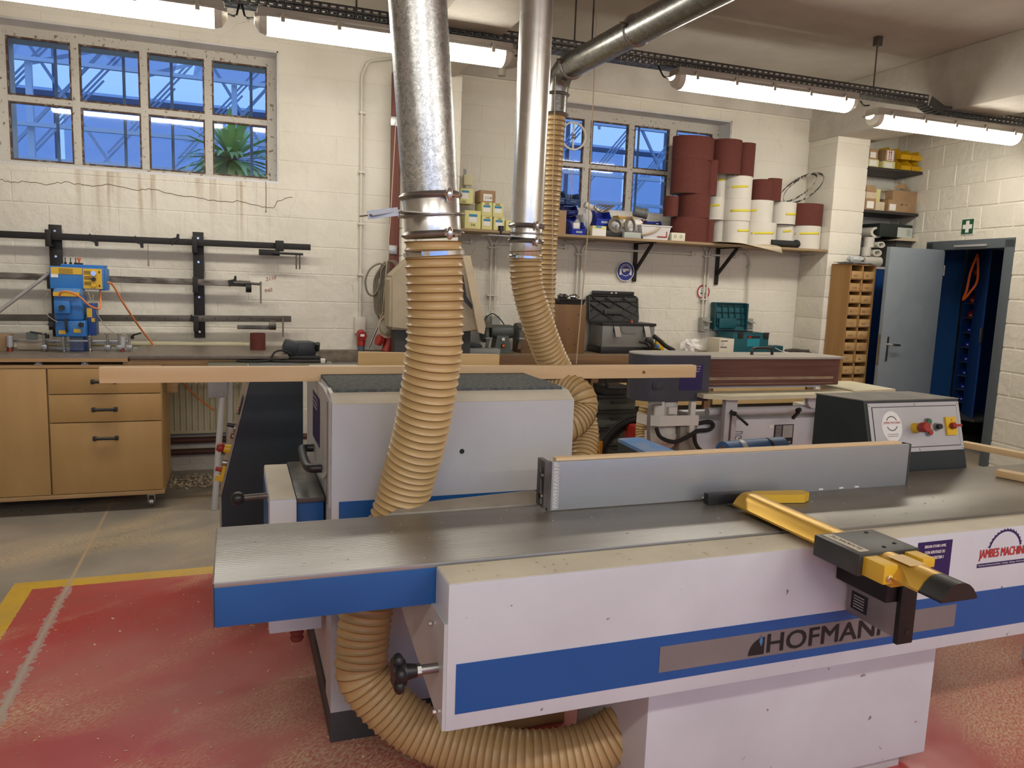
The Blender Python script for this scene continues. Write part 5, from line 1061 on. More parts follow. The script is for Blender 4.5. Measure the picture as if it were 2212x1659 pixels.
# ============================================================ SHELF IN THE BAY
def cz(ox,oy,s): return lambda x,y:(ox+x/s,oy+y/s)
c1=cz(1180,220,3.456); c2=cz(1190,400,7.373); c3=cz(960,360,4.254); c4=cz(1840,300,5.532); c5=cz(980,600,7.373); c6=cz(1250,620,9.617); c7=cz(1460,620,6.506); c8=cz(760,540,6.914); c9=cz(1740,560,3.318)
def wd(c,x0,y0,x1,y1,Y):
    (a,b),(d,e)=c(x0,y0),c(x1,y1); return pbx(a,b,d,e,Y)
zS=1.962
sh=T('wall_shelf','long plywood shelf on black brackets across the bay','shelf',(3.6,6.4,1.94))
B('shelf_board',MB().box(1.70,5.53,6.2,6.585,zS-.022,zS,.001),SHELFW,sh)
def bracket(x):
    B('bracket',MB().box(x-.018,x+.018,6.575,6.59,1.60,zS-.022,.002).box(x-.02,x+.02,6.50,6.575,1.86,1.94,.002).box(x-.018,x+.018,6.24,6.58,zS-.032,zS-.0225,.002).bar((x,6.30,zS-.035),(x,6.575,1.69),.03,.008,up=(1,0,0)),BLACKM,sh)
for x in (3.60,4.52,2.45): 
    B('bracket_plate',MB().box(x-.02,x+.02,6.575,6.59,1.58,1.94,.002),BLACKM,sh)
    B('bracket_arm',MB().box(x-.02,x+.02,6.24,6.575,zS-.032,zS-.0225,.002),BLACKM,sh)
    B('bracket_brace',MB().bar((x+.0,6.28,zS-.035),(x,6.575,1.68),.02,.03),BLACKM,sh)
# abrasive rolls
STK=M('yellow_sticker',(.72,.62,.05),.6)
def roll(x0,y0,x1,y1,kind,lab,stick=None,zb=None,Y=6.34,ry=None,lean=0):
    a,b,z0,z1=wd(c1,x0,y0,x1,y1,Y); rx_=(b-a)/2; ry_=ry or min(rx_,.14)
    if zb is not None: z0=zb
    x=(a+b)/2; h=z1-z0
    t=T('abrasive_roll',lab,'abrasive roll',(x,Y+.02,z0),'rolls of sanding belt on the bay shelf')
    mb=rollmesh(x,Y+.02,z0,rx_,ry_,h,.005,40)
    o=B('belt_loop',mb,ABR if kind=='r' else ABRW,t)
    if kind=='r': B('pale_lining',rollmesh(x,Y+.02,z0+.002,rx_-.0055,ry_-.0055,h-.004,.002,40),ABRW,t)
    else: B('inner_roll',MB().lathe((x,Y+.02,z0+.004),(0,0,1),[(ry_*.72,0),(ry_*.72,h-.02)],24),ABRW,t)
    if stick:
        s0,s1,sy=stick; xs0=wd(c1,s0,sy,s1,sy+5,Y)[0]; xs1=wd(c1,s0,sy,s1,sy+5,Y)[1]; zz=wd(c1,s0,sy,s1,sy+5,Y)[3]
        n=8; mb=MB(); R=[]
        for i in range(n+1):
            xx=xs0+(xs1-xs0)*i/n; q=max(-.98,min(.98,(xx-x)/rx_)); yy=Y+.02-(ry_+.0012)*math.sqrt(1-q*q); zo=.010*(i/n)
            R.append((mb.bm.verts.new((xx,yy,zz-.010+zo)),mb.bm.verts.new((xx,yy,zz+.012+zo))))
        for A_,B_ in zip(R,R[1:]): mb.bm.faces.new((A_[0],B_[0],B_[1],A_[1]))
        q=B('yellow_sticker',mb,STK,t); q.modifiers.new('s','SOLIDIFY').thickness=.0008
        mb=MB(); x_=(xs0+xs1)/2; yy=Y+.02-(ry_+.0022)
    if lean: t.rotation_euler.y=lean
    return z0+h
e=.001
zr=zS+e
r1=roll(945,868,1200,1035,'r','wide red roll standing on the shelf at the foot of the tall red stack',zb=zr)
r2=roll(1000,695,1215,870,'r','red roll with a pale diagonal stripe, third from the top of the tall stack',zb=r1+e)
r3=roll(950,440,1215,695,'r','tallest red roll, second from the top of the tall stack',zb=r2+e)
roll(960,268,1248,440,'r','topmost red roll of the tall stack in front of the window',zb=r3+e)
roll(893,705,985,868,'r','narrow red loop standing left of the striped roll',zb=r1+e,Y=6.30,ry=.07)
roll(1195,880,1255,1035,'r','slim red loop standing on the shelf right of the tall stack',zb=zr,Y=6.27,ry=.04)
roll(1208,435,1283,705,'r','slim tall red loop right of the tallest red roll',zb=r2+e,Y=6.28,ry=.04)
w7=roll(1258,885,1330,1030,'w','narrow white roll at shelf level behind the slim red loop',zb=zr,Y=6.46,ry=.07)
w3=roll(1215,715,1335,883,'w','white roll with a torn yellow sticker, second row up, next to the red stack',(1213,1265,780),zb=w7+e,Y=6.46,ry=.09)
w1=roll(1255,545,1345,713,'w','white roll at the third level, leftmost in its row',(1268,1305,590),zb=w3+e,Y=6.46,ry=.08)
w8=roll(1330,893,1500,1030,'w','white roll standing on the shelf above the draped brown paper',(1380,1478,970),zb=zr,Y=6.38)
w4=roll(1335,730,1515,891,'w','white roll with a long yellow sticker in the middle of the second row',(1348,1475,822),zb=w8+e,Y=6.38)
w2=roll(1345,562,1525,728,'w','highest white roll, under the two tall red loops',(1348,1450,645),zb=w4+e,Y=6.38)
w9=roll(1500,905,1705,1040,'w','wide white roll at shelf level with the longest yellow sticker',(1508,1640,988),zb=zr,Y=6.36)
w5=roll(1515,740,1680,903,'w','white roll with a small yellow sticker at its left edge, below the short red roll',(1518,1538,818),zb=w9+e,Y=6.36)
w10=roll(1710,920,1845,1040,'w','low white roll standing behind the black pipe elbow',(1740,1790,972),zb=zr,Y=6.42,ry=.09)
w6=roll(1678,755,1850,918,'w','white roll under the two hanging saw band loops',(1732,1835,848),zb=w10+e,Y=6.42)
w11=roll(1848,930,2030,1080,'w','rightmost white roll on the shelf, below a red one',(1850,1980,990),zb=zr,Y=6.36)
roll(1850,765,2050,928,'r','red roll at the far right, on top of a white one',zb=w11+e,Y=6.36)
roll(1243,290,1447,548,'r','broad red loop leaning on the highest white roll',zb=w2+e,Y=6.36)
roll(1450,308,1560,548,'r','narrower red loop right of the broad leaning one',zb=w2+e,Y=6.33,ry=.06)
roll(1545,585,1690,738,'r','short dark red roll showing its pale lining',zb=w5+e,Y=6.36)
roll(1665,572,1760,745,'r','slim dark red roll beside the short one',zb=w6+e,Y=6.33,ry=.05)
# band saw blades
def ring(ctr,rx_,rz_,tilt,r,mat,name,lab):
    P=[V(ctr)+V((rx_*math.cos(a)*math.cos(tilt)-rz_*math.sin(a)*math.sin(tilt),.05*math.sin(a),rx_*math.cos(a)*math.sin(tilt)+rz_*math.sin(a)*math.cos(tilt))) for a in [2*PI*i/48 for i in range(48)]]
    mb=MB(); n=len(P); R=[]
    for p in P: R.append((mb.bm.verts.new(p),mb.bm.verts.new(p+V((0,-.004,.018)))))
    for i in range(n): A_,B_=R[i],R[(i+1)%n]; mb.bm.faces.new((A_[0],B_[0],B_[1],A_[1]))
    o=B(name,mb,mat); o.modifiers.new('s','SOLIDIFY').thickness=.002; return tag(o,lab,'saw band')
cc=c1(1925,650); p=at(*cc,Y=6.35)
sbm=M('striped_band',(.03,.03,.028),.5,0,(.42,.38,.30),30,stretch=(1,1,.3),lo=.48,hi=.52)
ring((p.x,6.36,p.z),.26,.085,.58,.01,sbm,'saw_band','black and beige saw band loop resting on the white rolls near the pillar')
ring((p.x-.02,6.42,p.z+.005),.25,.065,.60,.01,sbm,'saw_band','thinner saw band loop tucked inside the striped one near the pillar')
# brown paper and pipe elbow
a,b,z0,z1=wd(c1,1250,1015,1740,1115,6.2)
mb=MB(); R=[]; n=16
for i in range(n+1):
    x=a+(b-a)*i/n; f=i/n
    R.append([mb.bm.verts.new((x,6.33,zS+.004)),mb.bm.verts.new((x,6.24,zS+.012+.010*math.sin(f*9))),mb.bm.verts.new((x,6.17,zS+.008+.006*math.sin(f*7)-.03*max(0,f-.5))),mb.bm.verts.new((x+.01,6.155,zS+.012-.11*max(0,f-.35)))])
for A_,B_ in zip(R,R[1:]):
    for k in range(3): mb.bm.faces.new((A_[k],A_[k+1],B_[k+1],B_[k]))
pp=B('brown_paper',mb,CARDP); pp.modifiers.new('s','SOLIDIFY').thickness=.001; tag(pp,'sheet of pale brown paper draped over the shelf edge','paper')
a,b,z0,z1=wd(c1,1700,995,1925,1075,6.2)
tag(B('pipe_elbow',MB().cyl((a,6.25,zS+.035),(b-.07,6.25,zS+.035),.033,n=20).sph((b-.05,6.25,zS+.04),.041,20),RUBBER),'black plastic pipe with a rounded end lying on the shelf edge','pipe')
# yellow cartons on the left
def carton(c,x0,y0,x1,y1,zb,Y,d,mat,lab,labels=(),name='carton',group=None,cat='box',txt=None):
    a,b,z0,z1=wd(c,x0,y0,x1,y1,Y); h=z1-z0
    t=T(name,lab,cat,((a+b)/2,Y+d/2,zb),group)
    B('body',MB().box(a,b,Y,Y+d,zb,zb+h,.002),mat,t)
    for (u0,v0,u1,v1,m) in labels: B('label',MB().box(a+(b-a)*u0,a+(b-a)*u1,Y-.0015,Y,zb+h*v0,zb+h*v1),m,t)
    if txt: s,u,v,hh=txt; text(s,(a+(b-a)*u,Y-.0025,zb+h*v),(1,0,.03),(0,0,1),INK,t,h=h*hh,name='handwriting')
    return zb+h
LB=[(.15,.30,.80,.62,PAPER),(.15,.62,.80,.78,LBLUE)]
def barc(a): return a
G='yellow cartons on the shelf'
g1=carton(c3,188,390,335,557,zr,6.24,.2,LEMON,'largest yellow carton with a blue and white label, marked 546',[(.25,.36,.75,.64,PAPER),(.25,.66,.77,.80,LBLUE)],group=G,txt=('546',.38,.14,.13))
g1=carton(c3,145,250,262,388,zr+.205,6.28,.16,LEMON,'upper left yellow carton marked 542 beside the wide hose pipe',[(.1,.32,.62,.70,PAPER),(.1,.72,.68,.86,LBLUE)],group=G,txt=('542',.12,.04,.15))
b5=carton(c3,345,445,440,570,zr,6.26,.2,LEMON,'yellow carton marked 542, bottom row, second from the left',LB,group=G,txt=('542',.35,.80,.15))
b3=carton(c3,345,318,440,444,b5+e,6.26,.2,LEMON,'yellow carton marked 542, upper row, under the brown box',LB,group=G,txt=('542',.25,.80,.17))
b6=carton(c3,455,455,553,575,zr,6.26,.2,LEMON,'yellow carton marked 542, bottom row, third from the left',LB,group=G,txt=('542',.35,.80,.15))
carton(c3,447,325,545,454,b6+e,6.26,.2,LEMON,'yellow carton marked 542, upper row, furthest right',LB,group=G,txt=('542',.22,.80,.17))
carton(c3,568,480,640,578,zr,6.26,.2,LEMON,'yellow carton mostly hidden behind the slim galvanised pipe',[(.35,.3,.9,.6,PAPER),(.35,.62,.9,.8,LBLUE)],group=G)
carton(c3,330,212,470,322,b3+.002,6.28,.16,CARD,'brown cardboard box with a white label on top of the yellow cartons',[(.2,.1,.78,.7,PAPER)],txt=('1114',.32,.25,.22))
carton(c3,180,155,258,250,zr+.365,6.36,.05,M('grid_paper',(.60,.56,.36),.8),'pale squared paper box standing at the back beside the wide pipe')
el_=T('wall_cabinet','pale grey electrical cabinet on the pilaster edge behind the wide pipe','electrical box',(1.72,6.5,2.2))
a,b,z0,z1=wd(c3,120,-20,170,195,6.45); B('door',MB().box(a,b,6.44,6.47,z0,z1,.003),PVC,el_); a2,b2,_,_=wd(c3,170,30,192,210,6.5); B('case',MB().box(a,b2,6.472,6.59,z0-.03,z1-.03,.004),PVCG,el_)
# bins and clutter
def bin_(x0,x1,y0,y1,z0,h,mat,lab,grp,fill=None,name='storage_bin'):
    t=T(name,lab,'storage bin',((x0+x1)/2,(y0+y1)/2,z0),grp); k=.003; fh=h*.42; d=y1-y0
    mb=MB().box(x0,x1,y0,y1,z0,z0+k).box(x0,x1,y1-k,y1,z0,z0+h)
    for x in (x0,x1-k): mb.prism([(x,y0,z0),(x,y0-.012,z0+fh),(x,y0+d*.30,z0+h),(x,y1,z0+h),(x,y1,z0)],(k,0,0))
    mb.prism([(x0,y0,z0),(x0,y0-.012,z0+fh),(x0,y0-.012+k,z0+fh),(x0,y0+k,z0)],(x1-x0,0,0))
    B('bin_body',mb,mat,t,smooth=False)
    B('rim',MB().box(x0-.003,x0+.004,y0+d*.28,y1+.003,z0+h-.006,z0+h).box(x1-.004,x1+.003,y0+d*.28,y1+.003,z0+h-.006,z0+h).box(x0-.002,x1+.002,y0-.016,y0-.008,z0+fh-.006,z0+fh+.001),mat,t)
    B('label_strip',MB().box(x0+(x1-x0)*.3,x0+(x1-x0)*.75,y0-.012,y0-.0095,z0+fh*.35,z0+fh*.7),M('label_slot',(.30,.34,.45),.5) if mat is BINB else mat,t)
    if fill:
        mb=MB()
        for i in range(26): mb.obox((random.uniform(x0+.015,x1-.015),random.uniform(y0+.015,y1-.02),z0+fh*random.uniform(.6,1.0)),(random.uniform(.01,.035),random.uniform(.008,.02),.008),(random.uniform(-.5,.5),random.uniform(-.5,.5),random.uniform(0,6)))
        B('bin_contents',mb,fill,t,kind='stuff')
    return t
METAL=M('small_metal_parts',(.25,.25,.24),.4,.6); SCR=M('mixed_parts',(.40,.37,.33),.5)
GB='open bins on the bay shelf'
def binpx(c,x0,y0,x1,y1,zb,Y,d,mat,lab,grp=GB,fill=METAL):
    a,b,z0,z1=wd(c,x0,y0,x1,y1,Y); return bin_(a,b,Y,Y+d,zb,z1-z0,mat,lab,grp,fill)
carton(c2,40,365,245,745,zr,6.24,.22,CARD,'open brown cardboard box on the shelf right of the distant hose')
binpx(c2,330,555,550,770,zr,6.24,.16,BINB,'blue bin at the front of the shelf holding a white part'); a,b,z0,z1=wd(c2,350,600,455,660,6.3)
tag(B('white_part',MB().box(a,b,6.29,6.34,z0-.02,z1,.008),PAPER),'white rounded part lying in the front blue bin','part')
binpx(c2,240,440,425,590,zr+.10,6.42,.14,BINB,'dark blue bin behind the front blue bin, under the grey blue one'); 
binpx(c2,225,290,430,445,zr+.185,6.42,.14,M('bin_navy',(.008,.018,.16),.4),'navy bin in the middle of the stack right of the distant hose')
binpx(c2,235,100,465,290,zr+.275,6.42,.14,BINGR,'grey blue bin on top of the stack in front of the window',fill=CARD)
binpx(c2,90,80,240,300,zr+.275,6.43,.13,BINGR,'grey blue bin partly hidden by the distant hose')
binpx(c2,725,375,965,610,zr+.10,6.30,.16,BINB,'blue bin raised on a box, full of small parts, right of the clear bag',fill=SCR)
binpx(c2,700,600,960,730,zr,6.34,.14,BINB,'blue bin under the raised blue bin',fill=None)
binpx(c2,1110,370,1340,545,zr+.11,6.36,.15,M('bin_amber',(.72,.36,.03),.4),'amber yellow bin full of small parts in front of the window',fill=SCR)
binpx(c2,1345,430,1500,605,zr+.09,6.38,.15,BINR,'red bin behind the tied white bag',fill=METAL)
binpx(c2,1560,410,1790,630,zr+.06,6.42,.14,BINB,'blue bin at the back beside the red roll stack',fill=None)
carton(c2,960,370,1120,480,zr+.13,6.45,.1,GREEN,'dark green box behind the amber bin')
carton(c2,1490,535,1715,640,zr+.085,6.30,.1,RED,'red box with a black lid and a price label beside the red roll stack',[(.0,.7,1.,1.02,BLACK),(.82,.75,1.0,1.1,PAPER)])
carton(c2,660,632,882,795,zr,6.22,.12,LEMON,'yellow and white box with a drawn arc on its front, on the shelf edge',[(.0,.03,.97,.68,PAPER),(.25,.80,.65,.97,LBLUE)])
carton(c2,1925,735,2140,862,zr,6.21,.10,M('cream_card',(.66,.64,.50),.7),'cream box with two green round emblems at the foot of the red rolls')
for u in (1985,2075):
    p=at(*c2(u,803),Y=6.207); o=B('green_emblem',MB().lathe((p.x,6.209,zr+.038),(0,-1,0),[(.010,0),(.0135,0),(.0135,.0008),(.010,.0008)],20,closed=True),GREEN); 
    o.parent=[q_ for q_ in bpy.data.objects if q_.get('label','').startswith('cream box with two green')][0]
    if o.parent: o.location=-wpos(o.parent)
def lump(c,sz,mat,seed,amp=.25,n=18):
    rnd=random.Random(seed); mb=MB().sph(c,1,n,sz)
    for v in mb.bm.verts:
        d=v.co-V(c); f=1+amp*(rnd.random()-.5)*2; v.co=V(c)+d*f
    return mb
p=at(*c2(600,450),Y=6.27); tag(B('plastic_bag',lump((p.x,6.30,zr+.155),(.045,.04,.085),CLEARB,3,.16),CLEARB),'clear plastic bag with white contents standing up right of the front blue bin','bag')
p=at(*c2(450,500),Y=6.3); tag(B('plastic_bag',lump((p.x+.0,6.34,zr+.09),(.035,.03,.05),CLEARB,4,.15),CLEARB),'small pale bag squeezed behind the front blue bin','bag')
p=at(*c2(620,265),Y=6.4); tag(B('white_tube',MB().cyl((p.x-.04,6.42,zr+.285),(p.x+.09,6.42,zr+.235),.028,n=16),PVC),'white tube end sticking up behind the clear bag','tube')
p=at(*c2(800,320),Y=6.38); mb=MB()
for i in range(5): mb.tube([V((p.x+.02*i+.065*math.cos(a),6.38+.03*math.sin(a)+.005*i,zr+.255+.035*math.sin(a+i*.4))) for a in [2*PI*k/20 for k in range(20)]],.005,6,closed=True)
tag(B('cable_coil',mb,CABLE),'tangle of grey cable on top of the raised blue bin','cable')
mb=MB()
for (x,y,r_x,r_z) in ((1030,640,.062,.062),(1270,650,.05,.075)):
    p=at(*c2(x,y),Y=6.25)
    for i in range(3): mb.tube([V((p.x+.006*i+(r_x-.007*i)*math.cos(a),6.26+.012*math.sin(a)+.006*i,p.z+(r_z-.008*i)*math.sin(a))) for a in [2*PI*k/24 for k in range(24)]],.0075,8,closed=True)
tag(B('cable_coil',mb,CABLE),'thick grey hose coils at the front of the shelf below the amber bin','cable')
p=at(*c2(1050,620),Y=6.33); tag(B('white_cloth',lump((p.x+.09,6.36,zr+.11),(.14,.05,.055),PAPER,5,.3),PAPER),'crumpled white bag between the coils and the amber bin','bag')
p=at(*c2(1370,590),Y=6.33); tag(B('tied_bag',lump((p.x,6.33,zr+.115),(.055,.04,.06),PAPER,6,.25),PAPER),'tied white bag in front of the red bin','bag')
a,b,z0,z1=wd(c2,1420,640,1900,830,6.24)
tb=T('clear_tub','frosted plastic tub with a red bracket mark on its side','tub',((a+b)/2,6.3,zr)); B('tub',MB().prism([(a+.03,6.23,zr),(a,6.225,z1),(b,6.225,z1),(b-.03,6.23,zr)],(0,.13,0)),M('frosted_plastic',(.62,.60,.60),.4),tb); B('tub_rim',MB().box(a-.006,b+.006,6.218,6.362,z1-.012,z1,.003),M('frosted_plastic'),tb)
B('red_mark',MB().box(b-.14,b-.04,6.222,6.224,z1-.105,z1-.095).box(b-.048,b-.04,6.222,6.224,z1-.10,z1-.05),RED,tb)
a,b,z0,z1=wd(c2,1170,740,1440,830,6.21); tag(B('glass_block',MB().box(a,b,6.21,6.27,zr,zr+.05,.006),M('pale_glass_plastic',(.42,.46,.42),.2)),'pale green glass block on the shelf edge below the coils','glass block')
p=at(*c2(1330,740),Y=6.24); tag(B('plastic_bag',lump((p.x,6.30,zr+.075),(.055,.03,.035),CLEARB,8,.2),CLEARB),'clear bag lying on the glass block','bag')
p=at(*c2(1600,720),Y=6.21); tag(B('knotted_cord',MB().tube(spline([(p.x-.10,6.205,zr+.035),(p.x-.03,6.205,zr+.05),(p.x+.04,6.205,zr+.075),(p.x+.09,6.205,zr+.11)],5),.009,8),ROPE),'twisted cream rope lying across the frosted tub','rope')
p=at(*c2(1430,430),Y=6.4); tag(B('grey_pipe_piece',MB().lathe((p.x-.06,6.42,zr+.255),(1,-.25,-.15),[(.045,0),(.045,.10),(.050,.102),(.050,.125),(.042,.125),(.040,.01)],22),M('pipe_grey',(.12,.13,.125),.5)),'grey plastic pipe socket lying on the red bin','pipe')
a,b,z0,z1=wd(c2,880,735,1150,805,6.24); tag(B('black_box',MB().box(a,b,6.25,6.31,zr,zr+.055,.004),BLACK),'flat black box under the thick coils','box')
# hand wheel in the window
p=at(1223,300,Y=6.7)
hw=T('window_wheel','pale round pulley wheel hanging in front of the window beside the distant hose','pulley',(p.x,6.5,p.z-.11))
B('rim',MB().lathe((p.x,6.54,p.z),(0,1,0),[(.110,-.008),(.124,-.010),(.124,.010),(.110,.008)],36,closed=True),PVC,hw); B('spoke',MB().box(p.x-.008,p.x+.008,6.535,6.545,p.z-.112,p.z+.112,.002),PVC,hw); B('hub',MB().sph((p.x,6.53,p.z-.005),.02,12),STEEL,hw)
B('pull_string',MB().cyl((p.x-.01,6.54,p.z-.11),(p.x-.012,6.54,zr+.28),.002,n=6).cyl((p.x+.012,6.54,p.z-.11),(p.x+.012,6.54,zr+.28),.002,n=6),ROPE,hw)
# ============================================================ CONDUITS AND SIGNS ON THE WALLS
yw=6.565
def conduit(pts,lab,r=.011,mat=PVC,clips=()):
    t=T('conduit',lab,'conduit',pts[-1]); B('pipe',MB().tube(pts,r,10),mat,t)
    for c in clips: B('clip',MB().box(c[0]-.022,c[0]+.022,c[1]-.02,c[1]+.03,c[2]-.008,c[2]+.008,.002),mat,t)
    return t
p=at(782,165,Y=6.27); q=at(778,690,Y=6.27)
conduit(spline([(q.x,6.27,q.z),(q.x,6.27,q.z+.5),(p.x,6.27,p.z-.1),(p.x,6.27,p.z)],6)+spline([(p.x,6.27,p.z),(p.x+.05,6.26,p.z+.11),(p.x+.15,6.25,p.z+.14),(1.222,6.25,p.z+.17)],5)[1:],'white conduit running down the wall from beside the wide pipe to the red socket',clips=[(q.x,6.27,z) for z in (1.55,1.95,2.35,2.8)])
for (x,y,n) in ((1065,525,1),(1243,535,2),(1538,545,3),(1622,552,4)):
    pass
def vert_pair(px1,px2,py0,py1,lab):
    a=at(px1,py0,Y=yw); b=at(px2,py0,Y=yw); c=at(px1,py1,Y=yw)
    t=T('conduit_pair',lab,'conduit',(a.x,yw,c.z))
    for p_,s in ((a,-1),(b,1)): B('pipe',MB().tube(spline([(p_.x+s*.13,yw,p_.z+.075),(p_.x+s*.05,yw,p_.z+.065),(p_.x,yw,p_.z),(p_.x,yw,p_.z-.08)],5)+[V((p_.x,yw,c.z))],.0105,10),PVC,t)
    z=a.z-.04
    while z>c.z+.05: B('clip',MB().box(a.x-.03,b.x+.03,yw-.014,yw+.02,z-.007,z+.007,.002),PVC,t); z-=.42
    return t
vert_pair(1062,1072,525,672,'twin white conduits above the bench grinder'); vert_pair(1249,1258,540,640,'twin white conduits above the brown wooden box'); vert_pair(1526,1533,545,690,'twin white conduits crossing the no smoking sign')
a=at(1620,565,Y=yw); b=at(1612,690,Y=yw); conduit(spline([(a.x-.16,yw,a.z+.10),(a.x-.05,yw,a.z+.09),(a.x,yw,a.z),(a.x,yw,a.z-.1)],5)+[V((b.x,yw,b.z))],'single white conduit right of the black shelf bracket',clips=[(a.x,yw,a.z-.05),(a.x,yw,a.z-.45)])
hc_=T('conduit_run','horizontal white conduits under the shelf','conduit',(3.4,yw,1.85)); 
for (x0,x1) in ((1.75,2.0),(2.15,2.9),(3.05,4.25),(4.42,4.75)): B('pipe',MB().cyl((x0,yw,1.868),(x1,yw,1.868),.0105,n=10),PVC,hc_); B('clip',MB().box(x1-.05,x1-.03,yw-.015,yw+.02,1.85,1.89,.002),PVC,hc_)
# oxide red post and white pipes by the pilaster
rp=T('red_steel_post','oxide red steel post behind the wide pipe beside the pilaster','post',(1.21,6.1,.9))
B('post',MB().box(1.165,1.205,6.13,6.17,0.0,3.1,.003).box(1.205,1.24,6.14,6.147,0.0,3.1,.001),BROWNP,rp); [B('pipe_strap',MB().box(1.155,1.22,6.12,6.135,z,z+.07,.003),STEEL,rp) for z in (1.72,2.70)]
wp_=T('white_pipe','wide white pipe running down the pilaster behind the wide hose','pipe',(1.31,6.0,0)); B('pipe',MB().cyl((1.31,6.02,0),(1.31,6.02,3.08),.026,n=16).cyl((1.37,6.03,0),(1.37,6.03,3.08),.016,n=12),PVC,wp_)
# red socket
def sock(px0,py0,px1,py1,Y,lab,mat=PVCG,flap=True):
    a,b,z0,z1=pbx(px0,py0,px1,py1,Y-.07)
    t=T('wall_socket',lab,'socket',((a+b)/2,Y-.035,z0)); B('box',MB().box(a,b,Y-.065,Y,z0,z1,.006),mat,t); 
    if flap: B('flap',MB().bar(((a+b)/2,Y-.065,z1-.03),((a+b)/2,Y-.12,z1-.04),(b-a)*.75,.008,bev=.002),mat,t); B('lower_flap',MB().box(a+.012,b-.012,Y-.075,Y-.065,z0+.02,z0+(z1-z0)*.45,.003),mat,t)
    return t,a,b,z0,z1
t,a,b,z0,z1=sock(767,685,790,722,6.3,'pale socket box with a red plug on the left wall',PVC,False)
B('red_socket',MB().cyl(((a+b)/2+.005,6.20,z0+.02),((a+b)/2+.0,6.19,z0-.09),.038,.032,18).cyl(((a+b)/2+.005,6.235,z0+.005),((a+b)/2+.005,6.15,z0-.01),.036,n=16),RED,t); B('grey_ring',MB().cyl(((a+b)/2,6.19,z0-.09),((a+b)/2,6.188,z0-.13),.03,.026,18),M('ring_blue_grey',(.09,.11,.14),.5),t); B('plug_label',MB().box((a+b)/2-.012,(a+b)/2+.02,6.147,6.149,z0-.012,z0+.014),PAPER,t)
t2=T('red_plug','big red industrial plug in an angled grey socket by the pilaster','plug',(1.16,6.1,.95)); p=at(835,735,Y=6.08)
B('socket_body',MB().cyl((p.x+.09,6.10,p.z+.12),(p.x+.03,6.06,p.z+.03),.05,n=18),PVCG,t2); B('plug_body',MB().cyl((p.x+.03,6.06,p.z+.03),(p.x-.01,6.03,p.z-.09),.047,.04,20),RED,t2); B('cap',MB().cyl((p.x-.05,6.04,p.z+.0),(p.x-.08,6.03,p.z+.01),.045,n=18),RED,t2)
sock(1517,686,1534,716,6.585,'grey double socket left of the teal case with its flap raised'); sock(1612,688,1628,713,6.585,'grey double socket right of the teal lid with its flap raised',PVCG)
# cable bundle hanging by the post
cbn=T('cable_bundle','thick grey cable coiled and hung from a hook beside the oxide red post','cable',(1.1,6.1,1.2)); rr=random.Random(2)
p0=at(*c8(520,160),Y=6.05); p1=at(*c8(500,930),Y=6.05)
mb=MB()
for i in range(9):
    dx=(i-4)*.011
    mb.tube(spline([(p0.x+dx*.3,6.06+.005*(i%3),p0.z-.01),(p0.x-.03+dx*1.4,6.05+.008*(i%3),p0.z-.14),(p0.x-.035+dx*1.3,6.05,p0.z-.32),(p1.x-.03+dx,6.05,p1.z-.02*(i%3)),(p1.x+dx*.6,6.06,p1.z-.06)],6),.0075,7)
a=[at(*c8(x,y),Y=6.04) for x,y in ((500,230),(400,205),(270,290),(205,450),(225,610),(290,680),(360,640),(420,500),(440,300),(520,190))]
mb.tube(spline(a,5),.0075,8)
for k in range(3):
    a=[at(*c8(x+k*26,y),Y=6.06) for x,y in ((520,170),(590,170),(650,230),(690,330),(700,480))]; mb.tube(spline(a,5),.0075,8)
B('cable_loops',mb,CABLE,cbn)
tw=T('twine_hank','hank of pale twine tied to the bottom of the cable bundle','twine',(1.1,6.0,1.1)); mb=MB(); 
for i in range(9):
    p=at(*c8(470,1040),Y=6.0); ww=.03+.006*i; mb.tube([V((p.x+.0+ww*math.sin(2*PI*k/16)*.9+.004*i,6.0+.01*math.sin(2*PI*k/16+i),p.z-.02+(.075)*math.cos(2*PI*k/16)-.006*i)) for k in range(16)],.0028,5,closed=True)
B('hank',mb,ROPE,tw)
tag(B('grey_rod',MB().cyl(at(*c8(400,1110),Y=6.1),at(*c8(245,1470),Y=6.1),.009,n=10),STEEL),'grey rod leaning against the wall below the cable bundle','rod')
# canvas hood
cv=T('canvas_hood','beige canvas hood draped over a machine behind the wide hose','cover',(1.4,5.9,.95))
P=[at(x,y,Y=5.75) for x,y in ((843,598),(888,556),(945,545),(1004,560),(1012,600),(1046,716),(1000,716),(930,716),(842,712))]
mb=MB().prism([(p.x,5.75,p.z) for p in P],(0,.25,0)); bmesh.ops.bevel(mb.bm,geom=list(mb.bm.edges),offset=.02,segments=2,affect='EDGES'); B('cover',mb,CANVAS,cv)
P=[at(x,y,Y=5.70) for x,y in ((1000,552),(1016,552),(1049,705),(1046,722),(1034,718))]; B('hanging_flap',MB().prism([(p.x,5.70,p.z) for p in P],(0,.03,0)),CARDP,cv)
B('stand',MB().box(1.15,1.75,5.80,5.95,.93,1.18),M('dark_machine',(.04,.04,.04),.6),cv)
P=[at(x,y,Y=5.69) for x,y in ((1000,590),(1008,640),(1021,660),(1020,668),(1003,650))]; B('bracket',MB().prism([(p.x,5.69,p.z) for p in P],(0,.02,0)),BLACK,cv)
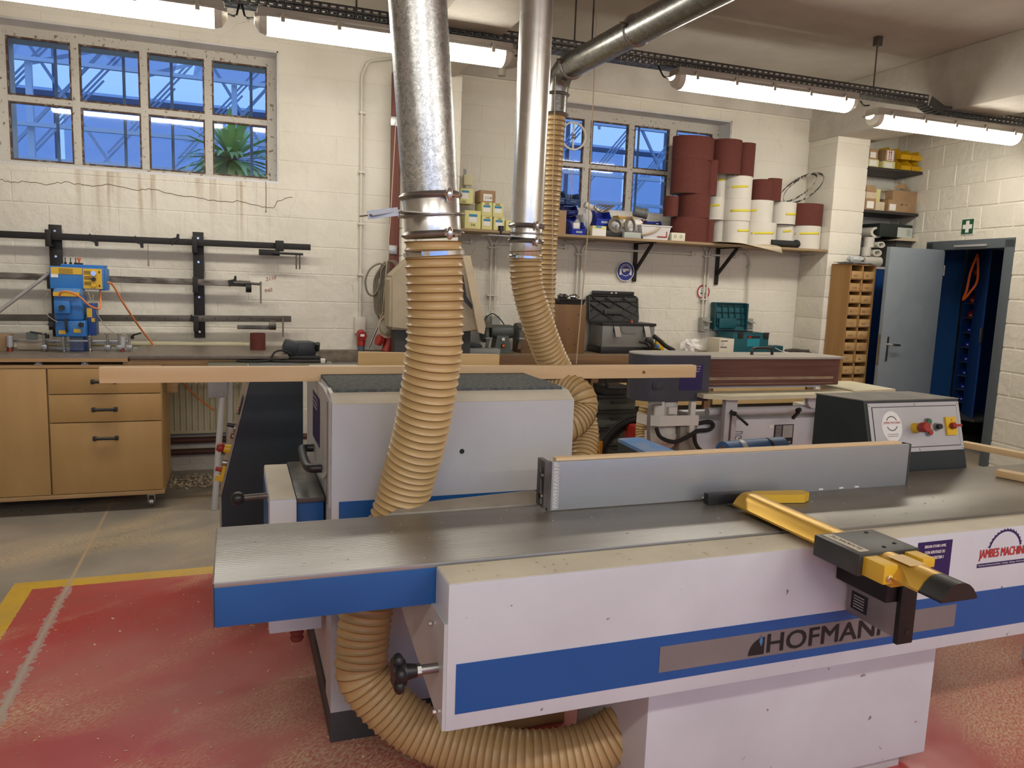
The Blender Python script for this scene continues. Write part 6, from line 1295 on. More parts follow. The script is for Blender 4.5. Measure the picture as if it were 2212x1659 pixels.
# ============================================================ WORKBENCH IN THE BAY
zb=.92
wbn=T('workbench','long brown wooden workbench along the bay wall','workbench',(3.4,6.4,0))
B('bench_top',MB().box(1.72,5.50,6.12,6.585,zb-.035,zb,.003),M('bench_top_wood',(.26,.19,.12),.6,0,(.19,.13,.08),12,.1,60,stretch=(.1,1,1)),wbn); B('front_rail',MB().box(1.72,5.50,6.10,6.135,zb-.085,zb-.002,.003),OAK,wbn)
for x in (1.8,3.0,4.2,5.4): B('leg',MB().box(x,x+.07,6.17,6.24,0,zb-.036),OAK,wbn); B('leg',MB().box(x,x+.07,6.48,6.55,0,zb-.036),OAK,wbn)
for x0,x1 in ((2.75,3.02),(3.1,4.18),(4.3,5.38)):
    d=B('drawer',MB().box(x0,x1,6.15,6.17,zb-.19,zb-.09,.002),OAKF,wbn); B('cup_handle',MB().box((x0+x1)/2-.05,(x0+x1)/2+.05,6.13,6.15,zb-.15,zb-.135,.004),DKSTEEL,d)
B('under_bench_backdrop',MB().box(2.75,5.42,6.22,6.5,0,.70,.003),M('backdrop_dark',(.035,.022,.014),.7),wbn)  # added dark block: the shade under the bench put into its colour
for x0,x1 in ((3.1,4.18),(4.3,5.38)):
    d=B('drawer',MB().box(x0,x1,6.18,6.215,.44,.66,.003),M('pale_drawer',(.55,.40,.19),.5,0,(.48,.33,.14),8,stretch=(.1,1,1)),wbn); B('cup_handle',MB().box((x0+x1)/2-.05,(x0+x1)/2+.05,6.155,6.18,.55,.57,.004),DKSTEEL,d)
B('drawer_case',MB().box(2.7,5.4,6.18,6.5,zb-.2,zb-.086),OAK,wbn)
lw=T('low_ledge','dark mortar ledge along the foot of the left wall','ledge',(.7,6.27,.88)); B('ledge',MB().box(.14,1.16,6.20,6.298,.86,.945,.006),M('rough_mortar',(.20,.17,.13),.9,0,(.12,.10,.08),14,.5,30),lw)
# bench grinder
def gx(x,y,Y=6.3): return at(*c5(x,y),Y=Y)
bg_=T('bench_grinder','grey double-wheel bench grinder with an orange switch','bench grinder',(gx(770,1190).x,6.32,zb)); gm_=M('grinder_grey',(.075,.085,.08),.45)
cx_=gx(770,1000).x; z1=gx(770,930).z; Yg=6.33
B('pedestal',MB().prism([(cx_-.075,Yg-.06,zb+.02),(cx_+.075,Yg-.06,zb+.02),(cx_+.05,Yg-.05,zb+.165),(cx_-.05,Yg-.05,zb+.165)],(0,.12,0)),gm_,bg_); B('base_plate',MB().box(cx_-.095,cx_+.095,Yg-.08,Yg+.08,zb,zb+.02,.004),gm_,bg_)
B('motor',MB().lathe((cx_-.115,Yg,zb+.185),(1,0,0),[(.03,0),(.055,.015),(.06,.04),(.06,.19),(.055,.215),(.03,.23)],28),gm_,bg_)
for s in (-1,1):
    B('wheel_guard',MB().cyl((cx_+s*.135,Yg+.01,zb+.175),(cx_+s*.17,Yg+.01,zb+.175),.085,n=26),gm_,bg_); B('grinding_wheel',MB().cyl((cx_+s*.14,Yg-.012,zb+.165),(cx_+s*.165,Yg-.012,zb+.165),.075,n=26),M('wheel_stone',(.13,.13,.12),.8),bg_)
    B('spark_arrestor',MB().bar((cx_+s*.15,Yg-.05,zb+.265),(cx_+s*.15,Yg-.12,zb+.225),.06,.004),STEEL,bg_); B('tool_rest',MB().box(cx_+s*.15-.03,cx_+s*.15+.03,Yg-.13,Yg-.08,zb+.125,zb+.14,.002).bar((cx_+s*.15,Yg-.06,zb+.04),(cx_+s*.15,Yg-.10,zb+.13),.03,.006),STEEL,bg_)
B('label',MB().box(cx_-.013,cx_+.013,Yg-.064,Yg-.0605,zb+.11,zb+.135),PAPER,bg_); B('switch',MB().box(cx_-.015,cx_+.018,Yg-.069,Yg-.062,zb+.05,zb+.085,.002),BLACK,bg_); B('switch_lamp',MB().box(cx_-.009,cx_+.013,Yg-.072,Yg-.068,zb+.055,zb+.078,.002),M('switch_orange',(.75,.16,.02),.3),bg_)
s1_=T('switch_box','grey isolator box with a hooded cover above the bench grinder','switch box',(gx(630,700).x,6.5,1.1)); a,b,z0,z1=wd(c5,545,605,705,840,6.5); B('box',MB().box(a,b,6.50,6.585,z0,z1,.005),PVCG,s1_); B('hood',MB().prism([(a+.02,6.50,z1-.09),(a+.02,6.43,z1-.09),(a+.02,6.46,z1),(a+.02,6.50,z1)],(b-a-.02,0,0)),PVCG,s1_); B('plug',MB().cyl((b-.04,6.46,z1-.09),(b-.04,6.46,z1-.15),.018,n=12),PVCG,s1_)
tag(B('grinder_cable',MB().tube(spline([gx(465,740,6.4),gx(520,630,6.42),gx(620,572,6.42),gx(720,640,6.42),gx(800,740,6.40),gx(862,855,6.36)],6),.005,7),RUBBER),'black cable arching over the bench grinder','cable')
# things left of the grinder
tag(B('metal_sheet',MB().bar((1.80,6.20,zb+.02),(2.12,6.20,zb+.025),.12,.05,bev=.003),M('sheet_grey',(.30,.31,.30),.45)),'grey metal case lying at the left end of the workbench','case')
tag(B('leaning_sheet',MB().prism([(1.80,6.40,zb),(2.04,6.42,zb),(2.02,6.44,zb+.20),(1.82,6.42,zb+.28)],(0,.02,0)),M('panel_speckle',(.42,.41,.37),.7,0,(.34,.33,.30),30)),'speckled pale panel leaning on the wall left of the bench grinder','panel')
tag(B('grey_tool',MB().obox((1.90,6.30,zb+.07),(.20,.08,.05),(0,.25,0),.015),M('tool_slate',(.05,.055,.06),.5)),'dark grey hand tool lying left of the bench grinder','tool')
tag(B('blue_box',MB().box(1.78,1.86,6.34,6.39,zb,zb+.27,.004),M('tool_navy',(.012,.03,.14),.5)),'tall narrow navy box beside the speckled panel','box')
bw=T('wooden_box','upright brown wooden box with small screws on the workbench','box',(2.87,6.35,zb))
a,b,z0,z1=wd(c5,1080,420,2090,1200,6.27); a=gx(1078,1100,6.27).x; B('side_panel',MB().box(a+.30,b,6.26,6.52,zb,z1,.006),MDFB,bw); B('lower_panel',MB().box(a,a+.3,6.28,6.50,zb,zb+.19,.004),OAK,bw)
for (x,y) in ((1988,588),(1828,822),(1925,1058)): p=gx(x,y,6.258); B('screw',MB().cyl((p.x,6.26,p.z),(p.x,6.256,p.z),.005,n=8),INK,bw)
zt=z1+.001; a2,b2,_,_=wd(c5,1660,340,2080,420,6.3); tr_=T('parts_tray','shallow black plastic tray on the brown wooden box','tray',((a2+b2)/2,6.38,zt)); B('tray',MB().prism([(a2+.015,6.28,zt),(a2,6.27,zt+.045),(b2,6.27,zt+.045),(b2-.015,6.28,zt)],(0,.18,0)),BLACK,tr_)
B('rim',MB().box(a2-.008,b2+.008,6.262,6.46,zt+.040,zt+.047,.002),BLACK,tr_)
tag(B('steel_part',lump(((a2+b2)/2+.05,6.35,zt+.068),(.045,.03,.024),CHROME,11,.15),CHROME),'shiny metal part lying in the black tray','part'); tag(B('dark_tool',lump(((a2+b2)/2-.06,6.35,zt+.068),(.05,.03,.022),DKSTEEL,12,.3),DKSTEEL),'dark clutter at the left of the black tray','tool')
# open tool box
def tx(x,y,Y=6.27): return at(*c6(x,y),Y=Y)
tbx=T('open_toolbox','open grey and black toolbox with two steel latches on the workbench','toolbox',(3.3,6.4,zb))
GTB=M('toolbox_grey',(.20,.20,.185),.45,.2); A0=tx(520,1200).x; A1=tx(1560,1200).x; zt0=tx(1000,1240).z; zt1=tx(1000,800).z; xb0=tx(285,1200,6.50).x-.0
B('body',MB().box(A0-.02,A1,6.27,6.53,zb+.055,zt1,.006),GTB,tbx); B('base',MB().box(A0-.035,A1+.005,6.255,6.54,zb,zb+.062,.01),BLACK,tbx); B('rim',MB().box(A0-.03,A1+.012,6.262,6.54,zt1-.003,zt1+.022,.004),BLACK,tbx)
L0=tx(205,180,6.52).x; L1=tx(1255,650,6.52).x; lz0=zt1+.022; lz1=tx(700,165,6.52).z
lid=B('lid',MB().prism([(L0+.02,6.50,lz0),(L1-.02,6.50,lz0),(L1,6.52,lz0+.03),(L1-.01,6.55,lz1-.02),(L1-.04,6.56,lz1),(L0+.04,6.56,lz1),(L0,6.55,lz1-.02),(L0,6.52,lz0+.03)],(0,.022,0)),BLACK,tbx)
mb=MB(); ym=6.512
def lr(a,b): 
    mb.bar((L0+(L1-L0)*a[0],ym+.04*a[1]-.005,lz0+(lz1-lz0)*a[1]),(L0+(L1-L0)*b[0],ym+.04*b[1]-.005,lz0+(lz1-lz0)*b[1]),.014,.006)
for a,b in (((.05,.35),(.42,.97)),((.05,.05),(.75,.97)),((.35,.03),(.95,.75)),((.65,.03),(.97,.45)),((.05,.65),(.5,.03)),((.1,.9),(.85,.03)),((.35,.9),(.97,.2)),((.68,.9),(.97,.55)),((.03,.78),(.97,.78)),((.03,.05),(.03,.95)),((.97,.05),(.97,.9)),((.03,.03),(.97,.03)),((.05,.97),(.95,.97))): lr(a,b)
B('lid_ribs',mb,M('lid_rib',(.03,.031,.028),.4),tbx,kind='stuff'); q0,q1=tx(550,450,6.49),tx(920,570,6.49); B('lid_plate',MB().box(q0.x,q1.x,6.50,6.508,q1.z,q0.z,.002),M('lid_plate',(.05,.052,.048),.4),tbx)
B('lid_handle',MB().box(L0+.06,L1-.05,6.55,6.585,lz1,lz1+.035,.006),BLACK,tbx)
for x in (690,780): p=tx(x,125,6.545); B('lid_hole',MB().box(p.x-.010,p.x+.010,6.547,6.551,p.z-.005,p.z+.005,.002),PAPER,tbx)
for x in (800,1420):
    p=tx(x,910,6.25); B('latch',MB().box(p.x-.032,p.x+.032,6.258,6.268,p.z-.01,p.z+.055,.002),BLACK,tbx); B('latch_plate',MB().prism([(p.x-.03,6.262,p.z+.04),(p.x+.025,6.262,p.z+.04),(p.x+.033,6.225,p.z-.055),(p.x-.022,6.225,p.z-.055)],(0,-.004,0)),CHROME,tbx)
p0,p1=tx(890,820,6.262),tx(1265,970,6.262); B('front_emblem_plate',MB().prism([(p0.x,6.268,p0.z),(p1.x,6.268,p0.z),(p1.x,6.268,p1.z+.025),(p1.x-.03,6.268,p1.z),(p0.x+.03,6.268,p1.z),(p0.x,6.268,p1.z+.025)],(0,-.004,0)),M('plate_shade',(.17,.17,.16),.45),tbx)
tag(B('red_tip',MB().cyl((tx(1100,740,6.35).x,6.35,zt1+.02),(tx(1100,740,6.35).x,6.35,zt1+.05),.018,.004,10),RED),'red tip of a tool poking out of the open toolbox','tool')
# hand tools pile
ht=T('hand_clamp','black quick clamp with blue trigger on the workbench beside the toolbox','clamp',(3.7,6.25,zb))
P=[tx(1560,1020,6.2),tx(1680,1110,6.2),tx(1800,1220,6.2),tx(1980,1320,6.2)]; B('handle',MB().tube(spline(P,5),.020,10),BLACK,ht); P=[tx(1265,1140,6.2),tx(1400,1180,6.2),tx(1500,1270,6.2),tx(1700,1300,6.2)]; B('bar',MB().tube(spline(P,5),.010,8),BLACKM,ht); B('grip',MB().tube(spline([tx(1400,1100,6.19),tx(1500,1140,6.19),tx(1560,1240,6.19)],5),.02,10),RUBBER,ht); p=tx(1640,1230,6.18); B('trigger',MB().sph((p.x,6.18,p.z),.018,12),BLUED,ht); p=tx(1590,1310,6.18); B('yellow_jaw',MB().box(p.x-.03,p.x+.025,6.17,6.2,zb+.001,zb+.04,.005),YEL,ht)
p=tx(1690,1120,6.4); tag(B('yellow_case',MB().box(p.x-.05,p.x+.04,6.38,6.42,zb,zb+.12,.01),BINY),'yellow plastic case standing behind the black quick clamp','case')
a=at(*c7(215,790),Y=6.42); tag(B('crumpled_paper',lump((a.x,6.42,zb+.062),(.10,.06,.06),PAPER,21,.3,16),PAPER,smooth=False),'crumpled white paper left of the white carton','paper')
carton(c7,612,715,815,925,zb+e,6.27,.2,M('white_carton',(.66,.60,.48),.7),'white carton with a small dark label in front of the teal case',[(.07,.82,.55,.88,M('label_dark',(.05,.06,.09),.5)),(.07,.40,.52,.46,M('label_dark')),(.07,.50,.3,.78,M('label_grey',(.5,.48,.42),.6))])
# widen the white carton to the left
tc=T('teal_case','open teal stackable tool case with black corner latches','tool case',(4.25,6.4,zb))
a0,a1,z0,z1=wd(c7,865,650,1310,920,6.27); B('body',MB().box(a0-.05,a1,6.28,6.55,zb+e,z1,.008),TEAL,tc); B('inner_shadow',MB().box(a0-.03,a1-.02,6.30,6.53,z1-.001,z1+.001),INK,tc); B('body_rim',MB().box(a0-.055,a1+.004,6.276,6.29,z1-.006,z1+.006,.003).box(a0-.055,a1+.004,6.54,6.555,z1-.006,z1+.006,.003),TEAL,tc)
l0,l1,lz0,lz1=wd(c7,530,225,975,610,6.53); B('lid',MB().prism([(l0,6.52,z1+.01),(l1+.01,6.52,z1+.01),(l1-.01,6.56,lz1),(l0-.01,6.56,lz1)],(0,.02,0)),TEAL,tc)
mb=MB()
for i in range(5): x=l0+.04+i*(l1-l0-.08)/4; mb.bar((x,6.512,z1+.06),(x-.006,6.55,lz1-.02),.012,.006)
for i in range(4): z=z1+.07+i*(lz1-z1-.1)/3; mb.bar((l0+.01,6.512+.011*i,z),(l1-.01,6.512+.011*i,z),.012,.005)
mb.box(l0-.008,l0+.008,6.50,6.57,z1+.02,lz1,.002).box(l1-.004,l1+.012,6.50,6.57,z1+.02,lz1,.002).box(l0,l1,6.53,6.57,lz1-.006,lz1+.004)
B('lid_ribs',mb,M('teal_shade',(.005,.06,.075),.45),tc); q0,q1,_,_=wd(c7,610,450,850,560,6.5); B('lid_pocket',MB().box(q0,q1,6.495,6.52,z1+.03,z1+.13,.01),TEAL,tc)
for x in (930,1290): p=at(*c7(x,690),Y=6.27); B('corner_latch',MB().box(p.x-.04,p.x+.015,6.268,6.285,z1-.05,z1+.008,.006),BLACK,tc)
q0,q1,qz0,qz1=wd(c7,1005,688,1180,835,6.275); B('case_label',MB().box(q0,q1,6.277,6.28,qz0,qz1),M('label_teal',(.01,.22,.28),.5),tc); B('label_band',MB().box(q0,q1,6.2755,6.277,qz1-.025,qz1),INK,tc); B('label_red',MB().box(q0+.008,q0+.045,6.274,6.2755,qz1-.022,qz1-.004),RED,tc)
a,b,_,_=wd(c7,1300,840,1535,915,6.3); tag(B('teal_battery_box',MB().box(a,b,6.33,6.44,zb+e,zb+.075,.006),M('teal_shade')),'low teal plastic box on the workbench behind the sander handle','box')
a,b,_,_=wd(c7,1550,850,1900,900,6.35); tag(B('dark_strap',MB().tube(spline([(a,6.36,zb+.02),(a+.1,6.35,zb+.03),(b-.1,6.35,zb+.02),(b,6.35,zb+.02)],5),.018,8),M('strap_dark',(.06,.055,.045),.8)),'dark folded strap at the right end of the workbench','strap')
tag(B('white_flex',MB().tube(spline([at(*c7(1120,510),Y=6.5),at(*c7(1200,610),Y=6.5),at(*c7(1310,780),Y=6.4),at(*c7(1440,880),Y=6.3),at(*c7(1560,915),Y=6.25),at(*c7(1700,925),Y=6.3)],6),.003,6),PAPER),'thin white flex from the right hand socket to the workbench','cable')
p=at(*c7(1885,920),Y=6.3); tag(B('wood_chip',MB().box(p.x-.015,p.x+.02,6.3,6.33,zb+e,zb+.018,.002),OAK),'tiny brown wooden piece at the right end of the workbench','wood scrap')
# signs
def disc(name,px,py,Y,r,mat,lab,rim):
    p=at(px,py,Y=Y); t=T(name,lab,'sign',(p.x,Y,p.z-r)); B('plate',MB().cyl((p.x,Y+.01,p.z),(p.x,Y+.006,p.z),r,n=40),PAPER,t); B('disc',MB().cyl((p.x,Y+.006,p.z),(p.x,Y+.005,p.z),rim*r,n=40),mat,t); return t,p
t,p=disc('mandatory_sign',1352,586,6.565,.093,M('sign_blue',(.015,.03,.22),.4),'round blue sign showing a head with goggles and ear muffs',.93)
yy=6.569; hd0=MB().prism([(p.x+.038*math.cos(a)*(1 if math.sin(a)>0 else .85),yy,p.z+.0+(.050 if math.sin(a)>0 else .060)*math.sin(a)) for a in [2*PI*i/28 for i in range(28)]],(0,-.001,0)); B('face_outline',MB().lathe((p.x,yy,p.z+.005),(0,-1,0),[(.046,0),(.050,0),(.050,.001),(.046,.001)],30,closed=True),PAPER,t)
hd0.bm.free()
B('goggles',MB().box(p.x-.034,p.x+.034,yy-.001,yy,p.z+.004,p.z+.024,.0).box(p.x-.028,p.x-.003,yy-.002,yy-.001,p.z-.008,p.z+.02),PAPER,t); B('ear_muff',MB().box(p.x-.064,p.x-.044,yy-.002,yy,p.z-.035,p.z+.02,.0008),PAPER,t); B('ear_muff',MB().box(p.x+.044,p.x+.064,yy-.002,yy,p.z-.035,p.z+.02,.0008),PAPER,t)
B('head_band',MB().tube([V((p.x+.058*math.cos(a),yy-.001,p.z+.012+.055*math.sin(a))) for a in [PI*i/14 for i in range(15)]],.0025,6),PAPER,t)
t,p=disc('no_smoking_sign',1520,631,6.582,.078,RED,'round red and white no smoking sign partly behind twin conduits',.95)
B('white_field',MB().cyl((p.x,6.587,p.z),(p.x,6.5862,p.z),.058,n=36),PAPER,t); B('red_bar',MB().bar((p.x-.008,6.586,p.z+.055),(p.x+.02,6.586,p.z-.055),.002,.013),RED,t); B('cigarette',MB().box(p.x-.035,p.x+.03,6.5848,6.5862,p.z-.018,p.z-.008),INK,t); B('smoke_curl',MB().tube([V((p.x-.025+.008*math.sin(i*.9),6.5855,p.z-.005+i*.006)) for i in range(8)],.0015,5),INK,t)
# first aid sign
t=T('first_aid_sign','square green first aid sign with a white cross above the door','sign',Wp(.55,0,2.14)); s0=.462; mb=MB().box(s0,s0+.15,.008,.012,2.135,2.285,0,mW); B('border',mb,PAPER,t); B('green_plate',MB().box(s0+.006,s0+.144,.012,.0135,2.141,2.279,0,mW),M('sign_green',(.008,.09,.035),.4),t)
B('cross',MB().box(s0+.055,s0+.095,.0135,.0145,2.155,2.265,0,mW).box(s0+.02,s0+.055,.0135,.0145,2.19,2.23,0,mW).box(s0+.095,s0+.13,.0135,.0145,2.19,2.23,0,mW),PAPER,t)
# ============================================================ ALCOVE RIGHT OF THE PILLAR
SH=M('black_shelf',(.028,.024,.022),.5)
for zz,lab in ((2.790,'upper black shelf in the alcove right of the pillar'),(2.372,'lower black shelf in the alcove right of the pillar')):
    tag(B('alcove_shelf',MB().prism([(5.935,6.19,zz-.018),(WX(6.19)-.012,6.19,zz-.018),(WX(6.585)-.012,6.585,zz-.018),(5.935,6.585,zz-.018)],(0,0,.026)),SH),lab,'shelf')
za=2.799; zl=2.381
def ac(x0,y0,x1,y1,zb_,Y,d,mat,lab,labels=(),group=None,txt=None): return carton(c4,x0,y0,x1,y1,zb_,Y,d,mat,lab,labels,'carton',group,'box',txt)
q=ac(205,222,325,315,za,6.22,.15,LEMON,'small yellow carton at the left end of the upper alcove shelf',[(.1,.2,.8,.85,PAPER)])
ac(215,95,318,222,q+e,6.23,.14,CARD,'brown carton with a white label on the upper alcove shelf',[(.1,.15,.75,.7,PAPER)])
q=ac(375,250,520,338,za,6.22,.15,LEMON,'yellow carton under the carton with two red arrows',[(.15,.1,.75,.8,PAPER)])
ac(405,110,520,250,q+e,6.23,.14,CARD,'brown carton with two red upward arrows on a white label',[(.15,.08,.85,.95,PAPER)])
a,b,z0,z1=wd(c4,425,130,505,240,6.225)
ar=bpy.data.objects.new('arrows',None); bpy.data.objects.remove(ar)
_ct=[o for o in bpy.data.objects if o.get('label','').startswith('brown carton with two red upward')][0]
mb=MB(); w_=(b-a)/5; zq=q+.03
for k in (.32,.62):
    x=a+(b-a)*k; mb.box(x-w_*.2,x+w_*.2,6.226,6.2275,zq,zq+.06).prism([(x-w_*.6,6.2275,zq+.055),(x+w_*.6,6.2275,zq+.055),(x,6.2275,zq+.08)],(0,-.0015,0))
mb.box(a+w_*.7,b-w_*.9,6.226,6.2275,zq-.012,zq-.006); B('red_arrows',mb,REDP,_ct)
ac(325,110,400,318,za,6.34,.1,M('grey_card',(.16,.15,.12),.8),'dark grey carton between the two stacks on the upper alcove shelf')
YB_='yellow open bins on the upper alcove shelf'
def yb(x0,y0,x1,y1,zb_,lab,Y=6.24): a,b,z0,z1=wd(c4,x0,y0,x1,y1,Y); bin_(a,b,Y,Y+.2,zb_,z1-z0,BINY,lab,YB_,METAL); return z1-z0
h=yb(590,215,715,350,za,'lower left yellow bin of the four'); yb(718,225,835,360,za,'lower right yellow bin of the four',6.235); 
yb(590,80,720,205,za+h+.002,'upper left yellow bin of the four'); yb(722,95,848,218,za+h+.002,'upper right yellow bin of the four',6.235)
a,b,z0,z1=wd(c4,515,60,588,350,6.34); bin_(a-.05,b,6.33,6.5,za,.12,BINY,'yellow bin half hidden at the left of the lower pair',YB_); bin_(a-.05,b,6.33,6.5,za+.125,.12,BINY,'yellow bin half hidden at the left of the upper pair',YB_)
# lower shelf
q=ac(165,680,290,820,zl,6.22,.14,CARD,'brown carton with a pink label at the left end of the lower alcove shelf',[(.15,.15,.8,.75,PAPER)]); q=ac(175,605,295,680,q+e,6.23,.12,CARDP,'crumpled pale parcel on the carton at the left end of the lower alcove shelf'); ac(180,525,290,605,q+e,6.23,.12,CARD,'dark brown torn carton at the top of the left stack, lower alcove shelf')
ac(295,560,345,720,zl+.09,6.30,.1,LEMON,'tall yellow carton behind the left stack on the lower alcove shelf')
ac(290,725,395,830,zl,6.215,.1,CARDP,'small open pale carton on the lower alcove shelf'); q=ac(440,695,560,838,zl,6.22,.16,CARD,'square brown carton with a black and white label on the lower alcove shelf',[(.12,.12,.75,.65,PAPER)])
ac(345,615,480,700,zl+.13,6.34,.12,M('grey_card2',(.30,.27,.22),.8),'grey carton with a white label behind the square brown carton',[(.3,.1,.9,.6,CARDP)])
q=ac(555,725,770,855,zl,6.22,.15,CARD,'wide brown carton with handwriting at the right of the lower alcove shelf',txt=('TP  TO',.12,.6,.2))
ac(490,590,785,722,q+e,6.24,.16,CARD,'open brown carton with raised flaps at the right of the lower alcove shelf'); _ct=[o for o in bpy.data.objects if o.get('label','').startswith('open brown carton with raised')][0]
a,b,z0,z1=wd(c4,490,550,785,600,6.25); B('flap',MB().prism([(a,6.24,z0),(a+.10,6.24,z1+.015),(a+.17,6.25,z1-.01),(a+.15,6.24,z0)],(0,.003,0)).prism([(a+.16,6.30,z0),(a+.15,6.33,z1+.035),(b-.08,6.33,z1+.02),(b-.03,6.30,z0)],(0,.003,0)),CARD,_ct)
# boxes standing on the blue cabinet beside the door
bl=T('blue_cupboard','blue metal cupboard in the alcove behind the pigeonhole unit','cupboard',(6.3,6.4,0)); B('cupboard_body',MB().box(6.02,6.62,6.26,6.58,0,1.80,.004),LOCK,bl); B('cupboard_top',MB().box(6.01,6.63,6.25,6.585,1.80,1.825,.002),GREYM,bl)
zc_=1.826; 
def wroll(x0,y0,x1,y1,zb_,lab,ax=(0,1,0)):
    a,b,z0,z1=wd(c4,x0,y0,x1,y1,6.28); r=(z1-z0)/2; h=z1-z0
    t=T('paper_roll',lab,'roll',((a+b)/2,6.35,zb_),'white rolls beside the door')
    if ax[1]: m_=MB().lathe(((a+b)/2,6.27,zb_+r),ax,[(r*.62,0),(r,0),(r,.2),(r*.62,.2)],26,closed=True,sx=min(1.6,(b-a)/2/r))
    elif ax[0]: m_=MB().lathe((a,6.30,zb_+r),ax,[(r*.5,0),(r,0),(r,b-a),(r*.5,b-a)],26,closed=True)
    else: m_=MB().lathe(((a+b)/2,6.31,zb_),ax,[((b-a)*.36,0),((b-a)*.5,0),((b-a)*.5,h),((b-a)*.36,h)],26,closed=True)
    B('outer',m_,ABRW,t); return zb_+h
q1=wroll(145,1345,350,1465,zc_,'wide white roll at the bottom, beside the top edge of the door leaf',(1,0,0)); q2=wroll(155,1235,245,1340,q1+e,'small white roll in the middle row',(0,0,1)); wroll(250,1255,360,1340,q1+e,'dark-centred white roll in the middle row'); wroll(190,1105,285,1228,q2+e,'upright white roll, left in the upper row',(0,0,1)); wroll(290,1175,410,1250,q2+e,'dark-centred white roll right in the upper row')
wroll(150,1045,440,1175,q2+.10,'large pale roll lying on top of the others')
a,b,z0,z1=wd(c4,555,1030,815,1185,6.22); a0=wd(c4,230,1030,815,1185,6.22)[0]
gb=T('boxed_appliance','dark green and white carton with a jug drawing beside the alcove','box',((a0+b)/2,6.35,z0)); B('carton_body',MB().box(a0+.12,min(b,6.615),6.23,6.5,z0,z1,.003),M('carton_black_green',(.012,.02,.016),.5),gb); B('white_front',MB().box(a,min(b,6.615),6.2275,6.23,z0,z1-.03),M('front_white_green',(.52,.55,.50),.6),gb); B('green_flash',MB().box(b-.07,b-.01,6.2275,6.23,z1-.022,z1-.006),M('flash_green',(.02,.25,.08),.5),gb)
B('jug_drawing',MB().prism([((a+b)/2-.02,6.2275,z0+.02),((a+b)/2+.03,6.2275,z0+.02),((a+b)/2+.035,6.2275,z0+.085),((a+b)/2-.03,6.2275,z0+.085)],(0,-.001,0)),M('drawing_grey',(.36,.40,.36),.7),gb)
tag(B('brown_paper_pad',MB().prism([(a-.06,6.18,z0-.035),(b+.10,6.18,z0-.03),(b+.02,6.2,z0-.003),(a+.05,6.2,z0-.003)],(0,.25,0)),CARDP),'folded brown paper under the carton with the jug drawing','paper')
tag(B('grey_carton',MB().box(a,6.625,6.23,6.5,1.826,z0-.036),M('carton_dark',(.07,.068,.06),.7)),'dark grey carton under the folded brown paper','box')
# pigeonhole unit
pg=T('pigeonhole_unit','tall wooden pigeonhole unit with two columns of small drawers in front of the pillar','drawer unit',(5.8,6.0,0))
gx0,gx1,gy0,gy1,gz1=5.50,6.065,5.98,6.18,1.815
X0=at(1838,577,Y=5.98).x; X1=at(1893,577,Y=5.98).x
XL=at(1797,572,Y=6.19).x
gx0=X0-.02; gx1=X1
B('side_panel',MB().prism([(XL,6.19,0),(X0,5.98,0),(X0+.012,5.98,0),(XL+.012,6.19,0)],(0,0,gz1)),OAKV,pg); B('side_panel',MB().box(gx1-.012,gx1,5.98,6.19,0,gz1),OAKV,pg); B('top_panel',MB().prism([(XL,6.19,gz1),(X0,5.98,gz1),(gx1,5.98,gz1),(gx1,6.19,gz1)],(0,0,.012)),OAKV,pg); B('back_panel',MB().box(XL+.02,gx1,6.18,6.19,0,gz1),OAK,pg)
xm=(X0+gx1)/2; B('divider',MB().box(xm-.008,xm+.008,5.985,6.17,0,gz1),OAKV,pg)
H=.1165
for k in range(15):
    zt=gz1-.02-k*H
    if zt-H<0.02: break
    B('runner',MB().box(X0+.01,gx1-.012,5.985,6.17,zt-H,zt-H+.008),OAKV,pg)
    for (xa,xb_) in ((X0+.018,xm-.013),(xm+.013,gx1-.018)):
        d=B('drawer_front',MB().box(xa,xb_,5.975+random.uniform(0,.02),6.16,zt-H+.009,zt-.035,.002),OAKF,pg)
        if k<9: text(random.choice(('3x25','4x40','5x60','M8','6x80','30','4x50')),(xa+.02,5.973,zt-H+.03),(1,0,0),(0,0,1),M('pencil',(.12,.07,.04),.8),d,h=.018,name='pencil_note')
tag(B('newspaper_stack',MB().obox((xm-.06,6.06,gz1+.022),(.30,.2,.004),(0,.03,.12)).obox((xm+.02,6.05,gz1+.030),(.26,.16,.004),(.02,.05,-.2)).obox((xm-.1,6.06,gz1+.017),(.18,.16,.008),(0,0,.4)),M('newsprint',(.42,.42,.42),.8,0,(.20,.20,.20),30)),'loose newspapers on top of the pigeonhole unit','newspaper')
tag(B('plastic_bag',lump((xm-.02,6.08,gz1+.065),(.09,.05,.03),CLEARB,31,.2),CLEARB),'crumpled clear bag on the newspapers','bag')
# ============================================================ STORE ROOM SEEN THROUGH THE DOOR
def sx_(x,y,X=7.25): return at(*c9(x,y),X=X)
lk=T('store_locker','blue steel locker with open doors and shelves of bins, seen through the doorway','locker',(7.5,6.0,.1))
p=sx_(1085,20); yA=sx_(1090,500).y; yB=sx_(1160,500).y
B('locker_body',MB().box(7.50,7.95,yB-.45,yA+.5,.33,.345).box(7.94,7.95,yB-.45,yA+.5,.33,2.05).box(7.30,7.95,yB-.02,yB,.33,2.05).box(7.30,7.95,yA+.0,yA+.02,.33,2.05),LOCK,lk)
B('left_door',MB().prism([(7.28,yA+.03,.33),(6.98,yA+.17,.33),(6.99,yA+.19,.33),(7.29,yA+.05,.33)],(0,0,1.75)),M('locker_light',(.010,.075,.24),.4),lk)
B('right_door',MB().prism([(7.28,yB-.02,.33),(7.05,yB-.32,.33),(7.065,yB-.33,.33),(7.295,yB-.03,.33)],(0,0,1.75)),LOCK,lk)
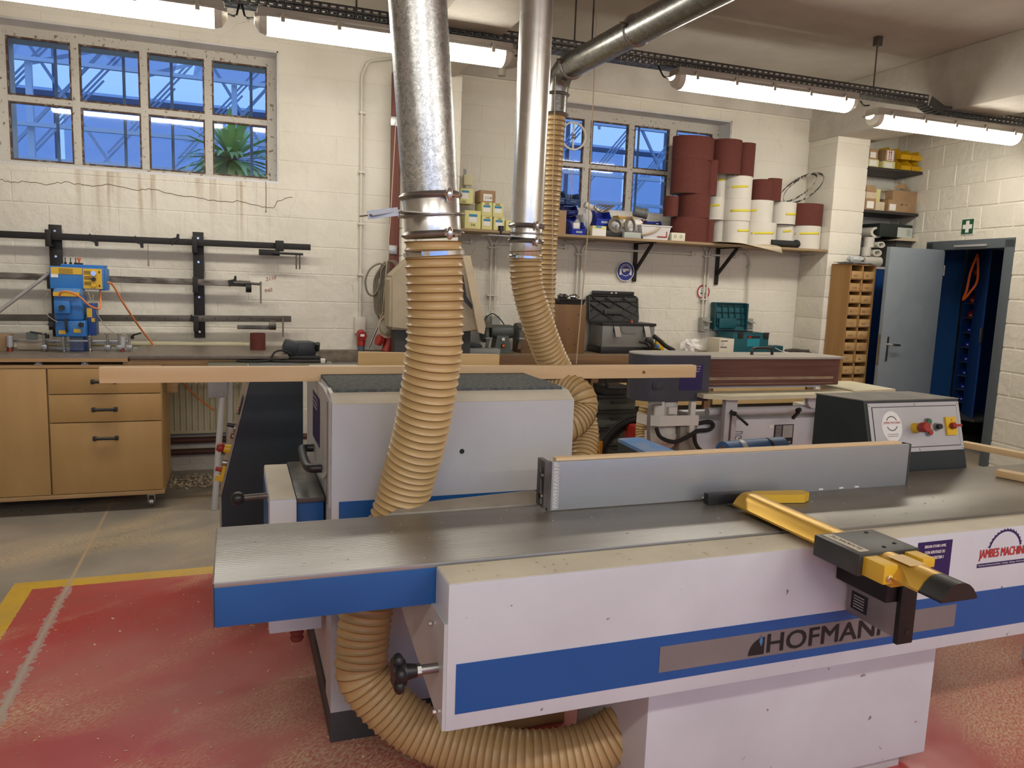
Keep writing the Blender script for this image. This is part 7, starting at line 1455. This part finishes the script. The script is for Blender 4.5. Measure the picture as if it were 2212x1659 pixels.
rows=[(25,'r'),(110,'r2'),(215,'b'),(310,'r'),(415,'r'),(520,'b'),(625,'b'),(730,'b'),(830,'b'),(930,'b'),(1020,'b')]
GS='bins on the locker shelves'
names={'r':'red','r2':'red','b':'blue'}
ords=['topmost','second','third','fourth','fifth','sixth','seventh','eighth','ninth','tenth','lowest']
for i,(yy_,k) in enumerate(rows):
    z=sx_(1130,yy_,7.35).z; 
    B('shelf',MB().box(7.32,7.93,yB,yA,z-.012,z-.004),STEEL,lk)
    t=T('storage_bin','%s %s bin from the top inside the blue locker'%(ords[i],names[k]) if i not in(0,10) else '%s %s bin inside the blue locker'%(ords[i],names[k]),'storage bin',(7.4,(yA+yB)/2,z),GS)
    y0,y1=yB+.02,yA-.02; h=.085; m_=BINR if k!='b' else BINB
    mb=MB().box(7.36,7.6,y0,y1,z,z+.004).box(7.594,7.6,y0,y1,z,z+h)
    for y in (y0,y1-.004): mb.prism([(7.36,y,z),(7.35,y,z+h*.5),(7.42,y,z+h),(7.6,y,z+h),(7.6,y,z)],(0,.004,0))
    mb.prism([(7.36,y0,z),(7.35,y0,z+h*.5),(7.354,y0,z+h*.5),(7.364,y0,z)],(0,y1-y0,0)); B('bin_body',mb,m_,t,smooth=False); B('bin_label',MB().box(7.347,7.35,y0+.03,y1-.03,z+.02,z+.032),PAPER,t)
tag(B('orange_strap',MB().tube(spline([V((7.03,yB-.20,1.98)),V((7.0,yB-.17,1.80)),V((7.0,yB-.15,1.62)),V((7.0,yB-.12,1.52)),V((6.99,yB-.20,1.60)),V((7.02,yB-.24,1.72)),V((7.03,yB-.21,1.95))],6),.012,6),M('strap_orange',(.60,.10,.015),.6)),'orange strap hanging on the open right door of the locker','strap')
B('plinth_shelf',MB().box(7.0,7.95,yB-.4,yA+.4,.30,.325),STEEL,lk); B('lock_latch',MB().box(7.02,7.05,yB-.345,yB-.33,1.10,1.25,.003),STEEL,lk); B('locker_foot',MB().box(7.86,7.95,yB-.4,yA+.4,0,.30),M('dark_machine'),lk)
# ============================================================ UNDER THE WORKBENCH
gz_='grey stacked tool cases under the workbench'
a,b,_,_=pbx(1300,850,1372,900,5.75)
for i,(zt_,h,xo) in enumerate(((0,.17,0),(.172,.16,.01),(.334,.15,.02),(.486,.13,.03))):
    t=T('stacked_case',('lowest','second lowest','second highest','topmost')[i]+' of the grey and black tool cases beneath the bench','tool case',((a+b)/2,5.9,zt_),gz_)
    B('case_body',MB().box(a-.04+xo,b+.02,5.78,6.05,zt_,zt_+h-.03,.006),M('case_grey',(.075,.085,.075),.5),t); B('case_lid',MB().box(a-.06+xo,b+.03,5.76,6.07,zt_+h-.032,zt_+h,.008),BLACK,t); B('case_handle',MB().box((a+b)/2-.07,(a+b)/2+.07,5.735,5.76,zt_+h*.45,zt_+h*.62,.005),BLACK,t)
a,b,z0,z1=pbx(1312,800,1362,838,5.7); tag(B('carry_frame',MB().tube(spline([(a,5.72,z1),(a+.01,5.72,z0+.02),(a+.04,5.72,z0),(b-.04,5.72,z0),(b-.01,5.72,z0+.02),(b,5.72,z1)],4),.015,8).box(a-.01,b+.01,5.75,5.95,.62,.70,.01),BLACK),'black carrying handle frame above the stacked cases','handle')
bk=T('bicycle_wheel','knobbly black bicycle wheel with an amber reflector beneath the bench','wheel',(2.1,4.8,0)); c=at(1378,1000,Y=4.75)
R_=at(1378,905,Y=4.75).z-c.z; B('tyre',MB().tube([V((c.x+R_*math.cos(t_),4.75,c.z+R_*math.sin(t_))) for t_ in [2*PI*i/60 for i in range(60)]],.028,10,closed=True),RUBBER,bk); B('rim',MB().tube([V((c.x+(R_-.04)*math.cos(t_),4.75,c.z+(R_-.04)*math.sin(t_))) for t_ in [2*PI*i/60 for i in range(60)]],.012,8,closed=True),BLACKM,bk)
mb=MB()
for i in range(110): 
    t_=2*PI*i/110
    for s in (-.014,.014): mb.obox((c.x+(R_+.026)*math.cos(t_),4.75+s,c.z+(R_+.026)*math.sin(t_)),(.010,.012,.010),(0,-t_,0))
B('tyre_knobs',mb,RUBBER,bk,kind='stuff'); mb=MB()
for i in range(24): t_=2*PI*i/24+.1; mb.cyl((c.x+.03*math.cos(t_),4.75,c.z+.03*math.sin(t_)),(c.x+(R_-.045)*math.cos(t_),4.75,c.z+(R_-.045)*math.sin(t_)),.0015,n=4)
B('spokes',mb,STEEL,bk,kind='stuff'); p=at(1297,968,Y=4.72); B('reflector',MB().box(p.x-.012,p.x+.012,4.71,4.725,p.z-.05,p.z+.05,.006),M('amber_reflector',(.65,.25,.01),.2),bk); B('hub',MB().cyl((c.x,4.70,c.z),(c.x,4.80,c.z),.02,n=12),STEEL,bk)
tag(B('red_engine_part',MB().obox((2.75,4.7,.50),(.30,.2,.16),(0,0,.1),.03),RED),'red casing low down behind the sander motor','machine'); tag(B('blue_light_part',MB().sph((2.72,4.55,.62),.045,14),BLUED),'round blue part behind the sander motor','part')
tag(B('dark_cabinet',MB().box(1.45,2.0,6.1,6.5,0,.80,.004),M('dark_machine')),'dark cupboard below the workbench behind the planer','cupboard')
tag(B('white_column',MB().box(3.86,4.02,4.42,4.55,0,.74,.003),M('speckled_white',(.62,.58,.48),.7,0,(.58,.54,.45),5,specks=((.10,.07,.05),.62),spscale=22)),'white column spotted with dark marks left of the dark control box','column')
rs=T('red_switch_plate','white switch plate with a red and yellow stop button beside the spotted column','switch',(3.8,4.3,.6)); B('plate',MB().box(3.74,3.82,4.28,4.30,.56,.80,.004),PAPER,rs); B('stop_button',MB().cyl((3.84,4.27,.70),(3.84,4.22,.70),.03,n=16),RED,rs); B('button_base',MB().cyl((3.84,4.28,.70),(3.84,4.262,.70),.034,n=16),YEL,rs)
tag(B('green_hose',MB().tube(spline([(6.05,4.1,.04),(5.7,4.05,.05),(5.5,4.2,.04),(5.75,4.45,.04),(6.15,4.4,.05),(6.2,4.1,.09),(5.9,3.95,.09)],6),.035,8),M('hose_green',(.012,.035,.018),.6)),'dark green hose lying on the floor at the foot of the right wall','hose')
tag(B('floor_stop',MB().cyl((5.95,4.75,0),(5.95,4.75,.03),.06,.05,16),RUBBER),'small round black door stop on the floor beside the door frame','door stop')
# saw dust and shavings scattered on the floor and table
mb=MB(); rr=random.Random(9)
for i in range(420):
    x=rr.uniform(-.95,.9); y=rr.uniform(1.6,3.9); s=rr.uniform(.003,.011); mb.obox((x,y,.002),(s,s*rr.uniform(.2,.7),.0015),(rr.uniform(-.4,.4),rr.uniform(-.4,.4),rr.uniform(0,6)))
for i in range(120):
    x=rr.uniform(2.4,4.4); y=rr.uniform(1.3,3.2); s=rr.uniform(.003,.012); mb.obox((x,y,.002),(s,s*rr.uniform(.15,.6),.0015),(0,0,rr.uniform(0,6)))
tag(B('floor_shavings',mb,PINE,kind='stuff'),'pale wood shavings scattered over the painted floor','shavings',kind='stuff')
mb=MB()
for i in range(60):
    x=rr.uniform(0,1.5); y=rr.uniform(1.8,2.16); s=rr.uniform(.002,.006); mb.obox((x,y,.8513),(s,s*.5,.0012),(0,0,rr.uniform(0,6)))
for i in range(40):
    x=rr.uniform(1.7,2.9); y=rr.uniform(1.76,2.09); s=rr.uniform(.002,.007); mb.obox((x,y,.8543),(s,s*.4,.0012),(0,0,rr.uniform(0,6)))
for i in range(26):
    x=rr.uniform(.5,1.45); y=rr.uniform(1.66,1.76); s=rr.uniform(.004,.010); mb.obox((x,y,.845),(s,s*.4,.0012),(0,0,rr.uniform(0,6)))
tag(B('table_shavings',mb,CARDP,kind='stuff'),'tiny shavings lying on the steel table and casing top','shavings',kind='stuff')
